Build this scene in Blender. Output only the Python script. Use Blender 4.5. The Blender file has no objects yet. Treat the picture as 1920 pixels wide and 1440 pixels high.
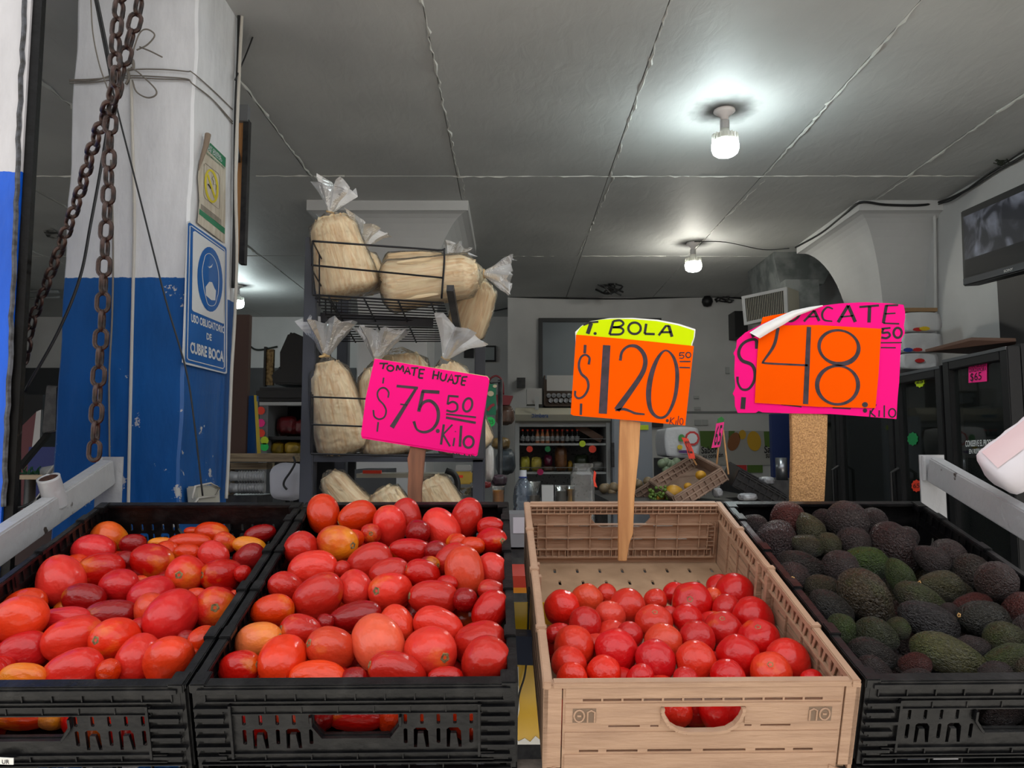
import bpy, bmesh, math, random
import numpy as np
from mathutils import Vector, Matrix, Euler, noise
scene = bpy.context.scene
COL = scene.collection
rnd = random.Random(7)

# ---------------------------------------------------------------- camera, sky, exposure
F = 1450.0
PITCH = math.radians(5.1)
CAMZ = 1.45
cam_d = bpy.data.cameras.new('camera')
cam = bpy.data.objects.new('camera', cam_d); COL.objects.link(cam)
cam.location = (0, 0, CAMZ)
cam.rotation_euler = (math.radians(90) + PITCH, 0, 0)
cam_d.sensor_fit = 'HORIZONTAL'; cam_d.sensor_width = 36.0
cam_d.lens = 36.0 * F / 1920.0
cam_d.clip_start = 0.02; cam_d.clip_end = 200
scene.camera = cam

world = bpy.data.worlds.new('sky'); scene.world = world; world.use_nodes = True
wn = world.node_tree; wn.nodes.clear()
wo = wn.nodes.new('ShaderNodeOutputWorld'); wb = wn.nodes.new('ShaderNodeBackground')
wtc = wn.nodes.new('ShaderNodeTexCoord'); wsep = wn.nodes.new('ShaderNodeSeparateXYZ')
wr = wn.nodes.new('ShaderNodeValToRGB')
wr.color_ramp.elements[0].position = 0.0; wr.color_ramp.elements[0].color = (0.80, 0.84, 0.88, 1)
wr.color_ramp.elements[1].position = 0.7; wr.color_ramp.elements[1].color = (0.94, 0.97, 1.0, 1)
wn.links.new(wtc.outputs['Generated'], wsep.inputs[0]); wn.links.new(wsep.outputs['Z'], wr.inputs[0])
wn.links.new(wr.outputs[0], wb.inputs[0]); wn.links.new(wb.outputs[0], wo.inputs[0])
SKY = 1.0
wb.inputs[1].default_value = SKY
vs = scene.view_settings
vs.view_transform = 'Standard'; vs.look = 'None'; vs.gamma = 1.0; vs.use_curve_mapping = False
vs.exposure = 1.08
LAMP_STRENGTH = 75.0
sun_d = bpy.data.lights.new('sun', 'SUN'); sun_d.energy = 9.0; sun_d.angle = math.radians(1.0); sun_d.color = (1.0, .96, .90)
sun = bpy.data.objects.new('sun', sun_d); COL.objects.link(sun)     # high sun along the street; an unseen roof added overhead keeps it off the stall
sun.rotation_euler = (0, math.radians(-38), 0); sun.location = (-8, -4, 10)

# ---------------------------------------------------------------- pixel -> place helpers
CP, SP = math.cos(PITCH), math.sin(PITCH)
def cam2world(x, y, z):            # x right, y up, z forward
    return Vector((x, z * CP - y * SP, CAMZ + y * CP + z * SP))
def P(px, py, Z):
    return cam2world((px - 960) / F * Z, (720 - py) / F * Z, Z)
def ray(px, py):
    return cam2world((px - 960) / F, (720 - py) / F, 1.0) - Vector((0, 0, CAMZ))
C0 = Vector((0, 0, CAMZ))
def hit(px, py, pt, nrm):
    r = ray(px, py); t = (Vector(pt) - C0).dot(nrm) / r.dot(nrm)
    return C0 + r * t
def PY(px, py, Y): return hit(px, py, (0, Y, 0), Vector((0, 1, 0)))
def PX(px, py, X): return hit(px, py, (X, 0, 0), Vector((1, 0, 0)))
def PZ(px, py, Z): return hit(px, py, (0, 0, Z), Vector((0, 0, 1)))

# ---------------------------------------------------------------- materials
def lin(c):
    c = c / 255.0
    return c / 12.92 if c <= 0.04045 else ((c + 0.055) / 1.055) ** 2.4
def rgb(t): return (lin(t[0]), lin(t[1]), lin(t[2]), 1)
_M = {}
def N(nt, t, **kw):
    n = nt.nodes.new(t)
    for k, v in kw.items(): setattr(n, k, v)
    return n
def mat(name, c, rough=0.5, metal=0.0, c2=None, scale=20.0, bump=0.0, bscale=None, spec=0.5, coat=0.0, stretch=None, lo=0.4, hi=0.6, alpha=1.0, detail=4, emit=None, estr=0):
    if name in _M: return _M[name]
    m = bpy.data.materials.new(name); m.use_nodes = True
    nt = m.node_tree; b = nt.nodes['Principled BSDF']
    b.inputs['Base Color'].default_value = rgb(c)
    b.inputs['Roughness'].default_value = rough; b.inputs['Metallic'].default_value = metal
    b.inputs['Specular IOR Level'].default_value = spec
    b.inputs['Coat Weight'].default_value = coat
    b.inputs['Alpha'].default_value = alpha
    if emit: b.inputs['Emission Color'].default_value = rgb(emit); b.inputs['Emission Strength'].default_value = estr
    tc = N(nt, 'ShaderNodeTexCoord'); mp = N(nt, 'ShaderNodeMapping')
    nt.links.new(tc.outputs['Object'], mp.inputs[0])
    if stretch: mp.inputs['Scale'].default_value = stretch
    if c2 is not None:
        n = N(nt, 'ShaderNodeTexNoise'); n.inputs['Scale'].default_value = scale; n.inputs['Detail'].default_value = detail
        r = N(nt, 'ShaderNodeValToRGB'); r.color_ramp.elements[0].position = lo; r.color_ramp.elements[1].position = hi
        r.color_ramp.elements[0].color = rgb(c); r.color_ramp.elements[1].color = rgb(c2)
        nt.links.new(mp.outputs[0], n.inputs['Vector']); nt.links.new(n.outputs['Fac'], r.inputs[0]); nt.links.new(r.outputs[0], b.inputs['Base Color'])
    if bump:
        n2 = N(nt, 'ShaderNodeTexNoise'); n2.inputs['Scale'].default_value = bscale or scale; n2.inputs['Detail'].default_value = 5
        bp = N(nt, 'ShaderNodeBump'); bp.inputs['Strength'].default_value = min(1, bump); bp.inputs['Distance'].default_value = 0.01
        nt.links.new(mp.outputs[0], n2.inputs['Vector']); nt.links.new(n2.outputs['Fac'], bp.inputs['Height']); nt.links.new(bp.outputs[0], b.inputs['Normal'])
    _M[name] = m
    return m

def film_mat(name, tint=(235, 235, 232), body=0.16, rough=0.12, bscale=18, bump=0.9, gl=0.9, dist=.02):
    """thin clear plastic: mostly see-through, glossy, a little milky"""
    m = bpy.data.materials.new(name); m.use_nodes = True
    nt = m.node_tree; nt.nodes.clear()
    out = N(nt, 'ShaderNodeOutputMaterial'); tr = N(nt, 'ShaderNodeBsdfTransparent')
    df = N(nt, 'ShaderNodeBsdfDiffuse'); df.inputs[0].default_value = rgb(tint)
    g = N(nt, 'ShaderNodeBsdfGlossy'); g.inputs['Roughness'].default_value = rough
    fr = N(nt, 'ShaderNodeFresnel'); fr.inputs[0].default_value = 1.45
    m1 = N(nt, 'ShaderNodeMixShader'); m1.inputs[0].default_value = body
    m2 = N(nt, 'ShaderNodeMixShader')
    mul = N(nt, 'ShaderNodeMath', operation='MULTIPLY'); mul.inputs[1].default_value = gl
    if bump:
        tc = N(nt, 'ShaderNodeTexCoord'); n = N(nt, 'ShaderNodeTexNoise'); n.inputs['Scale'].default_value = bscale; n.inputs['Detail'].default_value = 3
        n.inputs['Distortion'].default_value = 1.5
        bp = N(nt, 'ShaderNodeBump'); bp.inputs['Strength'].default_value = bump; bp.inputs['Distance'].default_value = dist
        nt.links.new(tc.outputs['Object'], n.inputs['Vector']); nt.links.new(n.outputs['Fac'], bp.inputs['Height'])
        nt.links.new(bp.outputs[0], g.inputs['Normal']); nt.links.new(bp.outputs[0], fr.inputs['Normal'])
    nt.links.new(tr.outputs[0], m1.inputs[1]); nt.links.new(df.outputs[0], m1.inputs[2])
    nt.links.new(fr.outputs[0], mul.inputs[0]); nt.links.new(mul.outputs[0], m2.inputs[0])
    nt.links.new(m1.outputs[0], m2.inputs[1]); nt.links.new(g.outputs[0], m2.inputs[2]); nt.links.new(m2.outputs[0], out.inputs[0])
    return m

# ---------------------------------------------------------------- object helpers
def tag(o, label=None, cat=None, group=None, kind=None):
    if label: o['label'] = label
    if cat: o['category'] = cat
    if group: o['group'] = group
    if kind: o['kind'] = kind
    return o
def thing(name, label, cat, loc=(0, 0, 0), group=None):
    o = bpy.data.objects.new(name, None); COL.objects.link(o); o.location = loc; o.empty_display_size = 0.05
    return tag(o, label, cat, group)
def attach(o, parent):
    if parent is None: return
    o.parent = parent
    if parent.type == 'EMPTY' and not parent.get('localspace'):
        o.matrix_parent_inverse = Matrix.Translation(-parent.location)
    elif parent.type == 'MESH' and parent.parent is None and parent.location.length > 0:
        o.matrix_parent_inverse = Matrix.Translation(-parent.location)
def link(name, me, m, parent=None, smooth=False, recenter=True):
    o = bpy.data.objects.new(name, me)
    if m is not None and not me.materials:
        for q in (m if isinstance(m, (list, tuple)) else [m]): me.materials.append(q)
    COL.objects.link(o)
    if smooth:
        me.shade_smooth()
    if parent is None and recenter and len(me.vertices):
        co = np.empty(len(me.vertices) * 3); me.vertices.foreach_get('co', co); co = co.reshape(-1, 3)
        c = Vector(((co[:, 0].min() + co[:, 0].max()) / 2, (co[:, 1].min() + co[:, 1].max()) / 2, co[:, 2].min()))
        me.transform(Matrix.Translation(-c)); o.location = c
    attach(o, parent)
    return o

class B:
    """collects shapes into one mesh"""
    def __init__(s): s.v = []; s.f = []
    def add(s, vs, fs):
        n = len(s.v); s.v += [tuple(v) for v in vs]; s.f += [tuple(i + n for i in f) for f in fs]; return s
    def box(s, x0, x1, y0, y1, z0, z1, M=None):
        vs = [Vector((x, y, z)) for x in (x0, x1) for y in (y0, y1) for z in (z0, z1)]
        if M is not None: vs = [M @ v for v in vs]
        return s.add(vs, [(0, 1, 3, 2), (4, 6, 7, 5), (0, 4, 5, 1), (2, 3, 7, 6), (0, 2, 6, 4), (1, 5, 7, 3)])
    def hexa(s, q0, q1):
        """two quads (4 points each, same winding) joined into a solid"""
        return s.add(list(q0) + list(q1), [(3, 2, 1, 0), (4, 5, 6, 7), (0, 1, 5, 4), (1, 2, 6, 5), (2, 3, 7, 6), (3, 0, 4, 7)])
    def bar(s, p, q, w, h, up=Vector((0, 0, 1))):
        p = Vector(p); q = Vector(q); d = (q - p).normalized()
        r = d.cross(up)
        if r.length < 1e-4: r = d.cross(Vector((0, 1, 0)))
        r.normalize(); u = r.cross(d)
        def ring(c): return [c + r * (a * w / 2) + u * (b * h / 2) for a, b in ((-1, -1), (1, -1), (1, 1), (-1, 1))]
        return s.hexa(ring(p), ring(q))
    def tube(s, pts, rad, n=8, closed=False, cap=True):
        pts = [Vector(p) for p in pts]; m = len(pts); up = None; rings = []
        for i, p in enumerate(pts):
            if closed: d = pts[(i + 1) % m] - pts[i - 1]
            else: d = pts[min(i + 1, m - 1)] - pts[max(i - 1, 0)]
            d.normalize()
            if up is None:
                up = Vector((0, 0, 1)) if abs(d.z) < .9 else Vector((0, 1, 0))
            r = d.cross(up).normalized(); up = r.cross(d).normalized()
            rr = rad[i] if isinstance(rad, (list, tuple)) else rad
            rings.append([p + (r * math.cos(2 * math.pi * k / n) + up * math.sin(2 * math.pi * k / n)) * rr for k in range(n)])
        vs = [v for r in rings for v in r]; fs = []
        for i in range(m if closed else m - 1):
            a = i * n; b = ((i + 1) % m) * n
            for k in range(n): fs.append((a + k, a + (k + 1) % n, b + (k + 1) % n, b + k))
        if cap and not closed:
            fs.append(tuple(range(n - 1, -1, -1))); fs.append(tuple((m - 1) * n + k for k in range(n)))
        return s.add(vs, fs)
    def lathe(s, prof, n=20, M=None, cap=True):
        vs = []; fs = []
        for (r, z) in prof:
            for k in range(n):
                a = 2 * math.pi * k / n; v = Vector((r * math.cos(a), r * math.sin(a), z)); vs.append(M @ v if M is not None else v)
        for i in range(len(prof) - 1):
            for k in range(n): fs.append((i * n + k, i * n + (k + 1) % n, (i + 1) * n + (k + 1) % n, (i + 1) * n + k))
        if cap:
            fs.append(tuple(range(n - 1, -1, -1))); fs.append(tuple((len(prof) - 1) * n + k for k in range(n)))
        return s.add(vs, fs)
    def prism(s, poly, off):
        """a flat polygon given as 3D points pushed by a vector"""
        n = len(poly); poly = [Vector(p) for p in poly]; off = Vector(off)
        return s.add(poly + [p + off for p in poly], [tuple(range(n)), tuple(range(2 * n - 1, n - 1, -1))] + [(i, i + n, (i + 1) % n + n, (i + 1) % n) for i in range(n)])
    def mesh(s, name='m'):
        me = bpy.data.meshes.new(name); me.from_pydata(s.v, [], s.f); me.validate()
        bm = bmesh.new(); bm.from_mesh(me); bmesh.ops.recalc_face_normals(bm, faces=bm.faces); bm.to_mesh(me); bm.free()
        return me
    def build(s, name, m, parent=None, smooth=False, bevel=0.0, **kw):
        me = s.mesh(name)
        if bevel:
            bm = bmesh.new(); bm.from_mesh(me)
            bmesh.ops.bevel(bm, geom=[e for e in bm.edges if e.calc_face_angle(0) > 0.6], offset=bevel, segments=2, affect='EDGES')
            bm.to_mesh(me); bm.free()
        o = link(name, me, m, parent, **kw)
        if smooth: me.shade_smooth()
        return o
def smooth_pts(pts, n=6, closed=False):
    pts = [Vector(p) for p in pts]
    if len(pts) < 3 and not closed: return pts
    out = []; m = len(pts)
    for i in range(m if closed else m - 1):
        p1 = pts[i]; p2 = pts[(i + 1) % m]
        p0 = pts[i - 1] if (closed or i > 0) else p1 * 2 - p2
        p3 = pts[(i + 2) % m] if (closed or i + 2 < m) else p2 * 2 - p1
        for k in range(n):
            t = k / n
            out.append(0.5 * ((2 * p1) + (p2 - p0) * t + (2 * p0 - 5 * p1 + 4 * p2 - p3) * t * t + (3 * p1 - p0 - 3 * p2 + p3) * t ** 3))
    if not closed: out.append(pts[-1])
    return out
def plate(outer, holes, thick, name='plate'):
    """flat plate with holes in XY, thick along Z, as a mesh"""
    cu = bpy.data.curves.new(name, 'CURVE'); cu.dimensions = '2D'; cu.fill_mode = 'BOTH'; cu.extrude = thick / 2
    for poly in [outer] + holes:
        sp = cu.splines.new('POLY'); sp.points.add(len(poly) - 1)
        for i, p in enumerate(poly): sp.points[i].co = (p[0], p[1], 0, 1)
        sp.use_cyclic_u = True
    o = bpy.data.objects.new(name, cu); COL.objects.link(o)
    me = bpy.data.meshes.new_from_object(o)
    bpy.data.objects.remove(o); bpy.data.curves.remove(cu)
    return me
def mesh_into(b, me, M=None):
    vs = [(M @ v.co if M is not None else v.co) for v in me.vertices]
    b.add(vs, [tuple(p.vertices) for p in me.polygons]); bpy.data.meshes.remove(me)
def rect(x0, y0, x1, y1): return [(x0, y0), (x1, y0), (x1, y1), (x0, y1)]
def rrect(x0, y0, x1, y1, r, n=4):
    o = []
    for cx, cy, a0 in ((x1 - r, y0 + r, -90), (x1 - r, y1 - r, 0), (x0 + r, y1 - r, 90), (x0 + r, y0 + r, 180)):
        for k in range(n + 1):
            a = math.radians(a0 + 90 * k / n); o.append((cx + r * math.cos(a), cy + r * math.sin(a)))
    return o
def yrect(b, px0, py0, px1, py1, Y, d, **k):
    """solid whose front face (world plane y=Y) fills a pixel rectangle"""
    cx, cy = (px0 + px1) / 2, (py0 + py1) / 2
    x0 = PY(px0, cy, Y).x; x1 = PY(px1, cy, Y).x; z1 = PY(cx, py0, Y).z; z0 = PY(cx, py1, Y).z
    b.box(x0, x1, Y, Y + d, z0, z1); return x0, x1, z0, z1
def text_verts(s, bold=0.0):
    cu = bpy.data.curves.new('t', 'FONT'); cu.body = s; cu.offset = bold; cu.resolution_u = 3; cu.align_x = 'LEFT'
    o = bpy.data.objects.new('t', cu); COL.objects.link(o)
    me = bpy.data.meshes.new_from_object(o); bpy.data.objects.remove(o); bpy.data.curves.remove(cu)
    vs = [v.co.copy() for v in me.vertices]; fs = [tuple(p.vertices) for p in me.polygons]; bpy.data.meshes.remove(me)
    return vs, fs
def text_quad(b, s, quad, mp, bold=0.0):
    """text laid into a pixel quad TL TR BR BL, each pixel mapped by mp to 3D"""
    vs, fs = text_verts(s, bold)
    if not vs: return
    x0 = min(v.x for v in vs); x1 = max(v.x for v in vs); y0 = min(v.y for v in vs); y1 = max(v.y for v in vs)
    out = []
    for v in vs:
        u = (v.x - x0) / (x1 - x0); w = (y1 - v.y) / (y1 - y0)
        x = (1 - w) * ((1 - u) * quad[0][0] + u * quad[1][0]) + w * ((1 - u) * quad[3][0] + u * quad[2][0])
        y = (1 - w) * ((1 - u) * quad[0][1] + u * quad[1][1]) + w * ((1 - u) * quad[3][1] + u * quad[2][1])
        out.append(mp(x, y))
    b.add(out, fs)
def stroke(b, pts, w, mp, sm=True, closed=False, k=6):
    """a pen stroke: pixel polyline of pixel width w mapped by mp"""
    P2 = [Vector((p[0], p[1], 0)) for p in pts]
    ws = w if isinstance(w, (list, tuple)) else [w] * len(P2)
    if sm and (len(P2) > 2):
        W = [Vector((a, 0, 0)) for a in ws]
        ws = [v.x for v in smooth_pts(W, k, closed)]; P2 = smooth_pts(P2, k, closed)
    m = len(P2); L = []; Rr = []
    for i in range(m):
        if closed: d = P2[(i + 1) % m] - P2[i - 1]
        else: d = P2[min(i + 1, m - 1)] - P2[max(i - 1, 0)]
        if d.length < 1e-6: d = Vector((1, 0, 0))
        d.normalize(); nn = Vector((-d.y, d.x, 0)) * ws[i] / 2
        L.append(P2[i] + nn); Rr.append(P2[i] - nn)
    vs = [mp(p.x, p.y) for p in L] + [mp(p.x, p.y) for p in Rr]
    fs = [(i, (i + 1) % m, m + (i + 1) % m, m + i) for i in range(m if closed else m - 1)]
    b.add(vs, fs)
def ell(cx, cy, rx, ry, rot=0, n=20):
    o = []; c, s_ = math.cos(math.radians(rot)), math.sin(math.radians(rot))
    for k in range(n):
        a = 2 * math.pi * k / n; x = rx * math.cos(a); y = ry * math.sin(a)
        o.append((cx + x * c - y * s_, cy + x * s_ + y * c))
    return o
def disc(b, cx, cy, rx, ry, mp, rot=0, n=16, jag=0):
    pts = ell(cx, cy, rx, ry, rot, n)
    if jag: pts = [(cx + (x - cx) * (1 + jag * (-1) ** i), cy + (y - cy) * (1 + jag * (-1) ** i)) for i, (x, y) in enumerate(pts)]
    b.add([mp(*p) for p in pts], [tuple(range(len(pts)))])
def flat(b, pts, mp): b.add([mp(*p) for p in pts], [tuple(range(len(pts)))])

# ---------------------------------------------------------------- common materials
M_black = mat('black_plastic', (10, 10, 12), 0.38, spec=.32, c2=(34, 33, 33), scale=30, lo=.48, hi=.75, bump=.12, bscale=90)
M_tan = mat('tan_plastic', (176, 142, 116), 0.55, c2=(158, 125, 101), scale=9, stretch=(1, 1, 6), lo=.35, hi=.7, bump=.25, bscale=30)
M_tanin = mat('tan_plastic_floor', (170, 140, 112), 0.5, c2=(146, 118, 92), scale=18, lo=.45, hi=.75, bump=.1, bscale=40)
M_dark = mat('dark_metal', (38, 38, 41), 0.45, metal=.2, c2=(58, 57, 58), scale=30, bump=.1)
M_steelw = mat('chipped_white_steel', (160, 160, 162), 0.32, c2=(66, 58, 54), scale=22, lo=.66, hi=.69, bump=.25, bscale=50)
M_rust = mat('rusty_chain', (30, 22, 20), 0.4, metal=.5, c2=(62, 44, 38), scale=60, bump=.3)
M_ceil = None
# ================================================================ ROOM SHELL
CEIL = 2.85; XR = 2.40; XL = -5.0; YF = 1.9; YB = 6.9; YB2 = 7.9
LAMPS = []     # filled below: ceiling position of each bulb
for (px, py) in ((1358, 207), (1299, 456), (446, 538)):
    LAMPS.append(PZ(px, py, CEIL))
LAMPS[2] = PZ(446, 535, CEIL)

def ceiling_mat():
    m = bpy.data.materials.new('ceiling_paint'); m.use_nodes = True; nt = m.node_tree; b = nt.nodes['Principled BSDF']
    b.inputs['Roughness'].default_value = 0.62
    geo = N(nt, 'ShaderNodeNewGeometry'); n = N(nt, 'ShaderNodeTexNoise'); n.inputs['Scale'].default_value = 2.2; n.inputs['Detail'].default_value = 6
    r = N(nt, 'ShaderNodeValToRGB'); r.color_ramp.elements[0].position = .3; r.color_ramp.elements[1].position = .75
    r.color_ramp.elements[0].color = rgb((172, 173, 172)); r.color_ramp.elements[1].color = rgb((190, 191, 189))
    nt.links.new(geo.outputs['Position'], n.inputs['Vector']); nt.links.new(n.outputs['Fac'], r.inputs[0])
    last = r.outputs[0]
    nz = N(nt, 'ShaderNodeTexNoise'); nz.inputs['Scale'].default_value = 14
    nt.links.new(geo.outputs['Position'], nz.inputs['Vector'])
    for L in LAMPS:      # soot and grime patch on the paint around each lamp holder
        d = N(nt, 'ShaderNodeVectorMath', operation='DISTANCE'); d.inputs[1].default_value = (L.x, L.y, CEIL)
        nt.links.new(geo.outputs['Position'], d.inputs[0])
        ad = N(nt, 'ShaderNodeMath', operation='MULTIPLY_ADD'); ad.inputs[1].default_value = .10; nt.links.new(nz.outputs['Fac'], ad.inputs[0]); nt.links.new(d.outputs['Value'], ad.inputs[2])
        mr = N(nt, 'ShaderNodeMapRange'); mr.inputs['From Min'].default_value = .09; mr.inputs['From Max'].default_value = .20
        mr.inputs['To Min'].default_value = .88; mr.inputs['To Max'].default_value = 0
        nt.links.new(ad.outputs[0], mr.inputs['Value'])
        mx = N(nt, 'ShaderNodeMix', data_type='RGBA'); mx.inputs['B'].default_value = rgb((38, 32, 32))
        nt.links.new(mr.outputs[0], mx.inputs['Factor']); nt.links.new(last, mx.inputs['A']); last = mx.outputs['Result']
    nt.links.new(last, b.inputs['Base Color'])
    mp = N(nt, 'ShaderNodeMapping'); mp.inputs['Scale'].default_value = (9, 4, 4)
    n2 = N(nt, 'ShaderNodeTexNoise'); n2.inputs['Scale'].default_value = 2; n2.inputs['Detail'].default_value = 6; n2.inputs['Distortion'].default_value = .6
    nt.links.new(geo.outputs['Position'], mp.inputs[0]); nt.links.new(mp.outputs[0], n2.inputs['Vector'])
    bp = N(nt, 'ShaderNodeBump'); bp.inputs['Strength'].default_value = .16; bp.inputs['Distance'].default_value = .02
    nt.links.new(n2.outputs['Fac'], bp.inputs['Height']); nt.links.new(bp.outputs[0], b.inputs['Normal'])
    return m
M_ceil = ceiling_mat()
M_seam = mat('seam_plaster', (205, 205, 200), .6, bump=.3, bscale=60)
M_wallw = mat('white_wall_paint', (204, 204, 204), .55, c2=(184, 184, 185), scale=1.6, lo=.4, hi=.7, bump=.12, bscale=14)
M_wallg = mat('grey_wall_paint', (128, 130, 132), .6, c2=(112, 114, 117), scale=1.6, bump=.12, bscale=14)
M_floor = mat('floor_concrete', (120, 117, 112), .7, c2=(96, 94, 90), scale=2.5, bump=.15, bscale=20)
M_street = mat('street_concrete', (150, 147, 141), .8, c2=(128, 126, 121), scale=.8, bump=.1, bscale=20)

fl = B().box(-9, 9, YF - .2, 9, -.1, 0).build('floor', M_floor); tag(fl, kind='structure')
st = B().box(-25, 25, -25, YF - .2, -.1, 0).build('floor', M_street); tag(st, kind='structure')

fac = B().box(-22, 22, -11.4, -11, 0, 6.5).build('unseen_facade', mat('unseen_facade_paint', (128, 116, 104), .8, c2=(108, 98, 90), scale=.6)); tag(fac, kind='structure')  # unseen facade across the street, added to darken reflections
cn = B().box(-9, 9, .45, YF, 4.0, 4.1).build('added_canopy', mat('added_canopy_sheet', (190, 190, 186), .6)); tag(cn, kind='structure')  # unseen roof added to keep sun and some sky off the crates
ceil = B().box(XL, XR + .05, YF, 8.2, CEIL + .012, CEIL + .2).build('ceiling', M_ceil); tag(ceil, kind='structure')
xs = [-5.0, -4.1, -3.33, -2.56, -1.79, -1.03, -0.28, .49, 1.27, 2.0, XR]
ys = [YF, 2.55, 3.82, 5.42, 6.9, 8.2]
ys[1] = 3.82; ys = [YF, 3.82, 5.42, 6.9, 8.2]
k = 0
for i in range(len(xs) - 1):
    for j in range(len(ys) - 1):
        dz = rnd.uniform(0, .004)
        bb = B().box(xs[i] + .002, xs[i + 1] - .002, ys[j] + .002, ys[j + 1] - .002, CEIL + dz, CEIL + .014)
        bb.build('panel', M_ceil, ceil)
def seam(p, q, w=.012, seed=0):
    """ragged ridge of plaster squeezed out of a formwork joint"""
    r = random.Random(seed); p = Vector(p); q = Vector(q); n = max(4, int((q - p).length / .035)); d = (q - p).normalized(); s = Vector((-d.y, d.x, 0)); b = B()
    pts = []; rad = []
    for i in range(n + 1):
        pts.append(p.lerp(q, i / n) + s * r.gauss(0, .0035) + Vector((0, 0, CEIL + .001 - p.z)) * 0); rad.append(w * r.choice((.15, .25, .38, .5, .75)))
    for v in pts: v.z = CEIL + .002
    b.tube(pts, rad, 5); b.build('seam', M_seam, ceil)
for i, x in enumerate(xs[1:-1]):
    seam((x, YF, CEIL), (x + (.01), 3.82, CEIL), .011, i)
    seam((x + .03, 3.82, CEIL), (x - .02, 5.42, CEIL), .008, 50 + i)
    if i % 2: seam((x, 5.5, CEIL), (x, 6.4, CEIL), .005, 90 + i)
for (x0, x1) in ((-3.4, -1.5), (-1.3, -.85), (-.3, .9), (.9, 1.5), (1.5, 2.35)):
    seam((x0, 3.82 + rnd.uniform(-.008, .008), CEIL), (x1, 3.82, CEIL), .010, int(x0 * 10))
for (x0, x1) in ((-3.2, -2.2), (-.1, .3), (.5, 1.1), (1.2, 1.9)):
    seam((x0, 5.42, CEIL), (x1, 5.42, CEIL), .008, int(x0 * 17))

wr_ = B().box(XR, XR + .15, YF, 8.2, 0, CEIL + .1).build('wall_right', M_wallw); tag(wr_, kind='structure')
wl_ = B().box(XL - .15, XL, YF, 8.2, 0, CEIL + .1).build('wall_left', M_wallg); tag(wl_, kind='structure')
xw = PY(952, 620, YB).x
wb_ = B(); wb_.box(xw, XR, YB, 8.2, 0, CEIL + .02)
wb_ = wb_.build('wall_back', M_wallw); tag(wb_, kind='structure')
wb2 = B().box(XL, xw, YB2, 8.2, 0, CEIL + .02).build('wall_back', M_wallw); tag(wb2, kind='structure')
# grey dado line on the back wall + tiles
b = B(); b.box(xw, XR, YB - .012, YB + .001, PY(1300, 772, YB).z - .012, PY(1300, 772, YB).z + .004)
b = b.build('trim_1', M_wallg); tag(b, kind='structure')
# dark dado on the far left wall
M_dado = mat('dark_grey_dado', (62, 64, 68), .5, c2=(52, 54, 58), scale=2)
zz = PY(80, 690, YB2).z
b = B().box(XL, -1.6, YB2 - .015, YB2 + .001, 0, zz).build('trim_2', M_dado); tag(b, kind='structure')
# framed opening with frosted pane on the back wall
b = B(); x0, x1, z0, z1 = yrect(B(), 1010, 598, 1240, 800, YB, .1)
t = .035
fr = B(); fr.box(x0, x1, YB - .05, YB + .02, z1 - t, z1).box(x0, x0 + t, YB - .05, YB + .02, z0, z1 - t).box(x1 - t, x1, YB - .05, YB + .02, z0, z1 - t).box(x0 + t, x1 - t, YB - .05, YB + .02, z0, z0 + t)
win = fr.build('window_1', mat('window_frame_dark', (30, 31, 33), .45)); tag(win, kind='structure')
B().box(x0 + t, x1 - t, YB - .025, YB - .01, z0 + t, z1 - t).build('pane', mat('frosted_pane', (118, 126, 134), .35, c2=(100, 108, 116), scale=1), win)

# ---- columns with flared capitals
def flared_column(name, cx, cy, hw_top, hw, xclip=None, shaft_mat=None, drop=.62):
    secs = [(CEIL + .01, hw_top, hw_top + .0), (CEIL - .055, hw_top, hw_top)]
    R_ = hw_top - hw
    for i in range(0, 13):
        a = math.pi / 2 * i / 12
        secs.append((CEIL - .056 - drop * math.sin(a) ** 1.0, hw + (R_ - .012) * (1 - math.sin(a)) ** 1.0 if False else hw + (R_ - .012) * (1 - math.sin(a)) , 0))
    # quarter circle: z runs with sin, width with 1-cos complement
    secs = secs[:2]
    for i in range(0, 15):
        a = math.pi / 2 * i / 14
        secs.append((CEIL - .056 - drop * (1 - math.cos(a)) ** .9, hw + (R_ - .012) * (1 - math.sin(a)), 0))
    secs.append((0, hw, 0))
    vs = []; fs = []
    for (z, h, _) in secs:
        for (a, b_) in ((-1, -1), (1, -1), (1, 1), (-1, 1)):
            x = cx + a * h
            if xclip is not None: x = min(x, xclip)
            vs.append((x, cy + b_ * h * 1.05, z))
    for i in range(len(secs) - 1):
        for q in range(4): fs.append((i * 4 + q, i * 4 + (q + 1) % 4, (i + 1) * 4 + (q + 1) % 4, (i + 1) * 4 + q))
    fs.append((0, 1, 2, 3)); n = len(secs) - 1; fs.append((n * 4 + 3, n * 4 + 2, n * 4 + 1, n * 4))
    o = B().add(vs, fs).build(name, shaft_mat or M_wallw)
    return tag(o, kind='structure')
pL = PY(575, 385, 4.2); pR = PY(878, 385, 4.2)
flared_column('trim_3', (pL.x + pR.x) / 2, 4.2 + .47, .45, .2)
pL = PY(1610, 385, 4.2)
flared_column('trim_4', XR - .02, 4.2 + .47, XR - .02 - pL.x, .22, xclip=XR + .02)

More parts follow.
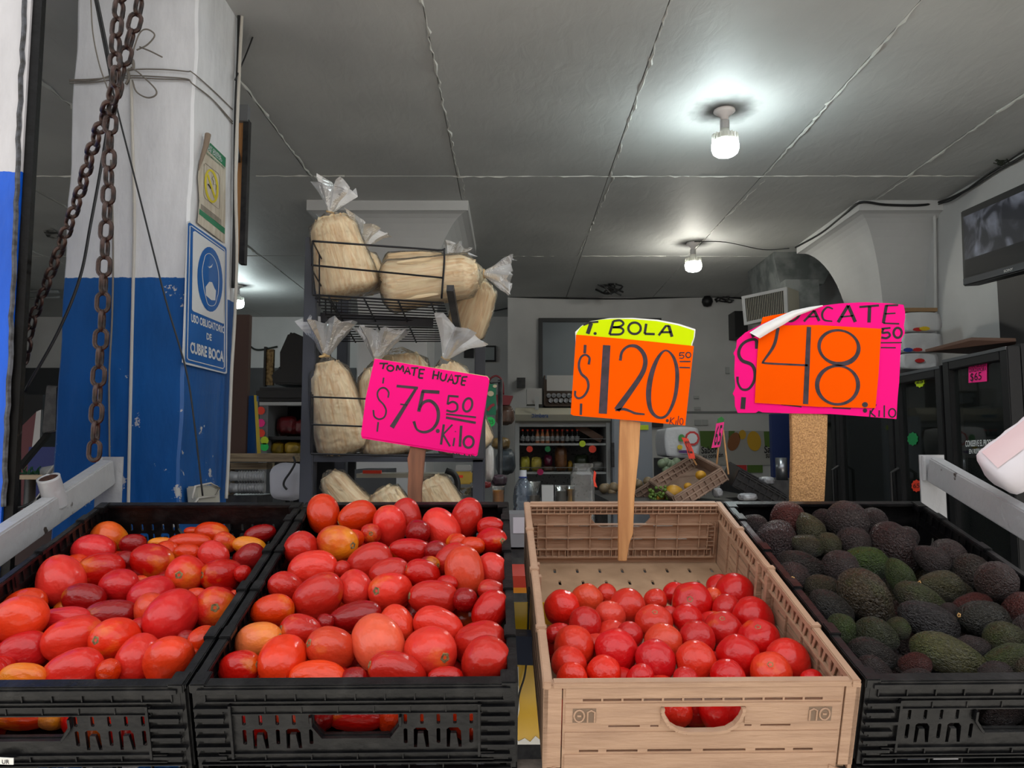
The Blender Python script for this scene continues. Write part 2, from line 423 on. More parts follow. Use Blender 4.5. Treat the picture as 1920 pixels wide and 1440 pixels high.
# ---- painted pillar in the foreground, white over blue
def two_tone(name, zsplit, white, blue, chips=.0):
    m = bpy.data.materials.new(name); m.use_nodes = True; nt = m.node_tree; b = nt.nodes['Principled BSDF']; b.inputs['Roughness'].default_value = .42
    geo = N(nt, 'ShaderNodeNewGeometry'); sep = N(nt, 'ShaderNodeSeparateXYZ'); nt.links.new(geo.outputs['Position'], sep.inputs[0])
    nz = N(nt, 'ShaderNodeTexNoise'); nz.inputs['Scale'].default_value = 60; nt.links.new(geo.outputs['Position'], nz.inputs['Vector'])
    ad = N(nt, 'ShaderNodeMath', operation='MULTIPLY_ADD'); ad.inputs[1].default_value = .008; nt.links.new(nz.outputs['Fac'], ad.inputs[0]); nt.links.new(sep.outputs['Z'], ad.inputs[2])
    gt = N(nt, 'ShaderNodeMath', operation='GREATER_THAN'); gt.inputs[1].default_value = zsplit; nt.links.new(ad.outputs[0], gt.inputs[0])
    mp = N(nt, 'ShaderNodeMapping'); mp.inputs['Scale'].default_value = (1, 1, .35); nt.links.new(geo.outputs['Position'], mp.inputs[0])
    n1 = N(nt, 'ShaderNodeTexNoise'); n1.inputs['Scale'].default_value = 9; n1.inputs['Detail'].default_value = 8; n1.inputs['Roughness'].default_value = .65; nt.links.new(mp.outputs[0], n1.inputs['Vector'])
    def ramp(c, d, lo, hi, src):
        r = N(nt, 'ShaderNodeValToRGB'); r.color_ramp.elements[0].position = lo; r.color_ramp.elements[1].position = hi
        r.color_ramp.elements[0].color = rgb(c); r.color_ramp.elements[1].color = rgb(d); nt.links.new(src, r.inputs[0]); return r.outputs[0]
    cb = ramp(blue, tuple(int(c * .86) for c in blue), .4, .7, n1.outputs['Fac'])
    cw = ramp(white, tuple(int(c * .93) for c in white), .4, .65, n1.outputs['Fac'])
    # chips: only in the lower blue band, where knocks took the paint off
    n3 = N(nt, 'ShaderNodeTexNoise'); n3.inputs['Scale'].default_value = 7; n3.inputs['Detail'].default_value = 9; n3.inputs['Roughness'].default_value = .72; nt.links.new(geo.outputs['Position'], n3.inputs['Vector'])
    mr = N(nt, 'ShaderNodeMapRange'); mr.inputs['From Min'].default_value = zsplit - .75; mr.inputs['From Max'].default_value = zsplit - .28; mr.inputs['To Min'].default_value = .035; mr.inputs['To Max'].default_value = -.07
    nt.links.new(sep.outputs['Z'], mr.inputs['Value'])
    sm = N(nt, 'ShaderNodeMath', operation='ADD'); nt.links.new(n3.outputs['Fac'], sm.inputs[0]); nt.links.new(mr.outputs[0], sm.inputs[1])
    g2 = N(nt, 'ShaderNodeMath', operation='GREATER_THAN'); g2.inputs[1].default_value = .615 - chips; nt.links.new(sm.outputs[0], g2.inputs[0])
    mb = N(nt, 'ShaderNodeMix', data_type='RGBA'); mb.inputs['B'].default_value = rgb((188, 186, 184)); nt.links.new(g2.outputs[0], mb.inputs['Factor']); nt.links.new(cb, mb.inputs['A'])
    mx = N(nt, 'ShaderNodeMix', data_type='RGBA'); nt.links.new(gt.outputs[0], mx.inputs['Factor']); nt.links.new(mb.outputs['Result'], mx.inputs['A']); nt.links.new(cw, mx.inputs['B'])
    nt.links.new(mx.outputs['Result'], b.inputs['Base Color'])
    n2 = N(nt, 'ShaderNodeTexNoise'); n2.inputs['Scale'].default_value = 30; n2.inputs['Detail'].default_value = 8; nt.links.new(mp.outputs[0], n2.inputs['Vector'])
    bp = N(nt, 'ShaderNodeBump'); bp.inputs['Strength'].default_value = .35; bp.inputs['Distance'].default_value = .008
    nt.links.new(n2.outputs['Fac'], bp.inputs['Height']); nt.links.new(bp.outputs[0], b.inputs['Normal'])
    return m
PYF = 2.09                                   # front face of the pillar
PIL_X0 = PY(118, 520, PYF).x; PIL_X1 = PY(351, 520, PYF).x
PIL_YB = PX(437, 560, PIL_X1).y
zs = PY(240, 518, PYF).z
M_pil = two_tone('pillar_paint', zs, (224, 225, 228), (22, 88, 158), .035)
bm = bmesh.new()
nz_ = 60
lv = []
c = .007
for i in range(nz_ + 1):
    z = 3.3 * i / nz_; ring = []
    base = [(PIL_X0 + c, PYF), (PIL_X1 - c, PYF), (PIL_X1, PYF + c), (PIL_X1, PIL_YB), (PIL_X0, PIL_YB), (PIL_X0, PYF + c)]
    for (x, y) in base:
        w = noise.noise(Vector((x * 9, y * 9, z * 6))) * .005
        ring.append(bm.verts.new((x + w, y + w, z)))
    lv.append(ring)
for i in range(nz_):
    for q in range(6): bm.faces.new((lv[i][q], lv[i][(q + 1) % 6], lv[i + 1][(q + 1) % 6], lv[i + 1][q]))
bm.faces.new(lv[-1]); bm.faces.new(lv[0][::-1])
me = bpy.data.meshes.new('pillar'); bm.to_mesh(me); bm.free()
pil = link('trim_5', me, M_pil); tag(pil, kind='structure')

# near wall end at the far left, white over bright blue, with a black steel post
M_near = two_tone('near_wall_paint', PY(15, 318, 1.42).z, (196, 194, 197), (4, 84, 200), -.08)
YN = 1.42
def edge_x(py, top, bot): return top + (bot - top) * py / 950
a0, a1 = PY(50, 0, YN), PY(12, 950, YN)
nw = B().box(-2.6, (a0.x + a1.x) / 2, YN, YN + .035, 0, 3.4).build('wall_near', M_near); tag(nw, kind='structure')
xe = (a0.x + a1.x) / 2
b0, b1 = PY(80, 0, YN), PY(38, 950, YN)
xf = (b0.x + b1.x) / 2 - .010
M_bpost = mat('black_gloss_steel', (9, 8, 8), .5, spec=.2, c2=(60, 55, 53), scale=40, lo=.70, hi=.74, bump=.3, bscale=30)
sp_ = B().box(xe + .001, xf, YN + .005, YN + .018, 0, 3.4).build('steel_post', M_bpost)
tag(sp_, 'black painted steel angle post standing against the bright blue wall end at far left', 'post')
rg = B(); pts = [PY(46 - 38 * i / 40 + rnd.uniform(-2, 2), 950 * i / 40, YN - .001) for i in range(41)]
rg.tube(pts, .0045, 5); rgo = rg.build('weld_bead', mat('weld_paint', (74, 76, 82), .6, c2=(40, 38, 36), scale=60, bump=.4), sp_)
# ================================================================ PRODUCE STAND
def camdir(x, y, z): return (cam2world(x, y, z) - C0)
S_O = P(665, 1278, .951)
S_v = camdir((924 - 960) / F, (720 - 396) / F, 1).normalized()
S_u = Vector((S_v.y, -S_v.x, 0)).normalized()
S_w = S_u.cross(S_v).normalized()
S_M = Matrix(((S_u.x, S_v.x, S_w.x, S_O.x), (S_u.y, S_v.y, S_w.y, S_O.y), (S_u.z, S_v.z, S_w.z, S_O.z), (0, 0, 0, 1)))
S_I = S_M.inverted()
def W(u, v, w): return S_M @ Vector((u, v, w))
def s_hit(px, py, a=0.0, bslope=0.0):
    """stand coordinates where the ray meets w = a + b*v"""
    o = S_I @ C0; d = (S_I.to_3x3() @ ray(px, py))
    t = (a + bslope * o.y - o.z) / (d.z - bslope * d.y)
    return o + d * t
CL, CH = .60, .150            # crate length; panel drawings are laid out on a .150 height
CHB, CHT = .122, .132         # real heights of the black and the tan crates
crates = {}
for key, fl_, fr_ in (('left', -262, 351), ('plum', 358, 972), ('tan', 1018, 1618), ('avo', 1626, 2225)):
    u0 = s_hit(fl_, 1278).x; u1 = s_hit(fr_, 1278).x
    crates[key] = (u0, u1 - u0)

def xz(me_plate, M): return M
def black_crate(name, u0, wd, label, w0=0.0, v0=0.0, full=True, world=None, group=None):
    """folding plastic crate; local x 0..wd, y 0..CL, z -CH..0"""
    t = thing(name, label, 'crate', group=group); t['localspace'] = 1
    t.matrix_world = (world if world is not None else S_M @ Matrix.Translation((u0, v0, w0)) @ Matrix.Diagonal((1, 1, CHB / CH, 1)))
    th = .005
    def end_panel():
        holes = []
        def slots(x0):
            for k in range(5):
                x = x0 + k * .0205
                holes.append(rrect(x - .0022, -.0715, x + .0022, -.054, .002, 2))
                if k in (1, 3): continue
                holes.append(rrect(x - .0026, -.105, x + .0022, -.079, .002, 2))
            for k in (1, 3):
                x = x0 + (k - .1) * .0205
                o = [(x - .0085, -.112), (x - .0085, -.081), (x - .0055, -.078), (x + .0060, -.078), (x + .0095, -.084), (x + .0105, -.112), (x + .0065, -.112), (x + .0035, -.088), (x - .0035, -.088), (x - .0045, -.112)]
                holes.append(o)
        slots(wd * .155); slots(wd * .651)
        hx = wd * .5
        holes.append([(hx - .052, -.054), (hx + .052, -.054), (hx + .052, -.068), (hx + .046, -.080), (hx + .040, -.088), (hx - .040, -.088), (hx - .046, -.080), (hx - .052, -.068)])
        me = plate(rect(.008, -CH + .01, wd - .008, -.006), holes, th)
        b = B(); mesh_into(b, me, Matrix(((1, 0, 0, 0), (0, 0, -1, 0), (0, 1, 0, 0), (0, 0, 0, 1))))  # xy -> xz
        # moulded rows of ribs along the top and bottom, standing proud
        def row(z0, z1, xa, xb, n, dpt, gap=.0015):
            b.box(xa, xb, -dpt - .003, -.001, z1 - .002, z1); b.box(xa, xb, -dpt - .003, -.001, z0, z0 + .002)
            for k in range(n + 1):
                x = xa + (xb - xa) * k / n; b.box(x - gap / 2, x + gap / 2, -dpt - .002, 0, z0, z1)
        row(-.030, -.014, .018, wd - .018, 10, .003)
        row(-.052, -.036, .045, wd - .045, 7, .002)
        row(-.132, -.118, .03, wd - .03, 6, .003)
        row(-.148, -.135, .008, wd - .008, 9, .004)
        b.box(.01, wd - .01, -.0085, 0, -.013, -.006)
        for s in (0, 1):                       # stacked corner ribs
            for k in range(6):
                z = -.040 - k * .0165; xa = .004 if s == 0 else wd - .046; b.box(xa, xa + .042 - (k % 2) * .006, -.008, 0, z - .003, z + .002)
                b.box(xa + .008, xa + .034, -.0045, 0, z - .010, z - .004)
            xa = .046 if s == 0 else wd - .050
            b.box(xa, xa + .003, -.008, 0, -.125, -.034)
        # handle rim
        for (x0, z0, x1, z1) in ((hx - .055, -.054, hx - .055, -.070), (hx - .055, -.070, hx - .043, -.091), (hx - .043, -.091, hx + .043, -.091), (hx + .043, -.091, hx + .055, -.070), (hx + .055, -.070, hx + .055, -.054)):
            b.bar((x0, -.005, z0), (x1, -.005, z1), .003, .008, up=Vector((0, 1, 0)))
        return b
    f = end_panel(); f.build('front_panel', M_black, t)
    r = end_panel(); r.v = [(wd - x, CL - y, z) for (x, y, z) in r.v]; r.build('back_panel', M_black, t)
    def side():
        holes = []
        for g in range(4):
            for k in range(4):
                y = .06 + g * .135 + k * .022
                holes.append(rrect(y - .003, -.10, y + .003, -.06, .002, 2))
        me = plate(rect(.006, -CH + .01, CL - .006, -.012), holes, th)
        b = B(); mesh_into(b, me, Matrix(((0, 0, 1, 0), (1, 0, 0, 0), (0, 1, 0, 0), (0, 0, 0, 1))))
        for k in range(27):
            y = .02 + k * (CL - .04) / 26; b.box(-.004, .006, y - .0012, y + .0012, -.032, -.010)
        for z in (-.033, -.052, -.118, -.14): b.box(-.004, .004, .01, CL - .01, z - .002, z + .001)
        for y in (.004, CL * .5 - .008, CL - .02): b.box(-.006, .005, y, y + .016, -CH + .004, -.004)
        return b
    s1 = side(); s1.v = [(x + .006, y, z) for (x, y, z) in s1.v]; s1.build('side_panel', M_black, t)
    s2 = side(); s2.v = [(wd - x - .006, y, z) for (x, y, z) in s2.v]; s2.build('side_panel', M_black, t)
    rim = B()
    rim.box(0, .013, -.004, CL + .004, -.009, 0).box(wd - .013, wd, -.004, CL + .004, -.009, 0)
    rim.box(.013, wd - .013, -.006, .012, -.0085, -.001).box(.013, wd - .013, CL - .012, CL + .006, -.0085, -.001)
    for k in range(4):
        y = .10 + k * .135
        for x in (.0, wd - .016): rim.box(x, x + .016, y, y + .03, -.006, .0035)
    for x in (0, wd - .022):
        for y in (-.006, CL - .03): rim.box(x, x + .022, y, y + .036, -CH + .002, .001) if False else rim.box(x, x + .02, y, y + .03, -.014, .0015)
    rim.build('rim', M_black, t, bevel=.0015)
    if full:
        fb = B(); fb.box(.006, wd - .006, .006, CL - .006, -CH, -CH + .005)
        fb.build('floor_panel', M_black, t)
        for x in (.002, wd - .014):
            for y in (-.002, CL - .012): B().box(x, x + .012, y, y + .014, -CH, -.01).build('corner_post', M_black, t)
    return t

def tan_crate(name, u0, wd, label, world=None):
    t = thing(name, label, 'crate'); t['localspace'] = 1
    t.matrix_world = (world if world is not None else S_M @ Matrix.Translation((u0, 0, 0)) @ Matrix.Diagonal((1, 1, CHT / CH, 1)))
    th = .006; hx = wd * .5
    XZ = Matrix(((1, 0, 0, 0), (0, 0, -1, 0), (0, 1, 0, 0), (0, 0, 0, 1)))
    k4 = wd / 1600.0       # zoomed-photo units across the front face
    def fx(x): return (x - 160) * k4
    def fz(y): return -(y - 990) / 440.0 * CH
    holes = []
    def handle():
        pts = [(765, 1112), (1172, 1112), (1175, 1130), (1160, 1165), (1135, 1195), (1095, 1218), (1040, 1226), (890, 1226), (845, 1215), (800, 1190), (775, 1155), (762, 1130)]
        return [(fx(x), fz(y)) for x, y in pts]
    holes.append(handle())
    for k in range(12):
        xa = 362 + k * 102; holes.append([(fx(xa), fz(1084)), (fx(xa + 92), fz(1084)), (fx(xa + 92), fz(1072)), (fx(xa), fz(1072))])
    for (xa, xb) in ((495, 655), (708, 750), (1188, 1225), (1270, 1425)): holes.append([(fx(xa), fz(1206)), (fx(xb), fz(1206)), (fx(xb), fz(1198)), (fx(xa), fz(1198))])
    for (xa, xb) in ((350, 448), (490, 650), (700, 925), (985, 1205), (1255, 1408), (1450, 1552)): holes.append([(fx(xa), fz(1325)), (fx(xb), fz(1325)), (fx(xb), fz(1314)), (fx(xa), fz(1314))])
    me = plate([(fx(262), fz(1425)), (fx(225), fz(1400)) if False else (fx(262), fz(1400)), (fx(262), fz(1000)), (fx(1680), fz(1000)), (fx(1680), fz(1425))], holes, th)
    b = B(); mesh_into(b, me, XZ)
    # recessed plank joints read as raised boards
    for (ya, yb, ex) in ((1000, 1064, .0015), (1092, 1108, .0015), (1228, 1306, .0012), (1334, 1425, .0015)):
        b.box(fx(275), fx(1668), -.003 - ex, 0, fz(yb), fz(ya))
    for (xa, xb) in ((275, 755), (1185, 1668)): b.box(fx(xa), fx(xb), -.0042, 0, fz(1190), fz(1108))
    hp = handle(); 
    for i in range(1, len(hp)):
        p, q = hp[i], hp[(i + 1) % len(hp)]; b.bar((p[0], -.005, p[1]), (q[0], -.005, q[1]), .0045, .007, up=Vector((0, 1, 0)))
    b.build('front_panel', M_tan, t)
    em = B()                                   # moulded round and arched marks at both ends
    M_rec = mat('tan_recess', (120, 98, 80), .7)
    for (x0, x1, xc) in ((312, 430, 345), (1508, 1626, 1590)):
        B().add([(fx(x), -.0046, fz(y)) for x, y in ((x0, 1180), (x1, 1180), (x1, 1114), (x0, 1114))], [(0, 1, 2, 3)]).build('moulded_mark', M_rec, t)
    for (xc, xn) in ((345, 405), (1590, 1532)):
        em = B(); ring = [(fx(x), -.0052, fz(y)) for x, y in ell(xc, 1147, 26, 27, n=16)]
        em.tube(ring, .0012, 5, closed=True)
        em.tube([(fx(x), -.0052, fz(y)) for x, y in ((xn - 18, 1176), (xn - 18, 1130), (xn, 1122), (xn + 18, 1130), (xn + 18, 1176))], .0012, 5)
        em.box(fx(xc - 10), fx(xc + 10), -.0056, -.004, fz(1151), fz(1143))
        em.build('moulded_ring', M_tan, t)
    # side panels closing round the corner, grain running up
    for s in (0, 1):
        b = B()
        xa, xb = (fx(165), fx(256)) if s == 0 else (fx(1688), fx(1762))
        b.box(xa, xb, -.004, .004, -CH + .012, -.006)
        x0, x1 = (xa, xa + .006) if s == 0 else (xb - .006, xb)
        holes = []
        for g in range(2):
            for q in range(3): y0 = .08 + g * .25; holes.append(rect(y0, -.06 - q * .028, y0 + .18, -.056 - q * .028))
        me = plate(rect(-.004, -CH + .004, CL, -.012), holes, .005)
        mesh_into(b, me, Matrix(((0, 0, 1, (x0 + x1) / 2), (1, 0, 0, 0), (0, 1, 0, 0), (0, 0, 0, 1))))
        sg = 1 if s == 0 else -1; xi = x1 if s == 0 else x0
        for q in range(34):                     # truss-like ribs on the inner face below the rim
            y = .03 + q * .0165; b.bar((xi + sg * .003, y, -.012), (xi + sg * .003, y + (.007 if q % 2 else 0), -.034), .0015, .006, up=Vector((0, 1, 0)))
        b.box(min(xi, xi + sg * .006), max(xi, xi + sg * .006), .02, CL - .02, -.037, -.034)
        for yy in (.29, .335): b.box(min(xi, xi + sg * .009), max(xi, xi + sg * .009), yy, yy + .01, -CH + .01, -.008)
        for q in range(9):
            y = .04 + q * .06; b.box(min(xi, xi + sg * .003), max(xi, xi + sg * .003), y, y + .0015, -.13, -.04)
        b.build('side_panel', M_tan, t)
    # back panel: latticed inside
    Wd = wd
    holes = [[(hx - .005 + x, z) for x, z in ((-.058, -.026), (.058, -.026), (.060, -.036), (.048, -.052), (.038, -.057), (-.038, -.057), (-.048, -.052), (-.060, -.036))]]
    for (xa, xb, z) in ((.06, .09, -.053), (.11, .13, -.053), (.26, .30, -.053), (.06, .12, -.085), (.15, .18, -.085), (.20, .24, -.085), (.27, .33, -.085)):
        holes.append(rect(xa, z - .002, xb, z + .001))
    me = plate(rect(.006, -CH + .006, Wd - .006, -.002), holes, .005); b = B(); mesh_into(b, me, XZ)
    b.v = [(x, y + CL - .006, z) for (x, y, z) in b.v]
    yi = CL - .0085
    def vr(x, za, zb, w=.0018, d=.007): b.box(x - w / 2, x + w / 2, yi - d, yi, za, zb)
    def hr(z, xa, xb, w=.0018, d=.008): b.box(xa, xb, yi - d, yi, z - w / 2, z + w / 2)
    for q in range(33): vr(.014 + q * (Wd - .028) / 32, -.020, -.003)
    hr(-.003, .01, Wd - .01); hr(-.012, .01, Wd - .01, .0012); hr(-.021, .01, Wd - .01)
    for z in (-.048, -.080, -.108): hr(z, .02, Wd - .02)
    for q in range(8):
        x = .045 + q * (Wd - .09) / 7
        if abs(x - hx) < .05: vr(x, -.126, -.062)
        else: vr(x, -.126, -.024)
    for q in range(29): vr(.02 + q * (Wd - .04) / 28, -.126, -.110)
    hr(-.127, .015, Wd - .015, .003)
    for xx in (.014, .028, Wd - .028, Wd - .014):
        vr(xx, -.120, -.045)
    for z in (-.055, -.065, -.075, -.09, -.1): hr(z, .012, .03, .0012, .006); hr(z, Wd - .03, Wd - .012, .0012, .006)
    b.build('back_panel', M_tan, t)
    rim = B(); rim.box(0, .012, -.005, CL + .003, -.012, 0).box(wd - .012, wd, -.005, CL + .003, -.012, 0)
    rim.box(.012, wd - .012, -.006, .006, -.010, -.0005).box(.012, wd - .012, CL - .008, CL + .004, -.006, .0005)
    for yy in (.12, .30, .46):
        for x in (-.002, wd - .013): rim.box(x, x + .015, yy, yy + .012, -.008, .003)
    rim.build('rim', M_tan, t, bevel=.0015)
    holes = []
    for r_ in range(11):
        for c_ in range(9):
            x = .016 + c_ * (wd - .04) / 8 + (.006 if r_ % 2 else 0); y = CL - .045 - r_ * .050
            holes.append(rrect(x - .0026, y - .009, x + .0026, y + .009, .002, 2))
    me = plate(rect(.006, .004, wd - .006, CL - .006), holes, .004); b = B(); mesh_into(b, me, Matrix.Translation((0, 0, -CH + .004)))
    b.build('floor_panel', M_tanin, t)
    for x in (0, wd - .030): B().add([(x, -.006, -CH), (x + .03, -.006, -CH), (x + (.03 if x == 0 else .015), -.006, -CH + .004), (x + (.015 if x == 0 else 0), -.006, -CH + .014), (x, 0, -CH), (x + .03, 0, -CH), (x + (.03 if x == 0 else .015), 0, -CH + .004), (x + (.015 if x == 0 else 0), 0, -CH + .014)], [(0, 1, 2, 3), (7, 6, 5, 4), (0, 4, 5, 1), (1, 5, 6, 2), (2, 6, 7, 3), (3, 7, 4, 0)]).build('foot', M_tan, t)
    return t

black_crate('plastic_crate', *crates['left'], 'black slatted plastic crate of plum tomatoes at far left, beside the blue pillar')
black_crate('plastic_crate', *crates['plum'], 'black slatted plastic crate of plum tomatoes below the tomate huaje sign')
tan_crate('plastic_crate', *crates['tan'], 'tan wood-look plastic crate half full of round tomatoes')
black_crate('plastic_crate', *crates['avo'], 'black slatted plastic crate heaped with avocados at the right')
for key, lb in (('left', 'empty black crate underneath the far left crate of plum tomatoes'), ('plum', 'empty black crate underneath the plum tomato crate with the pink sign'), ('avo', 'empty black crate underneath the avocado crate')):
    black_crate('plastic_crate', crates[key][0], crates[key][1], lb, w0=-.1265, full=False)

# ---------------------------------------------------------------- fruit meshes
def roma_mesh(seed):
    r = random.Random(seed); nu, nv = 28, 18; vs = []; fs = []
    lob = r.choice((3, 4, 4)); ph = r.random() * 6; bend = r.uniform(-.08, .08); sq = r.uniform(2.15, 2.6); asym = r.uniform(-.10, .10); amp = r.uniform(.012, .035)
    for i in range(nv + 1):
        th = math.pi * i / nv; z = math.cos(th); rr = max(0, 1 - abs(z) ** sq) ** (1 / 2.05)
        rr *= 1 + asym * z
        dip = .05 * math.exp(-(rr / .22) ** 2) if z > 0 else -.015 * math.exp(-(rr / .12) ** 2) * 0
        for k_ in range(nu):
            a = 2 * math.pi * k_ / nu
            q = rr * (1 + amp * math.cos(lob * a + ph) * (1 - z * z * .5))
            vs.append((q * math.cos(a) + bend * (1 - z * z), q * math.sin(a), z - dip))
        if i in (0, nv): pass
    for i in range(nv):
        for k_ in range(nu): fs.append((i * nu + k_, i * nu + (k_ + 1) % nu, (i + 1) * nu + (k_ + 1) % nu, (i + 1) * nu + k_))
    b = B(); b.add(vs, fs); me = bpy.data.meshes.new('roma'); me.from_pydata(b.v, [], b.f)
    bm = bmesh.new(); bm.from_mesh(me); bmesh.ops.remove_doubles(bm, verts=bm.verts, dist=1e-4); bmesh.ops.recalc_face_normals(bm, faces=bm.faces); bm.to_mesh(me); bm.free(); me.shade_smooth()
    return me
def bola_mesh(seed):
    r = random.Random(seed); nu, nv = 30, 18; vs = []; fs = []; lob = r.choice((5, 6, 7)); ph = r.random() * 6; amp = r.uniform(.008, .03); tip = r.uniform(0, .05)
    for i in range(nv + 1):
        th = math.pi * i / nv; z = math.cos(th); rr = math.sin(th) ** .92
        dip = .13 * math.exp(-(rr / .30) ** 2) if z > 0 else -tip * math.exp(-(rr / .15) ** 2)
        for k_ in range(nu):
            a = 2 * math.pi * k_ / nu; q = rr * (1 + amp * math.cos(lob * a + ph) * (1 + .6 * z))
            vs.append((q * math.cos(a), q * math.sin(a), z - dip))
    for i in range(nv):
        for k_ in range(nu): fs.append((i * nu + k_, i * nu + (k_ + 1) % nu, (i + 1) * nu + (k_ + 1) % nu, (i + 1) * nu + k_))
    me = bpy.data.meshes.new('bola'); me.from_pydata(vs, [], fs)
    bm = bmesh.new(); bm.from_mesh(me); bmesh.ops.remove_doubles(bm, verts=bm.verts, dist=1e-4); bmesh.ops.recalc_face_normals(bm, faces=bm.faces); bm.to_mesh(me); bm.free(); me.shade_smooth()
    return me
def avo_mesh(seed):
    """pear-shaped with pebbled skin; narrow stem end at +z"""
    r = random.Random(seed); nu, nv = 48, 36; vs = []; fs = []; neck = r.uniform(.12, .30); off = Vector((seed * 3.1, seed * 1.7, 0)); bend = r.uniform(-.06, .06)
    for i in range(nv + 1):
        th = math.pi * i / nv; z = math.cos(th); rr = math.sin(th) * (1 - neck * (z + .25) * (1 if z > -.25 else .3)) * (1.0 + .06 * (1 - z) / 2)
        rr = max(rr, 0) ** .95
        for k_ in range(nu):
            a = 2 * math.pi * k_ / nu; p = Vector((rr * math.cos(a), rr * math.sin(a), z * 1.3))
            n_ = noise.noise(p * 8.5 + off) * .034 + noise.noise(p * 17 + off) * .026 + noise.noise(p * 1.6 + off) * .05
            q = rr * (1 + n_); vs.append((q * math.cos(a) + bend * z * z, q * math.sin(a), z * (1 + n_ * .3)))
    for i in range(nv):
        for k_ in range(nu): fs.append((i * nu + k_, i * nu + (k_ + 1) % nu, (i + 1) * nu + (k_ + 1) % nu, (i + 1) * nu + k_))
    me = bpy.data.meshes.new('avo'); me.from_pydata(vs, [], fs)
    bm = bmesh.new(); bm.from_mesh(me); bmesh.ops.remove_doubles(bm, verts=bm.verts, dist=1e-4); bmesh.ops.recalc_face_normals(bm, faces=bm.faces); bm.to_mesh(me); bm.free(); me.shade_smooth()
    return me
def tomato_mat():
    m = bpy.data.materials.new('tomato_skin'); m.use_nodes = True; nt = m.node_tree; b = nt.nodes['Principled BSDF']
    b.inputs['Roughness'].default_value = .26; b.inputs['Coat Weight'].default_value = .12; b.inputs['Coat Roughness'].default_value = .12
    b.inputs['Subsurface Weight'].default_value = .0; b.inputs['Specular IOR Level'].default_value = .38
    oi = N(nt, 'ShaderNodeObjectInfo'); tc = N(nt, 'ShaderNodeTexCoord'); sep = N(nt, 'ShaderNodeSeparateXYZ'); nt.links.new(tc.outputs['Object'], sep.inputs[0])
    rnz = N(nt, 'ShaderNodeTexNoise', noise_dimensions='4D'); rnz.inputs['Scale'].default_value = 1.3; rnz.inputs['Detail'].default_value = 4
    mu = N(nt, 'ShaderNodeMath', operation='MULTIPLY'); mu.inputs[1].default_value = 57; nt.links.new(oi.outputs['Random'], mu.inputs[0]); nt.links.new(mu.outputs[0], rnz.inputs['W']); nt.links.new(tc.outputs['Object'], rnz.inputs['Vector'])
    # unripe yellow: more of it with obj alpha, stronger towards the stem end
    a = N(nt, 'ShaderNodeMath', operation='MULTIPLY_ADD'); a.inputs[1].default_value = .30; a.inputs[2].default_value = -.30; nt.links.new(sep.outputs['Z'], a.inputs[0])
    s = N(nt, 'ShaderNodeMath', operation='ADD'); nt.links.new(a.outputs[0], s.inputs[0]); nt.links.new(oi.outputs['Alpha'], s.inputs[1])
    s2 = N(nt, 'ShaderNodeMath', operation='ADD'); nt.links.new(s.outputs[0], s2.inputs[0]); nt.links.new(rnz.outputs['Fac'], s2.inputs[1])
    mr = N(nt, 'ShaderNodeMapRange'); mr.inputs['From Min'].default_value = .50; mr.inputs['From Max'].default_value = .95; mr.inputs['To Max'].default_value = .9; nt.links.new(s2.outputs[0], mr.inputs['Value'])
    mx = N(nt, 'ShaderNodeMix', data_type='RGBA'); mx.inputs['B'].default_value = rgb((222, 134, 22)); nt.links.new(mr.outputs[0], mx.inputs['Factor']); nt.links.new(oi.outputs['Color'], mx.inputs['A'])
    hv = N(nt, 'ShaderNodeTexNoise'); hv.inputs['Scale'].default_value = 2.2; nt.links.new(tc.outputs['Object'], hv.inputs['Vector'])
    mv = N(nt, 'ShaderNodeMapRange'); mv.inputs['To Min'].default_value = .86; mv.inputs['To Max'].default_value = 1.14; nt.links.new(hv.outputs['Fac'], mv.inputs['Value'])
    hs = N(nt, 'ShaderNodeHueSaturation'); nt.links.new(mv.outputs[0], hs.inputs['Value']); nt.links.new(mx.outputs['Result'], hs.inputs['Color'])
    # tiny pale skin flecks
    vo = N(nt, 'ShaderNodeTexNoise'); vo.inputs['Scale'].default_value = 38; vo.inputs['Detail'].default_value = 2; nt.links.new(tc.outputs['Object'], vo.inputs['Vector'])
    fm = N(nt, 'ShaderNodeMapRange'); fm.inputs['From Min'].default_value = .68; fm.inputs['From Max'].default_value = .74; fm.inputs['To Max'].default_value = .35; nt.links.new(vo.outputs['Fac'], fm.inputs['Value'])
    m3 = N(nt, 'ShaderNodeMix', data_type='RGBA'); m3.inputs['B'].default_value = rgb((226, 110, 70)); nt.links.new(fm.outputs[0], m3.inputs['Factor']); nt.links.new(hs.outputs[0], m3.inputs['A'])
    nt.links.new(m3.outputs['Result'], b.inputs['Base Color'])
    n2 = N(nt, 'ShaderNodeTexNoise'); n2.inputs['Scale'].default_value = 3; nt.links.new(tc.outputs['Object'], n2.inputs['Vector'])
    bp = N(nt, 'ShaderNodeBump'); bp.inputs['Strength'].default_value = .25; bp.inputs['Distance'].default_value = .006; nt.links.new(n2.outputs['Fac'], bp.inputs['Height']); nt.links.new(bp.outputs[0], b.inputs['Normal']); nt.links.new(bp.outputs[0], b.inputs['Coat Normal'])
    return m
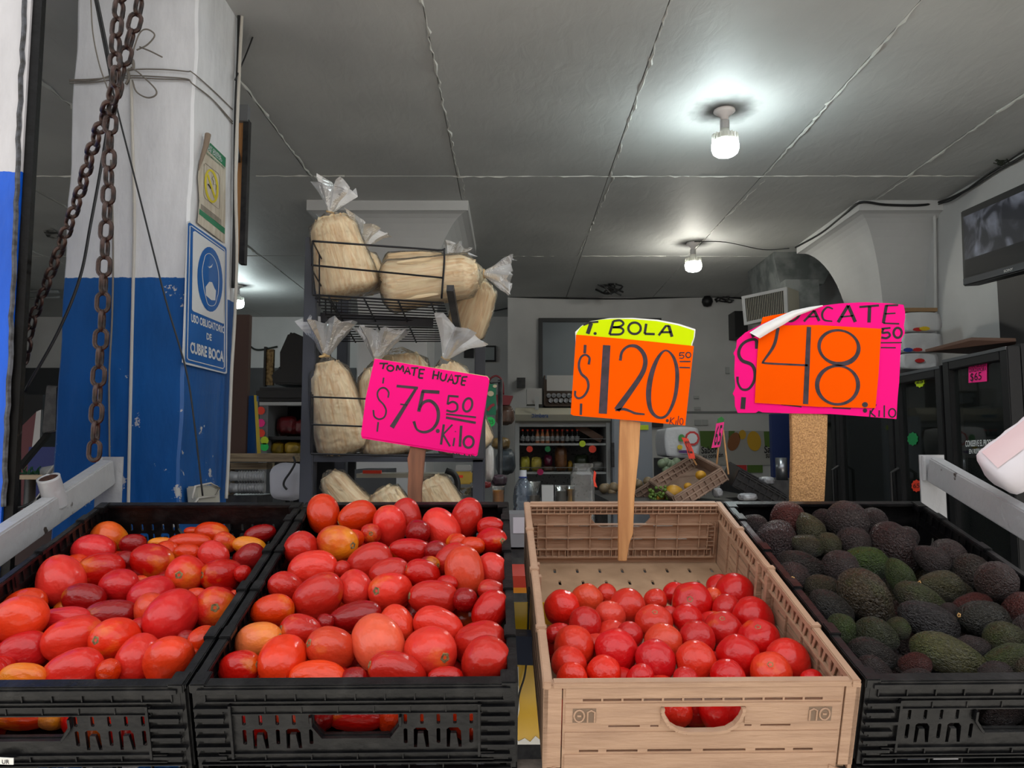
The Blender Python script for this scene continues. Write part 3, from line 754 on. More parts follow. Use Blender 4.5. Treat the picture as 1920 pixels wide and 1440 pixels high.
def avo_mat():
    m = bpy.data.materials.new('avocado_skin'); m.use_nodes = True; nt = m.node_tree; b = nt.nodes['Principled BSDF']
    b.inputs['Roughness'].default_value = .33; b.inputs['Specular IOR Level'].default_value = .5
    oi = N(nt, 'ShaderNodeObjectInfo'); tc = N(nt, 'ShaderNodeTexCoord')
    mu = N(nt, 'ShaderNodeMath', operation='MULTIPLY'); mu.inputs[1].default_value = 31; nt.links.new(oi.outputs['Random'], mu.inputs[0])
    n = N(nt, 'ShaderNodeTexNoise', noise_dimensions='4D'); n.inputs['Scale'].default_value = 1.2; n.inputs['Detail'].default_value = 4; nt.links.new(mu.outputs[0], n.inputs['W']); nt.links.new(tc.outputs['Object'], n.inputs['Vector'])
    # green share grows with the object's alpha value
    s = N(nt, 'ShaderNodeMath', operation='ADD'); nt.links.new(n.outputs['Fac'], s.inputs[0]); nt.links.new(oi.outputs['Alpha'], s.inputs[1])
    mr = N(nt, 'ShaderNodeMapRange'); mr.inputs['From Min'].default_value = .76; mr.inputs['From Max'].default_value = 1.25; nt.links.new(s.outputs[0], mr.inputs['Value'])
    mx = N(nt, 'ShaderNodeMix', data_type='RGBA'); mx.inputs['B'].default_value = rgb((66, 86, 26)); nt.links.new(mr.outputs[0], mx.inputs['Factor']); nt.links.new(oi.outputs['Color'], mx.inputs['A'])
    # corky pebbles a little lighter than the skin between
    v = N(nt, 'ShaderNodeTexVoronoi'); v.inputs['Scale'].default_value = 11; nt.links.new(tc.outputs['Object'], v.inputs['Vector'])
    mv = N(nt, 'ShaderNodeMapRange'); mv.inputs['From Max'].default_value = .6; mv.inputs['To Min'].default_value = 1.35; mv.inputs['To Max'].default_value = .7; nt.links.new(v.outputs['Distance'], mv.inputs['Value'])
    hs = N(nt, 'ShaderNodeHueSaturation'); nt.links.new(mv.outputs[0], hs.inputs['Value']); nt.links.new(mx.outputs['Result'], hs.inputs['Color']); nt.links.new(hs.outputs[0], b.inputs['Base Color'])
    n2 = N(nt, 'ShaderNodeTexNoise'); n2.inputs['Scale'].default_value = 11; n2.inputs['Detail'].default_value = 3; n2.inputs['Distortion'].default_value = .6; nt.links.new(tc.outputs['Object'], n2.inputs['Vector'])
    bp = N(nt, 'ShaderNodeBump'); bp.inputs['Strength'].default_value = 1.0; bp.inputs['Distance'].default_value = .022; nt.links.new(n2.outputs['Fac'], bp.inputs['Height'])
    nt.links.new(bp.outputs[0], b.inputs['Normal'])
    return m
M_tom = tomato_mat(); M_avo = avo_mat()
ROMA = [roma_mesh(s) for s in range(6)]; BOLA = [bola_mesh(s) for s in range(5)]; AVO = [avo_mesh(s) for s in range(6)]
for me in ROMA + BOLA: me.materials.append(M_tom)
for me in AVO: me.materials.append(M_avo)
M_scar = mat('stem_scar', (150, 128, 84), .8, c2=(92, 74, 44), scale=3, lo=.4, hi=.6, bump=.5, bscale=8)
def scar_mesh(r0, z0):
    b = B(); n = 14; vs = [(0, 0, z0 - .02)]
    for rr, z in ((r0 * .45, z0 - .01), (r0, z0 + .012), (r0 * 1.25, z0 - .012)):
        for k_ in range(n):
            a = 2 * math.pi * k_ / n; q = rr * (1 + .14 * math.cos(5 * a)); vs.append((q * math.cos(a), q * math.sin(a), z))
    fs = [(0, 1 + k_, 1 + (k_ + 1) % n) for k_ in range(n)]
    for i in range(2):
        for k_ in range(n): fs.append((1 + i * n + k_, 1 + (i + 1) * n + k_, 1 + (i + 1) * n + (k_ + 1) % n, 1 + i * n + (k_ + 1) % n))
    me = bpy.data.meshes.new('scar'); me.from_pydata(vs, [], fs); me.materials.append(M_scar); me.shade_smooth(); return me
SC_ROMA = scar_mesh(.17, .965); SC_BOLA = scar_mesh(.14, .885); SC_AVO = scar_mesh(.10, 1.0)
M_stub = mat('avocado_stem_stub', (196, 150, 92), .8); SC_AVO.materials[0] = M_stub

ORD = ['first', 'second', 'third', 'fourth', 'fifth', 'sixth', 'seventh', 'eighth', 'ninth', 'tenth', 'eleventh', 'twelfth', 'thirteenth', 'fourteenth', 'fifteenth', 'sixteenth', 'seventeenth', 'eighteenth'] + ['far'] * 40
def place_fruit(items, kind, key, zoff, hw, crate_word, fruitname, groupname, zc=2.6667, extra_w=None):
    """items: (cx, cy, a, b, angle, scar or None, rgb, unripe) in zoomed-photo units; hw(v)-> heap height (a, slope)"""
    fr = []
    u0, wd = crates[key]
    for it in items:
        cx, cy, a, b_, ang, sc, colr, yel = it
        px, py = zoff[0] + cx / zc, zoff[1] + cy / zc
        s = s_hit(px, py, *hw)
        wpt = S_M @ s; Z = (wpt - C0).length * (1.0 / ray(px, py).length)
        gs = 1.055 if kind != 'bola' else 1.03
        A = gs * a / zc / F * Z; Bq = gs * b_ / zc / F * Z
        if kind == 'roma': L = max(1.28 * Bq, A * 1.0); Rr = Bq
        elif kind == 'avo': L = max(1.38 * Bq, A); Rr = Bq * 1.02
        else: L = Bq * .90; Rr = (A + Bq) / 2 * 1.0
        # axis of the stem end
        right = Vector((1, 0, 0)); upv = camdir(0, 1, 0); fwd = ray(px, py).normalized()
        th = math.radians(ang)
        ax2 = right * math.cos(th) - upv * math.sin(th)        # photo y is down
        if kind == 'bola':
            if sc: sx, sy = sc[0] - cx, sc[1] - cy; axis = (right * sx - upv * sy) / max(A * zc * F / Z / zc, 1) ; axis = (right * (sx / a) - upv * (sy / a)) * 1.0; axis = axis - fwd * math.sqrt(max(0.02, 1 - min(.96, axis.length_squared)))
            else:
                r_ = random.Random(int(cx * 7 + cy)); axis = Vector((r_.uniform(-1, 1), r_.uniform(.2, 1), r_.uniform(-1.2, .6)))
        else:
            cphi = math.sqrt(max(0.0, min(1.0, (A * A - Bq * Bq) / max(1e-9, L * L - Bq * Bq))))
            sphi = math.sqrt(1 - cphi * cphi)
            if sc:
                sx, sy = sc[0] - cx, sc[1] - cy
                if (math.cos(th) * sx + math.sin(th) * sy) < 0: ax2 = -ax2
                sphi = max(sphi, .30); axis = ax2 * math.sqrt(1 - sphi * sphi) - fwd * sphi
            else:
                if random.Random(int(cx * 3 + cy)).random() < .5: ax2 = -ax2
                axis = ax2 * cphi + fwd * sphi
        axis.normalize()
        fr.append([wpt.copy(), axis, L, Rr, colr, yel, sc, Z, (px, py), True])
    return fr
def relax(fr, key, iters=60, tol=.88):
    wmin = -(CHT if key == 'tan' else CHB) + .007
    u0, wd = crates[key]; n = len(fr)
    X = np.array([tuple(f[0]) for f in fr]); AX = np.array([tuple(f[1]) for f in fr]); Ls = np.array([f[2] for f in fr]); Rs = np.array([f[3] for f in fr])
    vis = np.array([f[9] for f in fr]); rd = X - np.array(C0); rd /= np.linalg.norm(rd, axis=1)[:, None]
    pin = np.array([len(f) > 10 for f in fr])
    SI = np.array(S_I); SMm = np.array(S_M)
    d0 = np.linalg.norm(X - np.array(C0), axis=1); L0, R0 = Ls.copy(), Rs.copy()
    wgt = np.where(vis[:, None] & ~vis[None], 0.0, 1.0); wgt = np.where(~vis[:, None] & vis[None], 1.6, wgt)
    for it in range(iters):
        sc_ = np.where(vis, np.linalg.norm(X - np.array(C0), axis=1) / d0, 1.0); Ls = L0 * sc_; Rs = R0 * sc_
        D = X[None] - X[:, None]; dist = np.linalg.norm(D, axis=2) + 1e-9; Nn = D / dist[..., None]
        ci = np.einsum('ijk,ik->ij', Nn, AX); cj = np.einsum('ijk,jk->ij', Nn, AX)
        ri = 1 / np.sqrt(ci ** 2 / Ls[:, None] ** 2 + (1 - ci ** 2) / Rs[:, None] ** 2); rj = 1 / np.sqrt(cj ** 2 / Ls[None] ** 2 + (1 - cj ** 2) / Rs[None] ** 2)
        ov = (ri + rj) * tol - dist; np.fill_diagonal(ov, -1); ov = np.clip(ov, 0, None) * wgt
        mv = -(Nn * ov[..., None]).sum(1) * .35
        # seen fruit slide mostly along their own line of sight, so they stay where the photo has them
        al = (mv * rd).sum(1)[:, None] * rd; lat = mv - al
        mv = np.where(vis[:, None], al * 1.2 + lat * .10, mv * 1.0)
        mv[pin] = 0
        X = X + mv
        H = np.c_[X, np.ones(n)] @ SI.T
        m_ = Rs * .93
        H[:, 0] = np.clip(H[:, 0], u0 + .010 + m_ * .88, u0 + wd - .010 - m_ * .88); 
        H[:, 1] = np.clip(H[:, 1], np.where(H[:, 2] < -.03, .016 + np.maximum(m_, np.where(vis, 0, Ls * .85)), .010 + m_), CL - .010 - m_); H[~vis, 0] = np.clip(H[~vis, 0], u0 + .014 + Ls[~vis], u0 + wd - .014 - Ls[~vis]); H[:, 2] = np.clip(H[:, 2], wmin + m_, .05)
        X = (H @ SMm.T)[:, :3]
    keep = []
    for i, f in enumerate(fr):
        f[0] = Vector(X[i]); f[2] = float(Ls[i]); f[3] = float(Rs[i])
        if vis[i] or (ov[i] * vis).max() < .009: keep.append(f)
    fr[:] = keep
    return fr
def emit_fruit(fr, kind, key, crate_word, fruit, name, cat, group):
    meshes = {'roma': ROMA, 'bola': BOLA, 'avo': AVO}[kind]; scar = {'roma': SC_ROMA, 'bola': SC_BOLA, 'avo': SC_AVO}[kind]
    # rows by photo height for the labels
    vis = [f for f in fr if f[9]]
    vis.sort(key=lambda f: -f[8][1]); rows = []
    step = {'roma': 62, 'bola': 48, 'avo': 46}[kind]
    for f in vis:
        if rows and abs(rows[-1][0][8][1] - f[8][1]) < step and f[8][1] < 1300 and rows[-1][0][8][1] < 1300: rows[-1].append(f)
        elif rows and rows[-1][0][8][1] > 1300 and f[8][1] > 1300: rows[-1].append(f)
        else: rows.append([f])
    lab = {}
    hand = rows and rows[0][0][8][1] > 1300
    for ri, row in enumerate(rows):
        row.sort(key=lambda f: f[8][0])
        for ci_, f in enumerate(row):
            c = f[4]; y = f[5]
            if kind == 'avo': cw = 'green' if y > .40 else ('green-brown' if y > .2 else ('reddish purple' if c[0] > c[1] + 22 else 'blackish'))
            elif y > .45: cw = 'yellow-blushed'
            elif c[1] > 75: cw = 'pale red'
            elif c[1] > 52: cw = 'orange-red'
            elif c[0] < 180: cw = 'dark red'
            else: cw = 'bright red'
            if hand and ri == 0: lb = f'{cw} {fruit} seen through the handle of {crate_word}, {ORD[ci_]} from left'
            else:
                r2 = ri - (1 if hand else 0); lb = f'{cw} {fruit}, {crate_word}, row {ORD[r2]} from front, {ORD[ci_]} from left'
            lab[id(f)] = lb
    for i, f in enumerate(fr):
        pos, axis, L, Rr, colr, yel, sc, Z, pxy, v = f[:10]
        rot = axis.to_track_quat('Z', 'Y') @ Euler((0, 0, (i * 2.4) % 6.28)).to_quaternion()
        o = bpy.data.objects.new(name, meshes[i % len(meshes)]); COL.objects.link(o)
        o.location = pos; o.rotation_mode = 'QUATERNION'; o.rotation_quaternion = rot; o.scale = (Rr, Rr, L)
        cc = rgb(colr); o.color = (cc[0], cc[1], cc[2], yel)
        tag(o, lab.get(id(f), f'{fruit} buried under the top layer of {crate_word}'), cat, group if v else group + ', buried')
        if sc or not v and i % 3 == 0:
            s_ = bpy.data.objects.new('stem_scar', scar); COL.objects.link(s_); s_.parent = o
def filler(key, levels, dims, kind, cols, seed, vmax=CL, step=(.066, .078)):
    u0, wd = crates[key]; r = random.Random(seed); out = []
    for (w, slope) in levels:
        v = .04
        while v < vmax - .03:
            u = u0 + .045
            while u < u0 + wd - .035:
                L, R_ = dims[0] * r.uniform(.92, 1.06), dims[1] * r.uniform(.92, 1.05)
                p = W(u + r.uniform(-.006, .006), v + r.uniform(-.008, .008), w + slope * v)
                ax = (S_u * r.uniform(-1, 1) + S_v * r.uniform(-1, 1) + S_w * r.uniform(-.4, .4)).normalized()
                out.append([p, ax, L, R_, r.choice(cols), r.uniform(-.1, .2), None, 1, (0, 0), False]); u += step[0]
            v += step[1]
    return out
RD = (184, 18, 10); DR = (140, 10, 11); OR = (203, 50, 6); PK = (184, 33, 22); PL = (198, 60, 32)
Z2 = (340, 900)
plum = [
 (710,170,95,78,80,None,OR,.0),(880,185,95,72,-20,(840,235),OR,.1),(1035,235,105,78,85,None,(218,44,34),0),(1130,180,85,68,75,(1122,232),PK,0),
 (1290,245,105,85,60,None,(218,48,36),.0),(1425,190,100,75,-70,None,PK,0),(1545,235,65,50,0,None,RD,0),(1555,305,75,68,0,(1570,332),RD,0),
 (785,312,100,85,10,(838,322),PL,.42),(615,350,90,82,45,None,PK,0),(870,290,50,45,0,None,OR,0),(940,270,45,50,0,(947,285),PK,.1),(1190,260,60,60,0,None,DR,0),
 (1150,355,105,62,5,(1060,385),RD,0),(940,415,115,90,-25,None,PK,0),(660,450,120,85,-10,None,(218,48,34),.05),(805,445,42,40,0,None,PK,0),
 (1040,470,100,75,-20,None,PK,0),(1205,470,90,68,20,(1148,442),RD,0),(1245,425,50,42,0,(1255,422),DR,.35),(1350,400,90,72,-30,None,PK,0),
 (1430,460,125,92,80,(1450,568),PL,-.05),(1560,455,90,72,60,None,(206,46,36),0),(520,540,85,72,30,None,PK,0),(865,545,90,82,70,None,(206,46,36),0),
 (690,580,130,102,-40,None,PK,0),(455,655,105,75,-10,None,OR,.12),(1045,555,100,92,0,(1025,582),(216,46,30),.05),(1262,590,122,85,5,(1150,620),PK,0),
 (1560,560,78,52,20,None,PK,0),(1545,655,100,82,-60,None,RD,0),(865,685,130,72,-12,None,DR,0),(1080,720,90,78,60,None,(218,58,32),0),
 (1285,735,125,86,25,None,(212,46,30),0),(390,805,120,86,-10,(462,795),(222,112,62),.34),(600,760,100,82,10,(542,790),PK,0),(750,845,120,100,15,(665,865),PL,0),
 (985,815,140,120,60,None,(222,88,58),.0),(1240,860,127,117,20,(1285,878),(216,54,40),0),(1495,825,130,105,-10,None,PK,0),(1518,915,125,112,-55,None,PK,0),
 (505,910,120,112,-60,None,(222,52,18),.12),(290,940,105,82,-10,(350,890),RD,.05),(685,990,140,78,5,None,(226,60,14),.05),(1080,960,145,92,15,(985,920),PK,0),
 (860,990,62,52,0,None,DR,0),(1320,985,85,50,0,None,RD,0),(1415,600,52,60,0,None,DR,0),(720,715,45,45,0,None,DR,0),(1275,360,60,55,0,None,DR,0),(1330,520,52,44,0,None,RD,0),
 (1380,315,50,45,0,None,OR,.3),(1455,330,60,45,0,None,OR,0)]
fr = place_fruit(plum, 'roma', 'plum', Z2, (-.030, .045), '', '', '')
hnd = place_fruit([(875,1192,140,60,3,None,RD,.05),(700,1190,70,62,-30,None,DR,0),(1050,1195,72,62,-40,None,OR,.3)], 'roma', 'plum', Z2, (-.08, 0), '', '', '')
def pin_front(items):       # fruit showing through the handle: just behind the front panel
    for f in items:
        o_ = S_I @ C0; d_ = S_I.to_3x3() @ ray(*f[8]); t_ = (.046 - o_.y) / d_.y; f[0] = S_M @ (o_ + d_ * t_); f.append('pin')
    return items
fr += pin_front(hnd)
fr += filler('plum', [(-.084, .03)], (.040, .030), 'roma', [DR, RD, OR], 3)
relax(fr, 'plum')
emit_fruit(fr, 'roma', 'plum', 'middle black crate', 'plum tomato', 'plum_tomato', 'tomato', 'plum tomatoes in the middle black crate')

Z1 = (0, 900)
left = [
 (115,460,112,85,-35,None,OR,.2),(268,512,120,108,80,None,(214,50,40),.12),(370,375,102,82,0,None,(208,38,40),0),(505,345,62,52,0,None,OR,.0),
 (550,305,92,78,45,None,(218,90,28),.5),(665,320,58,48,0,None,DR,0),(490,450,108,80,-10,(415,470),RD,.22),(420,595,102,78,10,None,DR,0),(600,530,92,82,0,None,(190,26,28),0),
 (560,672,118,68,-5,(515,688),DR,.05),(300,700,138,62,-5,None,(200,34,36),0),(350,800,128,108,-15,None,(214,46,28),.1),(80,580,92,48,0,None,OR,.1),(80,710,132,112,-20,None,(222,60,26),.1),
 (125,855,112,92,-15,None,(190,26,28),0),(580,800,108,98,0,(568,830),(220,48,20),.1),(760,580,102,88,-30,None,(198,28,32),0),(755,408,108,82,20,(830,460),RD,.2),(630,410,62,52,0,None,DR,0),
 (830,360,55,52,0,None,OR,.1),(930,475,92,90,0,(925,535),(214,42,30),.1),(935,365,66,42,0,None,OR,.2),(945,315,107,46,-3,None,OR,.1),(1075,250,82,54,10,None,OR,.22),(960,255,38,20,0,None,OR,.2),
 (805,315,62,28,0,None,(216,110,30),.5),(1070,375,77,62,30,None,(208,44,38),0),(1115,475,94,80,0,(1085,540),RD,.1),(1130,312,56,46,30,None,(206,60,30),.45),(1190,320,34,28,0,None,OR,.2),
 (1245,330,82,44,10,None,(214,120,30),.55),(1250,385,72,66,-20,None,(146,24,24),.1),(1300,272,78,46,-15,None,DR,0),(1210,470,34,42,0,None,RD,0),(980,575,52,34,0,None,OR,0),
 (1070,640,94,100,0,(1053,685),(206,38,28),.15),(1170,575,24,24,0,None,OR,.1),(855,685,132,117,-50,None,(204,32,30),.03),(758,650,52,82,60,None,(212,66,34),.3),(700,740,44,50,0,None,RD,.0),
 (940,800,48,45,0,None,DR,0),(1010,800,68,62,-30,None,OR,.2),(970,865,24,22,0,None,OR,.3),(695,890,112,102,-60,None,(212,46,34),.05),(840,905,122,112,-50,None,(220,56,22),.05),
 (540,950,52,56,0,None,OR,.2),(360,960,148,102,-20,None,(206,38,28),.1),(110,985,112,66,0,None,(220,100,26),.5),(0,940,28,60,0,None,RD,0),(-90,830,110,90,20,None,RD,.1),(-100,640,110,90,-30,None,OR,.2),(-60,960,110,80,10,None,RD,0),
 (-220,900,110,90,30,None,OR,.1),(-230,720,110,90,-30,None,RD,.1),(250,395,40,26,0,None,DR,0),(700,505,40,25,0,None,OR,.3)]
fr = place_fruit(left, 'roma', 'left', Z1, (-.036, -.028), '', '', '')
fr += pin_front(place_fruit([(100,1185,140,60,4,None,OR,.35),(262,1190,70,58,10,(275,1192),(190,110,60),.4)], 'roma', 'left', Z1, (-.08, 0), '', '', ''))
fr += filler('left', [(-.088, -.012)], (.040, .030), 'roma', [DR, RD, OR], 5)
relax(fr, 'left')
emit_fruit(fr, 'roma', 'left', 'far left crate', 'plum tomato', 'plum_tomato', 'tomato', 'plum tomatoes in the far left crate')

Z3 = (960, 900)
B1 = (192, 14, 14); B2 = (182, 22, 20); B3 = (196, 42, 26)
bola = [(250,640,80,96,0,None,(214,30,18),0),(375,600,80,78,0,None,(206,64,34),0),(475,575,58,55,0,None,B3,0),(575,635,92,92,0,None,B3,0),(715,605,62,60,0,None,B3,0),
 (490,680,77,76,0,(470,738),(208,60,44),0),(365,725,92,90,0,None,B2,0),(710,715,94,92,0,(716,640),B3,0),(815,570,62,60,0,None,B1,0),(900,612,102,98,0,(885,590),B1,0),(1008,582,46,44,0,None,(214,70,30),.1),
 (1045,542,70,68,0,None,B1,0),(1185,566,102,98,0,None,B1,0),(1075,652,80,78,0,(1148,660),B2,0),(1255,692,110,104,0,None,B1,0),(880,700,82,80,0,None,B1,0),(1055,748,92,92,0,(1050,672),B2,0),
 (1235,797,102,102,0,(1228,712),B1,0),(925,797,90,90,0,None,B2,0),(755,812,95,92,0,None,(206,60,34),0),(590,775,66,66,0,None,B2,0),(520,852,107,105,0,None,(204,20,24),0),(310,832,98,104,0,None,(206,44,22),0),
 (285,918,90,88,0,None,(204,40,24),0),(718,902,107,98,0,None,(194,20,26),0),(920,907,102,100,0,None,(208,46,26),0),(1130,887,110,108,0,None,B1,0),(1410,902,110,108,0,None,(206,34,24),0),(1295,962,102,98,0,(1290,905),(212,52,24),0),
 (460,962,87,82,0,None,(214,36,16),0),(300,988,82,68,0,None,(214,40,16),0),(640,992,77,70,0,None,B1,0),(870,1003,72,62,0,None,B2,0),(1080,988,92,88,0,None,B1,0),(1500,1012,66,60,0,None,B1,0),(205,775,36,45,0,None,B2,0),(790,670,40,40,0,None,B2,0)]
fr = place_fruit(bola, 'bola', 'tan', Z3, (-.045, -.100), '', '', '')
fr += pin_front(place_fruit([(825,1160,70,82,0,None,(212,40,24),0),(1040,1150,135,100,0,None,B1,0)], 'bola', 'tan', Z3, (-.08, 0), '', '', ''))
fr += filler('tan', [(-.094, 0)], (.030, .034), 'bola', [B1, B2, B3], 9, vmax=.32, step=(.072, .072))
relax(fr, 'tan')
emit_fruit(fr, 'bola', 'tan', 'tan crate', 'round tomato', 'round_tomato', 'tomato', 'round tomatoes in the tan crate')

Z4 = (1340, 900)
K0 = (68, 54, 52); K1 = (94, 42, 36); K2 = (76, 66, 48); K3 = (80, 74, 48)
avos = [(330,180,98,80,-70,None,K1,.05),(195,222,62,48,10,None,K0,0),(470,242,82,64,60,None,K3,.2),(530,170,76,54,20,None,K0,0),(310,300,108,90,-55,None,(54,32,32),0),(665,215,112,92,50,None,K0,0),(800,215,76,62,50,None,K0,.05),
 (685,312,80,72,0,None,K0,0),(567,325,52,58,0,None,K3,.2),(460,327,82,50,15,None,K2,.3),(905,340,134,94,45,(992,420),(56,34,32),.03),(965,287,54,52,0,None,K0,0),(1085,395,86,64,30,None,K0,0),(1168,382,86,77,50,None,K0,.08),
 (445,432,122,70,10,None,(50,40,36),.0),(620,440,62,82,0,None,K0,0),(755,412,124,74,12,(660,352),(58,70,32),.75),(922,475,82,62,60,None,(64,72,36),.5),(390,492,62,77,60,(345,455),K0,0),(550,542,97,60,10,None,K2,.15),
 (1130,532,122,77,10,(1032,498),K3,.22),(1335,482,112,82,50,None,(60,48,40),.05),(1475,532,102,92,70,None,(64,44,40),0),(765,597,165,107,50,None,(74,60,40),.22),(1040,602,140,70,25,None,K2,.42),(585,640,118,68,30,None,(52,46,40),.05),
 (1290,627,97,60,0,None,K1,.05),(1340,697,137,87,10,(1230,700),(50,46,38),.12),(1065,707,152,87,25,None,(50,44,44),0),(630,742,77,72,60,None,(66,76,40),.45),(815,782,112,82,20,None,(58,60,34),.2),(920,742,38,52,0,None,K3,.4),
 (1530,642,42,82,0,None,K1,.05),(795,872,122,68,20,None,(50,42,38),.05),(1290,832,82,50,0,None,K0,0),(1455,790,102,77,-5,None,K3,.35),(1185,882,205,88,20,None,(88,84,46),.32),(1470,902,132,66,-15,None,K3,.45),
 (800,942,84,56,20,None,K0,0),(1000,922,72,54,0,None,K1,0),(1010,992,82,46,0,None,K0,0),(1172,662,44,44,0,None,K0,0),(1600,760,100,80,10,None,K0,0),(1620,960,110,80,10,None,K2,.2),(1600,540,90,80,10,None,K0,0),(1700,860,110,80,30,None,K0,.1),(1400,960,80,50,0,None,K0,.1)]
fr = place_fruit(avos, 'avo', 'avo', Z4, (-.034, .020), '', '', '')
fr += pin_front(place_fruit([(1430,1170,110,66,0,None,K0,0)], 'avo', 'avo', Z4, (-.08, 0), '', '', ''))
fr += filler('avo', [(-.085, .015)], (.046, .033), 'avo', [K0, K2, K0], 12)
relax(fr, 'avo', tol=.87)
emit_fruit(fr, 'avo', 'avo', 'right crate', 'avocado', 'avocado', 'avocado', 'avocados in the right crate')
# ================================================================ ADDED LINTEL, STAND ARMS, SUPPORT
ln = B().box(-9, 9, YF, YF + .12, CEIL + .21, 3.45).build('added_lintel', M_wallw); tag(ln, kind='structure')  # unseen wall strip added to stop sun leaking over the ceiling edge

def arm(name, label, pxa, pxb, side):
    """welded channel along the stand edge, ending in a short upright"""
    a = s_hit(*pxa, .035); b_ = s_hit(*pxb, .035)
    t = thing(name, label, 'stand arm', tuple(W(a.x, a.y, -.3)))
    u = b_.x
    v1 = b_.y
    b = B()
    va = -.25
    def wp(uu, vv, ww): return W(uu, vv, ww)
    wdt = .030; s = side
    q0 = [wp(u, va, .035), wp(u + s * wdt, va, .035), wp(u + s * wdt, va, -.020), wp(u, va, -.020)]
    q1 = [wp(u, v1, .035), wp(u + s * wdt, v1, .035), wp(u + s * wdt, v1, -.020), wp(u, v1, -.020)]
    b.hexa(q0, q1); b.build('rail', M_steelw, t, bevel=.003)
    # upright at the far end
    c = wp(u + s * wdt / 2, v1 + .02, .035); c2 = Vector((c.x, c.y, c.z))
    b = B(); b.box(c.x - .028, c.x + .028, c.y - .004, c.y, 0.0, c.z).box(c.x + (s * .028) - .004, c.x + (s * .028), c.y, c.y + .04, 0.0, c.z)
    b.build('upright', M_steelw, t)
    wb2_ = B(); wb2_.tube([(c.x - .02, c.y - .006, c.z - .002 - .055 * k / 8 + rnd.uniform(-.002, .002)) for k in range(9)], .0045, 6)
    wb2_.build('weld_bead', M_steelw, t)
    return t, u, v1
la, lu, lv_ = arm('stand_arm', 'chipped white steel rail along the left side of the far left crate, with pipe stub', (20, 1022), (213, 862), -1)
ra, ru, rv_ = arm('stand_arm', 'chipped white steel rail along the right side of the avocado crate, under the paper roll', (1925, 985), (1742, 858), 1)
# pipe stub welded on the left rail
p0 = s_hit(150, 915, .03); c = W(lu - .015, p0.y - .045, .03)
M_rusty = mat('rusted_pipe_inside', (104, 70, 58), .8, c2=(70, 48, 42), scale=60, bump=.4)
b = B(); Mx = Matrix.Translation(c) @ Euler((math.radians(24), math.radians(-5), 0)).to_matrix().to_4x4()
b.lathe([(.021, -.02), (.020, .035), (.0205, .040), (.017, .040), (.0165, .004), (.0005, .004)], 20, Mx, cap=False); b.build('pipe_stub', M_steelw, la, smooth=True)
b = B(); b.lathe([(.0166, .038), (.0162, .006), (.0005, .005)], 20, Mx, cap=False); b.build('pipe_bore', M_rusty, la, smooth=True)

# frame and boards that carry the crates
M_frame = mat('stand_frame_navy', (28, 34, 48), .5, c2=(70, 66, 64), scale=30, lo=.66, hi=.72)
t = thing('display_stand', 'dark steel display stand that carries the row of produce crates', 'stand', tuple(W(.0, .3, -1.2)))
uL, uR = crates['left'][0] - .03, crates['avo'][0] + crates['avo'][1] + .03
b = B()
for v in (.03, .57):
    q0 = [W(uL, v, -.254), W(uL, v + .04, -.254), W(uL, v + .04, -.286), W(uL, v, -.286)]
    q1 = [W(uR, v, -.254), W(uR, v + .04, -.254), W(uR, v + .04, -.286), W(uR, v, -.286)]
    B().hexa(q0, q1).build('cross_rail', M_frame, t)
for u in (uL, (uL + uR) / 2 - .2, uR - .04):
    for v in (.03, .57):
        c = W(u, v, -.35); B().box(c.x, c.x + .04, c.y, c.y + .04, 0, c.z + .01).build('leg', M_frame, t)
c = W(0, CL + .05, 0); B().box(-1.0, 1.25, 1.60, 1.74, 1.0, 1.043).build('back_rail', M_frame, t)
# dark bars under the tan crate, seen in the gap beside it
u0, wd = crates['tan']
M_navy = mat('navy_paint_worn', (24, 38, 66), .45, c2=(90, 92, 96), scale=60, lo=.68, hi=.72)
b = B()
for v in (.03, .50):
    q0 = [W(u0 + .01, v, -CHT - .006), W(u0 + .01, v + .05, -CHT - .006), W(u0 + .01, v + .05, -CHT - .07), W(u0 + .01, v, -CHT - .07)]
    q1 = [W(u0 + wd - .01, v, -CHT - .006), W(u0 + wd - .01, v + .05, -CHT - .006), W(u0 + wd - .01, v + .05, -CHT - .07), W(u0 + wd - .01, v, -CHT - .07)]
    B().hexa(q0, q1).build('support_bar', M_navy, t)
q0 = [W(u0 - .05, .0, -CHT - .004), W(u0 - .05, .03, -CHT - .004), W(u0 - .05, .03, -CHT - .05), W(u0 - .05, .0, -CHT - .05)]
q1 = [W(u0 + wd + .0, .0, -CHT - .004), W(u0 + wd, .03, -CHT - .004), W(u0 + wd, .03, -CHT - .05), W(u0 + wd, .0, -CHT - .05)]
B().hexa(q0, q1).build('front_board', mat('weathered_board', (122, 112, 104), .8, c2=(84, 76, 70), scale=40, bump=.4), t)
# navy bar crossing the gap at mid height
p = PY(955, 1210, 1.30); q = PY(1022, 1215, 1.30)
B().bar((p.x - .05, 1.30, p.z), (q.x + .02, 1.30, q.z), .05, .045).build('gap_bar', M_navy, t)

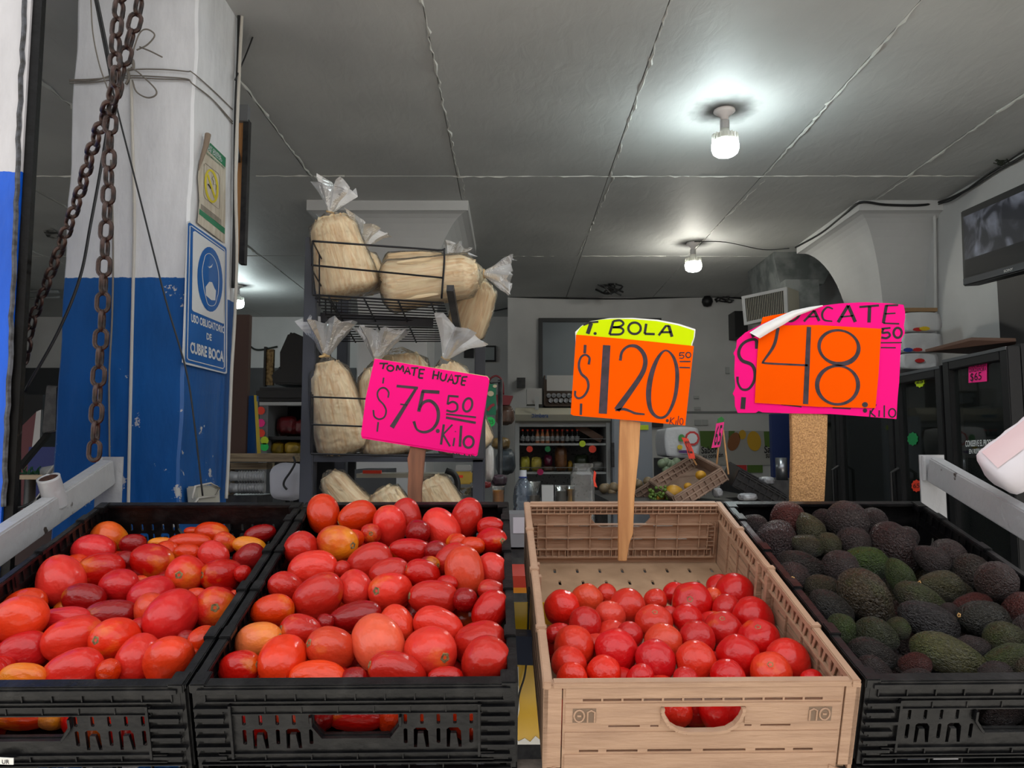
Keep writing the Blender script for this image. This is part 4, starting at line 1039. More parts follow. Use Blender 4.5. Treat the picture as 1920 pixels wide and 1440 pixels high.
# yellow printed sacks hanging behind the gap
M_yel = mat('yellow_printed_plastic', (226, 178, 36), .22, c2=(236, 196, 60), scale=4, bump=.25, bscale=6)
M_white = mat('white_print', (236, 234, 228), .5)
t = thing('printed_sack', 'yellow printed plastic sack hanging low in the gap beside the tan crate', 'sack', tuple(PY(990, 1400, 1.34)))
Yg = 1.36
def mpG(x, y): return PY(x, y, Yg)
b = B(); b.prism([mpG(935, 1130), mpG(1060, 1130), mpG(1060, 1396), mpG(935, 1396)], (0, .006, 0)); b.build('sheet', M_yel, t)
def mpG2(x, y): return PY(x, y, Yg - .001)
b = B(); flat(b, [(935, 1380), (948, 1384), (956, 1370), (972, 1390), (984, 1384), (994, 1391), (1004, 1380), (1014, 1388), (1026, 1378), (1060, 1384), (1060, 1396), (935, 1396)], mpG2)
flat(b, [(940, 1250), (972, 1250), (974, 1330), (966, 1372), (940, 1372)], mpG2); b.build('white_print', M_white, t)
t = thing('flat_box', 'orange and red printed carton lying below the gap left of the tan crate', 'box', tuple(PY(985, 1110, 1.9)))
b = B(); yrect(b, 940, 1080, 1040, 1102, 1.9, .2); b.build('carton_face', mat('red_print', (196, 62, 44), .4), t)
b = B(); yrect(b, 940, 1102, 1040, 1112, 1.899, .2); b.build('carton_edge', mat('orange_print', (226, 140, 40), .4), t)
t = thing('grey_box', 'small grey boxed device with a printed label in the gap behind the crates', 'box', tuple(PY(985, 1030, 2.2)))
b = B(); yrect(b, 940, 964, 1010, 1026, 2.2, .15); b.build('casing', mat('grey_plastic', (128, 128, 132), .5), t)
b = B(); yrect(b, 962, 970, 1006, 1000, 2.198, .002); b.build('label_sheet', mat('pale_label', (196, 192, 200), .5), t)
b = B(); yrect(b, 940, 1030, 1030, 1046, 2.21, .2); tag(b.build('steel_strip', M_dark), 'dark steel shelf strip below the small grey device in the gap', 'shelf')
b = B(); b.tube(smooth_pts([PY(992, 1100, 1.33), PY(990, 1180, 1.33), PY(985, 1260, 1.33), PY(972, 1310, 1.33), PY(966, 1400, 1.33)]), .0016, 6)
tag(b.build('cable', M_dark), 'thin black cable hanging down in front of the yellow sack', 'cable')

# sticker on the lowest crate at far left
def mpC(x, y): return s_plane(x, y)
def s_plane(x, y):
    o = S_I @ C0; d = S_I.to_3x3() @ ray(x, y); t_ = (-.0115 - o.y) / d.y; return S_M @ (o + d * t_)
b = B(); b.prism([s_plane(-12, 1420), s_plane(25, 1422), s_plane(25, 1434), s_plane(-12, 1433)], S_v * .001)
st_ = b.build('sticker', M_white); tag(st_, 'small white printed sticker on the lower black crate, bottom left corner', 'sticker')
b = B(); text_quad(b, 'UR', [(4, 1424), (18, 1424), (18, 1432), (4, 1432)], lambda x, y: s_plane(x, y) - S_v * .0006, .01); b.build('lettering', M_dark, st_)

# ================================================================ PRICE SIGNS
M_pink = mat('fluorescent_pink_card', (250, 26, 132), .9, spec=.04); M_or = mat('fluorescent_orange_card', (252, 88, 0), .9, spec=.04); M_lime = mat('fluorescent_yellow_card', (200, 226, 10), .9, spec=.04)
M_ink = mat('black_marker', (62, 48, 60), .38, c2=(44, 38, 44), scale=60)
M_ink2 = mat('black_marker_dense', (22, 16, 20), .45)
M_paperw = mat('white_card_back', (232, 230, 228), .55); M_cardedge = mat('cream_card', (236, 214, 150), .6)
def wood(name, c, c2, s): return mat(name, c, .7, c2=c2, scale=s, stretch=(6, 6, .7), lo=.35, hi=.65, bump=.35, bscale=12)
M_w1 = wood('reddish_board', (142, 92, 66), (104, 66, 48), 9); M_w2 = wood('pine_slat', (208, 154, 98), (176, 122, 74), 10); M_w3 = mat('sacking_grain_board', (200, 152, 98), .75, c2=(160, 116, 72), scale=320, lo=.4, hi=.6, bump=.5, bscale=110)
def card(name, pts, zf, Y, m, parent, d=0.0012, bend=None):
    return None
class Sign:
    def __init__(s, Y, zoff, zs, tilt=(0, 0, 0)):
        s.Y = Y; s.zo = zoff; s.zs = zs; s.t = tilt
    def mp(s, off=0.0):
        def f(x, y):
            px, py = s.zo[0] + x / s.zs, s.zo[1] + y / s.zs
            nn = Vector((-s.t[0], 1, -s.t[1])).normalized(); p0 = PY(s.t[2], 720, s.Y)
            return hit(px, py, p0 + nn * off, nn)
        return f
def sheet(name, sg, pts, off, m, parent, d=.0012, depth_fn=None):
    f = sg.mp(off); b = B(); b.prism([f(*p) for p in pts], (0, d, 0)); return b.build(name, m, parent)

# --- sign 1: tomate huaje
s1 = Sign(1.66, (540, 590), 4.1136, (.22, 0, 800))
t1 = thing('price_sign', 'tilted pink card sign reading tomate huaje 75.50 kilo, on a reddish wooden stake', 'sign', tuple(PY(780, 1000, 1.68)))
out1 = [(668, 340), (700, 343), (1535, 478), (1549, 492), (1546, 520), (1457, 1070), (1440, 1080), (1425, 1070), (1410, 1078), (570, 940), (563, 925), (600, 640)]
sheet('card', s1, out1, 0, M_pink, t1)
sheet('back_card', s1, [(x + 4, y + 14) for x, y in out1], .0016, M_pink, t1)
sheet('back_card', s1, [(668, 337), (1538, 474), (1553, 495), (1551, 520), (1464, 1066), (1400, 1060), (600, 900), (640, 500)], .003, M_cardedge, t1)
b = B(); f = s1.mp(-.0006)
def L(b, f, strokes, w):
    for st in strokes: stroke(b, st, w, f, sm=len(st) > 3)
L(b, f, [[(705, 376), (772, 377)], [(742, 378), (730, 420)], [(835, 432), (845, 392), (862, 424), (886, 394), (890, 442)][:], [(898, 456), (925, 404), (942, 462)], [(905, 436), (938, 439)],
 [(950, 411), (1006, 411)], [(979, 412), (968, 472)], [(1016, 420), (1008, 487)], [(1015, 421), (1056, 424)], [(1012, 453), (1046, 455)], [(1008, 487), (1042, 489)],
 [(1127, 430), (1116, 497)], [(1165, 437), (1152, 500)], [(1121, 464), (1160, 469)], [(1230, 521), (1262, 460), (1276, 526)], [(1238, 500), (1272, 504)],
 [(1285, 471), (1336, 473)], [(1346, 480), (1336, 540)], [(1345, 481), (1384, 479)], [(1340, 509), (1373, 511)], [(1336, 541), (1366, 543)]], 13)
stroke(b, ell(790, 413, 25, 22, 0), 13, f, closed=True, k=2)
stroke(b, [(1184, 446), (1175, 485), (1190, 508), (1212, 500), (1224, 456)], 13, f); stroke(b, [(1312, 473), (1306, 515), (1290, 532), (1268, 524)], 13, f)
b.build('product_lettering', M_ink2, t1)
b = B()
stroke(b, [(772, 640), (776, 598), (748, 566), (712, 570), (690, 605), (700, 652), (738, 695), (757, 742), (742, 790), (702, 806), (666, 784), (658, 735)], 13, f)
for st, w in (([(738, 485), (732, 531)], 12), ([(696, 828), (688, 902)], 13), ([(838, 550), (1002, 566)], 20), ([(986, 572), (800, 870)], [20, 36]), ([(866, 690), (922, 697)], 11), ([(1034, 590), (1168, 598)], 26), ([(1042, 588), (1008, 748)], 26)): stroke(b, st, w, f)
stroke(b, [(1010, 735), (1040, 682), (1092, 664), (1140, 700), (1160, 760), (1150, 830), (1110, 885), (1050, 906), (995, 885), (970, 822)], [20, 22, 24, 26, 26, 24, 22, 20, 16, 22], f)
disc(b, 1155, 897, 15, 16, f)
for st, w in (([(1236, 626), (1316, 632)], 16), ([(1240, 622), (1230, 692)], 14), ([(1220, 766), (1450, 792)], 14), ([(1218, 793), (1448, 834)], 18), ([(1202, 846), (1180, 1002)], 18), ([(1268, 848), (1196, 924)], 13), ([(1196, 924), (1250, 1016)], 15), ([(1284, 950), (1274, 1014)], 13), ([(1336, 856), (1326, 1018)], 20), ([(1288, 898), (1294, 904)], 8)): stroke(b, st, w, f)
stroke(b, [(1230, 690), (1270, 672), (1304, 692), (1302, 734), (1264, 748), (1222, 738)], 16, f)
stroke(b, ell(1386, 696, 34, 52, 15), 17, f, closed=True, k=2); stroke(b, ell(1393, 982, 38, 44, 10), 18, f, closed=True, k=2)
b.build('price_lettering', M_ink, t1)
b = B(); f2 = s1.mp(.0010)
for x in (1272, 1300, 1316, 1360, 1395, 1415): stroke(b, [(x, 1066 + (x - 1272) * .1), (x + 8, 1086 + (x - 1272) * .12)], 10, s1.mp(.0014 - .0005))
b.build('covered_lettering', M_ink2, t1)
b = B(); f = s1.mp(.006); b.prism([f(*p) for p in ((945, 1000), (1063, 1010), (1050, 1130), (1040, 1250), (1030, 1330), (1020, 2535), (925, 2535), (922, 1330), (928, 1200), (920, 1110), (935, 1060))], (0, .014, 0))
b.build('stake', M_w1, t1, bevel=.001)

# --- sign 2: t. bola
s2 = Sign(1.50, (880, 500), 3.2731, (0, 0, 1180))
t2 = thing('price_sign', 'orange card sign, t. bola 120.50 kilo, under a lime strip, staked in tan crate', 'sign', tuple(PY(1168, 1052, 1.52)))
sheet('card', s2, [(655, 418), (700, 421), (1000, 448), (1378, 487), (1370, 560), (1325, 975), (1150, 958), (960, 940), (640, 914), (622, 905)], 0, M_or, t2)
sheet('name_strip', s2, [(656, 440), (658, 410), (682, 372), (722, 345), (800, 326), (900, 320), (1000, 322), (1150, 334), (1280, 360), (1380, 392), (1376, 440), (1362, 470), (1362, 560), (656, 560)], .0016, M_lime, t2)
sheet('back_card', s2, [(652, 460), (650, 400), (690, 362), (740, 335), (860, 316), (1000, 314), (1160, 326), (1290, 352), (1388, 384), (1384, 430), (1368, 480), (1350, 700), (640, 700)], .0032, M_paperw, t2)
f = s2.mp(.0010); b = B()
for st, w in (([(700, 358), (740, 342), (792, 338)], 12), ([(748, 346), (726, 412)], 24), ([(884, 334), (860, 416)], 15), ([(1086, 350), (1076, 412)], 15), ([(1076, 412), (1138, 414)], 14), ([(1162, 422), (1206, 364), (1226, 364), (1244, 430)][:3], 14), ([(1224, 362), (1244, 430)], 18), ([(1178, 402), (1238, 402)], 12)): stroke(b, st, w, f, sm=False)
stroke(b, [(884, 334), (926, 330), (946, 350), (922, 368), (880, 372)], 13, f); stroke(b, [(880, 372), (926, 374), (946, 392), (926, 414), (862, 416)], 13, f)
stroke(b, ell(1014, 378, 38, 35, 0), 14, f, closed=True, k=2); disc(b, 772, 410, 10, 9, f); b.build('product_lettering', M_ink2, t2)
f = s2.mp(-.0006); b = B()
stroke(b, [(733, 600), (737, 560), (712, 541), (684, 558), (672, 606), (686, 655), (722, 692), (730, 742), (706, 790), (672, 808), (650, 792), (650, 762)], [16, 14, 12, 13, 15, 16, 16, 15, 14, 13, 13, 14], f)
for st, w in (([(711, 480), (708, 532)], 17), ([(686, 840), (684, 910)], 15), ([(843, 482), (819, 902)], [46, 50]), ([(1290, 582), (1358, 582)], 8), ([(1290, 618), (1354, 620)], 8), ([(1292, 528), (1320, 528)], 7), ([(1292, 528), (1290, 548)], 7)): stroke(b, st, w, f)
stroke(b, [(926, 576), (938, 522), (978, 488), (1030, 492), (1072, 540), (1078, 606), (1040, 690), (905, 880)], [18, 16, 16, 22, 26, 28, 30, 38], f)
stroke(b, [(896, 882), (945, 874), (985, 886), (1020, 900), (1076, 906)], [10, 16, 14, 14, 10], f)
stroke(b, [(1208, 514), (1256, 562), (1276, 660), (1262, 800), (1216, 906), (1162, 926), (1114, 880), (1100, 780), (1118, 660), (1160, 556)], [10, 18, 24, 22, 16, 16, 24, 32, 30, 20], f, closed=True)
stroke(b, [(1290, 546), (1308, 542), (1317, 552), (1308, 562), (1288, 560)], 6, f); stroke(b, ell(1344, 542, 15, 16), 7, f, closed=True, k=2); disc(b, 1215, 945, 9, 10, f)
b.build('price_lettering', M_ink, t2)
M_redink = mat('dark_red_marker', (84, 14, 26), .4); b = B()
for st in ([(1237, 925), (1229, 968)], [(1258, 926), (1234, 947)], [(1234, 947), (1255, 970)], [(1270, 944), (1266, 970)], [(1285, 916), (1277, 972)]): stroke(b, st, 5, f)
stroke(b, ell(1302, 950, 10, 19), 5, f, closed=True, k=2); b.build('unit_lettering', M_redink, t2)
# stake stands inside the tan crate, on its floor
b = B(); pt = [(1163, 785), (1201, 792), (1198, 850), (1190, 930), (1187, 1000), (1180, 1020), (1175, 1052), (1160, 1052), (1160, 930), (1161, 850)]
b.prism([PY(x, y, 1.506) for x, y in pt], (0, .012, 0)); b.build('stake', M_w2, t2, bevel=.0008)

# --- sign 3: avocado price
s3 = Sign(1.68, (1360, 540), 3.4286, (0, 0, 1540))
t3 = thing('price_sign', 'large pink and orange card sign reading 48 over aguacate, on a broad rough board', 'sign', tuple(PY(1515, 1000, 1.70)))
sheet('card', s3, [(215, 320), (230, 290), (312, 240), (600, 238), (1004, 262), (998, 340), (985, 560), (965, 772), (600, 764), (190, 738), (196, 600), (205, 450)], 0, M_or, t3)
sheet('back_card', s3, [(75, 335), (128, 287), (235, 232), (330, 190), (480, 140), (610, 115), (740, 99), (900, 91), (1050, 98), (1145, 108), (1155, 150), (1156, 190), (1148, 240), (1154, 290), (1132, 330), (1126, 420), (1118, 600), (1108, 700), (1100, 842), (900, 826), (680, 810), (430, 806), (240, 800), (215, 790), (195, 803), (80, 803), (62, 760), (60, 700), (48, 680), (65, 640), (58, 540), (62, 440), (52, 420), (70, 385)], .003, M_pink, t3)
sheet('torn_card', s3, [(225, 245), (240, 188), (300, 176), (420, 156), (480, 150), (470, 260), (300, 280)], .0055, M_or, t3)
# curled white back of a card corner, rolling forward
fa = s3.mp(-.001); b = B(); rows = 5
e1 = [(155, 287), (235, 236), (330, 190), (430, 146), (540, 122), (625, 110)]; e2 = [(222, 324), (290, 282), (380, 232), (460, 180), (550, 146), (628, 117)]
gr = []
for j in range(rows):
    w_ = j / (rows - 1)
    gr.append([s3.mp(-.002 - .016 * math.sin(math.pi * w_ * .8))((1 - w_) * a[0] + w_ * c_[0], (1 - w_) * a[1] + w_ * c_[1]) for a, c_ in zip(e1, e2)])
n_ = len(e1)
b.add([v for r_ in gr for v in r_], [(j * n_ + i, j * n_ + i + 1, (j + 1) * n_ + i + 1, (j + 1) * n_ + i) for j in range(rows - 1) for i in range(n_ - 1)])
b.build('curled_corner', M_paperw, t3, smooth=True)
f = s3.mp(.0024); b = B()
for st, w in (([(505, 215), (572, 145)], 14), ([(572, 145), (604, 212)], 18), ([(535, 186), (592, 182)], 10), ([(725, 220), (790, 112)], 20), ([(790, 112), (836, 218)], 22), ([(742, 186), (822, 178)], 10), ([(862, 122), (988, 112)], 14), ([(928, 118), (924, 222)], 22), ([(1036, 110), (1016, 226)], 20), ([(1034, 113), (1112, 110)], 12), ([(1026, 166), (1094, 162)], 9), ([(1016, 226), (1118, 230)], 10),
 ([(1004, 262), (1062, 256)], 12), ([(1000, 352), (1136, 351)], 8), ([(1000, 383), (1096, 384)], 8), ([(118, 702), (112, 778)], 30), ([(360, 748), (490, 764)], 8), ([(690, 770), (806, 776)], 8), ([(970, 748), (935, 802)], 9), ([(935, 802), (966, 828)], 9), ([(932, 786), (928, 830)], 9), ([(990, 786), (988, 828)], 9), ([(1022, 754), (1022, 832)], 9), ([(172, 288), (185, 315)], 24)): stroke(b, st, w, f)
stroke(b, [(386, 205), (425, 214), (465, 190), (488, 152)], 14, f); stroke(b, [(692, 134), (655, 124), (624, 160), (634, 204), (688, 214)], [10, 12, 14, 12, 8], f)
stroke(b, [(1016, 262), (1010, 288), (1046, 286), (1058, 306), (1036, 322), (1003, 318)], 14, f); stroke(b, ell(1108, 288, 26, 32, 0), 15, f, closed=True, k=2)
stroke(b, [(204, 390), (196, 334), (150, 336), (104, 368), (86, 420), (108, 466), (168, 492), (190, 540), (184, 600), (150, 648), (106, 650), (82, 612), (78, 570)], [26, 20, 18, 18, 20, 22, 22, 20, 18, 16, 14, 14, 16], f)
stroke(b, ell(1073, 803, 22, 27), 9, f, closed=True, k=2); disc(b, 898, 788, 14, 14, f)
b.build('product_lettering', M_ink2, t3)
f = s3.mp(-.0006); b = B()
for st, w in (([(340, 255), (312, 370), (240, 478)], [20, 20, 12]), ([(234, 480), (300, 486), (530, 497)], 12), ([(538, 250), (516, 746)], [28, 34])): stroke(b, st, w, f)
stroke(b, ell(730, 380, 128, 108, 10), [26, 26, 30, 30, 28, 24, 20, 18, 18, 20, 22, 22, 20, 18, 16, 14, 14, 16, 18, 22], f, closed=True, k=2)
stroke(b, ell(722, 624, 132, 124, 0), [26, 24, 22, 20, 18, 16, 16, 18, 22, 26, 28, 28, 26, 22, 18, 16, 14, 16, 20, 24], f, closed=True, k=2)
disc(b, 898, 750, 19, 17, f); b.build('price_lettering', M_ink, t3)
b = B(); b.prism([PY(x, y, 1.687) for x, y in ((1484, 770), (1552, 778), (1550, 860), (1546, 940), (1541, 1200), (1486, 1200), (1484, 930), (1486, 850))], (0, .016, 0)); b.build('board', M_w3, t3, bevel=.001)

# ================================================================ POSTERS ON THE PILLAR
XP = PIL_X1 + .008
def pm(off):
    return lambda x, y: PX(340 + x / 4.6455, 400 + y / 4.6455, XP + off)
t = thing('face_mask_sign', 'blue and white face mask sign reading uso obligatorio de cubre boca on the pillar', 'sign', tuple(PX(390, 690, XP)))
M_sgw = mat('sign_white', (214, 216, 218), .3); M_sgb = mat('sign_blue', (28, 96, 170), .28)
rr = [(60, 70), (75, 66), (395, 285), (404, 305), (398, 1390), (385, 1398), (30, 1312), (15, 1300)]
b = B(); b.prism([pm(0)(*p) for p in rr], (-.003, 0, 0)); b.build('board', M_sgw, t)
b = B(); f = pm(.0006); flat(b, [(58, 88), (74, 80), (386, 296), (394, 315), (388, 1376), (374, 1384), (40, 1296), (32, 1280)], f); b.build('blue_field', M_sgb, t)
b = B(); f = pm(.0012); stroke(b, [(76, 108), (90, 112), (376, 318), (380, 335), (374, 1340), (362, 1352), (62, 1274), (52, 1258)], 8, f, sm=False, closed=True); b.build('border_line', M_sgw, t)
b = B(); flat(b, [(102, 160), (120, 154), (372, 332), (380, 350), (378, 950), (366, 962), (104, 852), (92, 835)], f); b.build('white_field', M_sgw, t)
b = B(); f = pm(.0018); ep = []
for k_ in range(28):
    a = 2 * math.pi * k_ / 28; x = 250 + 110 * math.cos(a); y = 575 + 282 * math.sin(a) + 75 * math.cos(a) * .35; ep.append((x, y))
flat(b, ep, f); b.build('blue_disc', M_sgb, t)
b = B(); f = pm(.0024)
stroke(b, [(214, 362), (250, 352), (290, 395), (316, 470), (326, 560), (322, 690), (312, 730), (296, 790), (266, 806), (232, 790), (212, 725), (196, 650), (184, 540), (184, 480), (200, 400)], 5, f, closed=True)
flat(b, [(228, 455), (240, 466), (262, 456), (276, 436), (264, 470), (244, 478)], f)
flat(b, [(226, 620), (244, 596), (268, 600), (290, 655), (302, 672), (296, 758), (262, 756), (214, 714), (212, 640)], f)
b.build('pictogram', M_sgw, t)
b = B(); f = pm(.0014)
text_quad(b, 'USO OBLIGATORIO', [(86, 872), (380, 988), (380, 1050), (86, 946)], f, .03)
text_quad(b, 'DE', [(220, 1040), (264, 1054), (264, 1112), (220, 1098)], f, .03)
text_quad(b, 'CUBRE BOCA', [(78, 1116), (370, 1202), (370, 1298), (78, 1216)], f, .04); b.build('lettering', M_sgw, t)

def pn(off): return lambda x, y: PX(360 + x / 6.5455, 240 + y / 6.5455, XP + off)
t = thing('no_smoking_notice', 'curling white and green no smoking notice with a yellow circle on the pillar', 'poster', tuple(PX(398, 445, XP)))
b = B(); b.prism([pn(0)(*p) for p in ((75, 600), (95, 440), (150, 300), (225, 180), (416, 365), (406, 1420), (70, 1165), (95, 900))], (-.001, 0, 0)); b.build('paper', mat('aged_paper', (196, 188, 172), .6, c2=(180, 170, 152), scale=8, bump=.3, bscale=10, stretch=(1, 6, 1)), t)
M_grn = mat('print_green', (24, 116, 78), .5); b = B(); f = pn(.0006)
flat(b, [(225, 182), (416, 368), (410, 486), (180, 258)], f); flat(b, [(92, 990), (404, 1230), (402, 1306), (88, 1056)], f); b.build('green_band', M_grn, t)
b = B(); f = pn(.0010); text_quad(b, 'LEY GENERAL', [(215, 205), (365, 345), (360, 385), (205, 240)], f, .01); text_quad(b, 'DE SALUD', [(200, 240), (370, 390), (368, 420), (192, 268)], f, .01)
b.build('white_lettering', M_sgw, t)
b = B(); text_quad(b, 'NO FUMAR EN ESTE SITIO', [(176, 290), (400, 488), (400, 508), (176, 316)], f, .01); b.build('green_lettering', M_grn, t)
b = B(); ep = [(240 + 74 * math.cos(a), 712 + 190 * math.sin(a) + 45 * math.cos(a)) for a in [2 * math.pi * k_ / 22 for k_ in range(22)]]
stroke(b, ep, 26, f, closed=True, k=2); stroke(b, [(196, 570), (240, 720), (284, 860)], 22, f); b.build('yellow_ring', mat('print_yellow', (206, 190, 40), .5), t)
b = B(); f = pn(.0012); flat(b, [(190, 690), (205, 682), (238, 740), (232, 750)], f); stroke(b, [(262, 590), (246, 620), (268, 655), (262, 690), (300, 700), (296, 760)], 5, f, sm=False)
stroke(b, [(150, 440), (165, 432), (325, 560), (340, 620), (342, 980), (325, 994), (160, 860), (146, 820)], 3, f, sm=False, closed=True)
for k_ in range(6): stroke(b, [(110, 930 + k_ * 12), (360, 1130 + k_ * 14)], 3, f)
b.build('dark_print', M_ink2, t)
# rolled brown back of the top corner
b = B(); axp = [pn(.010)(x, y) for x, y in ((196, 80), (170, 220), (130, 340), (98, 450), (84, 520))]; b.tube(axp, [.0085, .0075, .0055, .003, .001], 14, cap=False)
b.build('rolled_corner', mat('kraft_back', (128, 112, 96), .8), t, smooth=True)

# ================================================================ CHAINS
def link_mesh(L=.036, W_=.024, r=.0036):
    c = []
    hl = L / 2 - W_ / 2; R_ = W_ / 2 - r
    for k_ in range(8): a = -math.pi / 2 + math.pi * k_ / 7; c.append((R_ * math.sin(a + math.pi / 2) if False else R_ * math.cos(a + math.pi / 2) * -1, 0, hl + R_ * math.sin(a + math.pi / 2) * 1))
    top = [(R_ * math.cos(math.pi * k_ / 7), 0, hl + R_ * math.sin(math.pi * k_ / 7)) for k_ in range(8)]
    bot = [(R_ * math.cos(math.pi + math.pi * k_ / 7), 0, -hl + R_ * math.sin(math.pi + math.pi * k_ / 7)) for k_ in range(8)]
    b = B(); b.tube(top + bot, r, 8, closed=True); me = b.mesh('link'); me.shade_smooth(); me.materials.append(M_rust); return me
LK = link_mesh()
def chain(label, pts, twist=0):
    """real links threaded along a hanging line"""
    path = smooth_pts(pts, 20); t = thing('hanging_chain', label, 'chain', tuple(path[-1]))
    pitch = .036 - 2 * .0036 - .0005; d = 0; i = 0; acc = 0; prev = path[0]; tgt = pitch / 2; n = 0
    for p in path[1:]:
        seg = (p - prev).length
        while acc + seg >= tgt:
            q = prev.lerp(p, (tgt - acc) / seg); dr = (p - prev).normalized()
            zq = dr.to_track_quat('Z', 'Y')
            base = zq.to_matrix()
            # fix roll so odd and even links lie at right angles, the even ones facing the street
            x = Vector((0, 1, 0)).cross(dr).normalized(); y = dr.cross(x)
            m3 = Matrix((x, y, dr)).transposed()
            m = m3.to_4x4() @ Matrix.Rotation((math.pi / 2 * (n % 2)) + math.radians(twist) + rnd.uniform(-.15, .15), 4, 'Z')
            o = bpy.data.objects.new('link', LK); COL.objects.link(o); o.parent = t; o.matrix_parent_inverse = Matrix.Translation(-t.location)
            o.matrix_basis = Matrix.Translation(q) @ m; n += 1; tgt += pitch
        acc += seg; prev = p
    return t
YC = 1.30
cA = [PY(330, -420, 1.12), PY(290, -230, 1.13), PY(250, -60, 1.14), PY(226, 0, 1.14), PY(216, 90, 1.14), PY(214, 170, 1.14), PY(176, 270, 1.24), PY(150, 360, 1.33), PY(118, 450, 1.42), PY(84, 540, 1.50), PY(58, 610, 1.56), PY(44, 690, 1.6)]
chain('rusty chain slanting down behind the black post at far left', cA, 8)
cB = [PY(345, -420, 1.15), PY(306, -230, 1.16), PY(272, -60, 1.17), PY(258, 20, 1.17), PY(236, 100, 1.17), PY(212, 190, 1.17), PY(206, 260, 1.17), PY(203, 360, 1.17), PY(197, 460, 1.17), PY(191, 600, 1.17), PY(184, 720, 1.17), PY(176, 860, 1.17)]
chain('rusty chain hanging plumb in front of the blue pillar down to the white rail', cB, -6)

# ================================================================ CORDS ON AND NEAR THE PILLAR
M_cordw = mat('grubby_white_cord', (188, 184, 176), .7); M_cordg = mat('grey_twine', (120, 114, 106), .8); M_cordk = mat('black_cord', (26, 26, 28), .5)
def cord(name, label, pts, r, m, cat='cord', n=8):
    b = B(); b.tube(smooth_pts(pts, n), r, 6); o = b.build(name, m, smooth=True); return tag(o, label, cat)
YQ = PYF - .006
cord('rope', 'thick white cord running straight down the middle of the blue pillar', [PY(x, y, YQ) for x, y in ((246, 150), (248, 250), (252, 400), (250, 520), (247, 650), (244, 780), (241, 930), (240, 1000))], .0045, M_cordw)
cord('string', 'thin pale cord hanging beside the chain on the blue pillar', [PY(x, y, YQ) for x, y in ((208, 300), (211, 400), (212, 500), (210, 600), (205, 700), (205, 800), (206, 900))], .0026, M_cordg)
cord('pull_rope', 'black rope slanting from the top of the pillar to the lower right past the sign', [PY(x, y, 1.95) for x, y in ((176, -10), (196, 90), (208, 150), (221, 210), (262, 370), (310, 560), (348, 690), (364, 790), (380, 930))], .0024, M_cordk)
cord('black_cable', 'black cable curving down to the left behind the chains', [PY(x, y, 1.75) for x, y in ((180, -10), (205, 120), (206, 200), (190, 310), (170, 420), (150, 520), (110, 620), (46, 735))], .0038, M_cordk)
cord('thin_wire', 'thin grey wire bowing left of the chains near the top', [PY(x, y, 1.9) for x, y in ((170, -10), (174, 60), (186, 120), (204, 172))], .0018, M_cordg)
tw = thing('twine_binding', 'grey twine wound round the pillar and tied in a loose bow', 'twine', tuple(PY(240, 160, YQ)))
def twp(name, pts, r=.0022, cl=False):
    b = B(); b.tube(smooth_pts(pts, 8, cl), r, 6, closed=cl); b.build(name, M_cordg, tw, smooth=True)
for k_, (y0, y1, y2) in enumerate(((152, 140, 152), (150, 142, 150), (156, 146, 152))):
    twp('winding', [PY(130, y0, YQ), PY(180, y0 - 2, YQ), PY(240, y1 - (8 if k_ == 0 else 0), YQ), PY(300, y1 - (10 if k_ == 0 else -2), YQ), PY(350, y2 - (18 if k_ == 0 else 2), YQ), PX(362, 137 if k_ == 0 else 158, XP - .004), PX(400, 170 if k_ == 0 else 188, XP - .004), PX(436, 205 if k_ == 0 else 224 + k_ * 4, XP - .004)], .0018)
twp('bow_loop', [PY(246, 120, YQ - .01), PY(250, 95, YQ - .01), PY(262, 62, YQ - .02), PY(276, 55, YQ - .025), PY(290, 66, YQ - .02), PY(276, 84, YQ - .01), PY(256, 94, YQ - .01)])
twp('bow_loop', [PY(246, 126, YQ - .01), PY(262, 138, YQ - .015), PY(290, 165, YQ - .02), PY(292, 178, YQ - .02), PY(276, 183, YQ - .015), PY(256, 172, YQ - .01), PY(248, 150, YQ - .01)])
twp('loose_end', [PY(262, 88, YQ - .01), PY(282, 96, YQ - .02), PY(304, 107, YQ - .03)]); twp('knot', [PY(236, 118, YQ), PY(248, 112, YQ - .01), PY(250, 128, YQ - .01), PY(240, 132, YQ), PY(242, 146, YQ), PY(236, 158, YQ)], .004)
YR = PIL_YB + .03
cord('wall_cable', 'dark cable running down the right rear edge of the pillar', [PX(x, y, PIL_X1 + .012) for x, y in ((449, -20), (447, 100), (442, 220), (440, 400), (437, 540))], .006, M_cordk)
cord('pale_cable', 'pale twisted cable bundle hanging beside the pillar right edge below the shelf edge', [PX(x, y, PIL_X1 + .02) for x, y in ((456, -20), (448, 150), (442, 330), (444, 470), (440, 600), (434, 700), (428, 860), (424, 935))], .0055, M_cordw)
cord('strap_line', 'thin black line slanting up to the top edge, right of the pillar', [PX(441, 150, PIL_X1 + .02), PY(470, 80, 2.5), PY(505, -20, 2.5)], .0028, M_cordk)
# dark framed board edge standing out behind the pillar
t = thing('framed_board', 'dark framed wooden board mounted edge-on behind the pillar top', 'board', tuple(PY(450, 490, 2.75)))
b = B(); yrect(b, 452, 224, 462, 494, 2.75, .03); b.build('frame_edge', M_dark, t)
b = B(); yrect(b, 438, 228, 452, 490, 2.76, .02); b.build('wood_edge', M_w2, t)
br_ = PY(446, 300, 2.76); B().bar((PIL_X1 - .03, PIL_YB - .005, br_.z), (br_.x, 2.76, br_.z), .02, .02).build('bracket', M_dark, t)
b = B(); yrect(b, 444, 196, 464, 226, 2.74, .03); b.build('tape_wrap', mat('grey_tape', (122, 124, 128), .3), t)
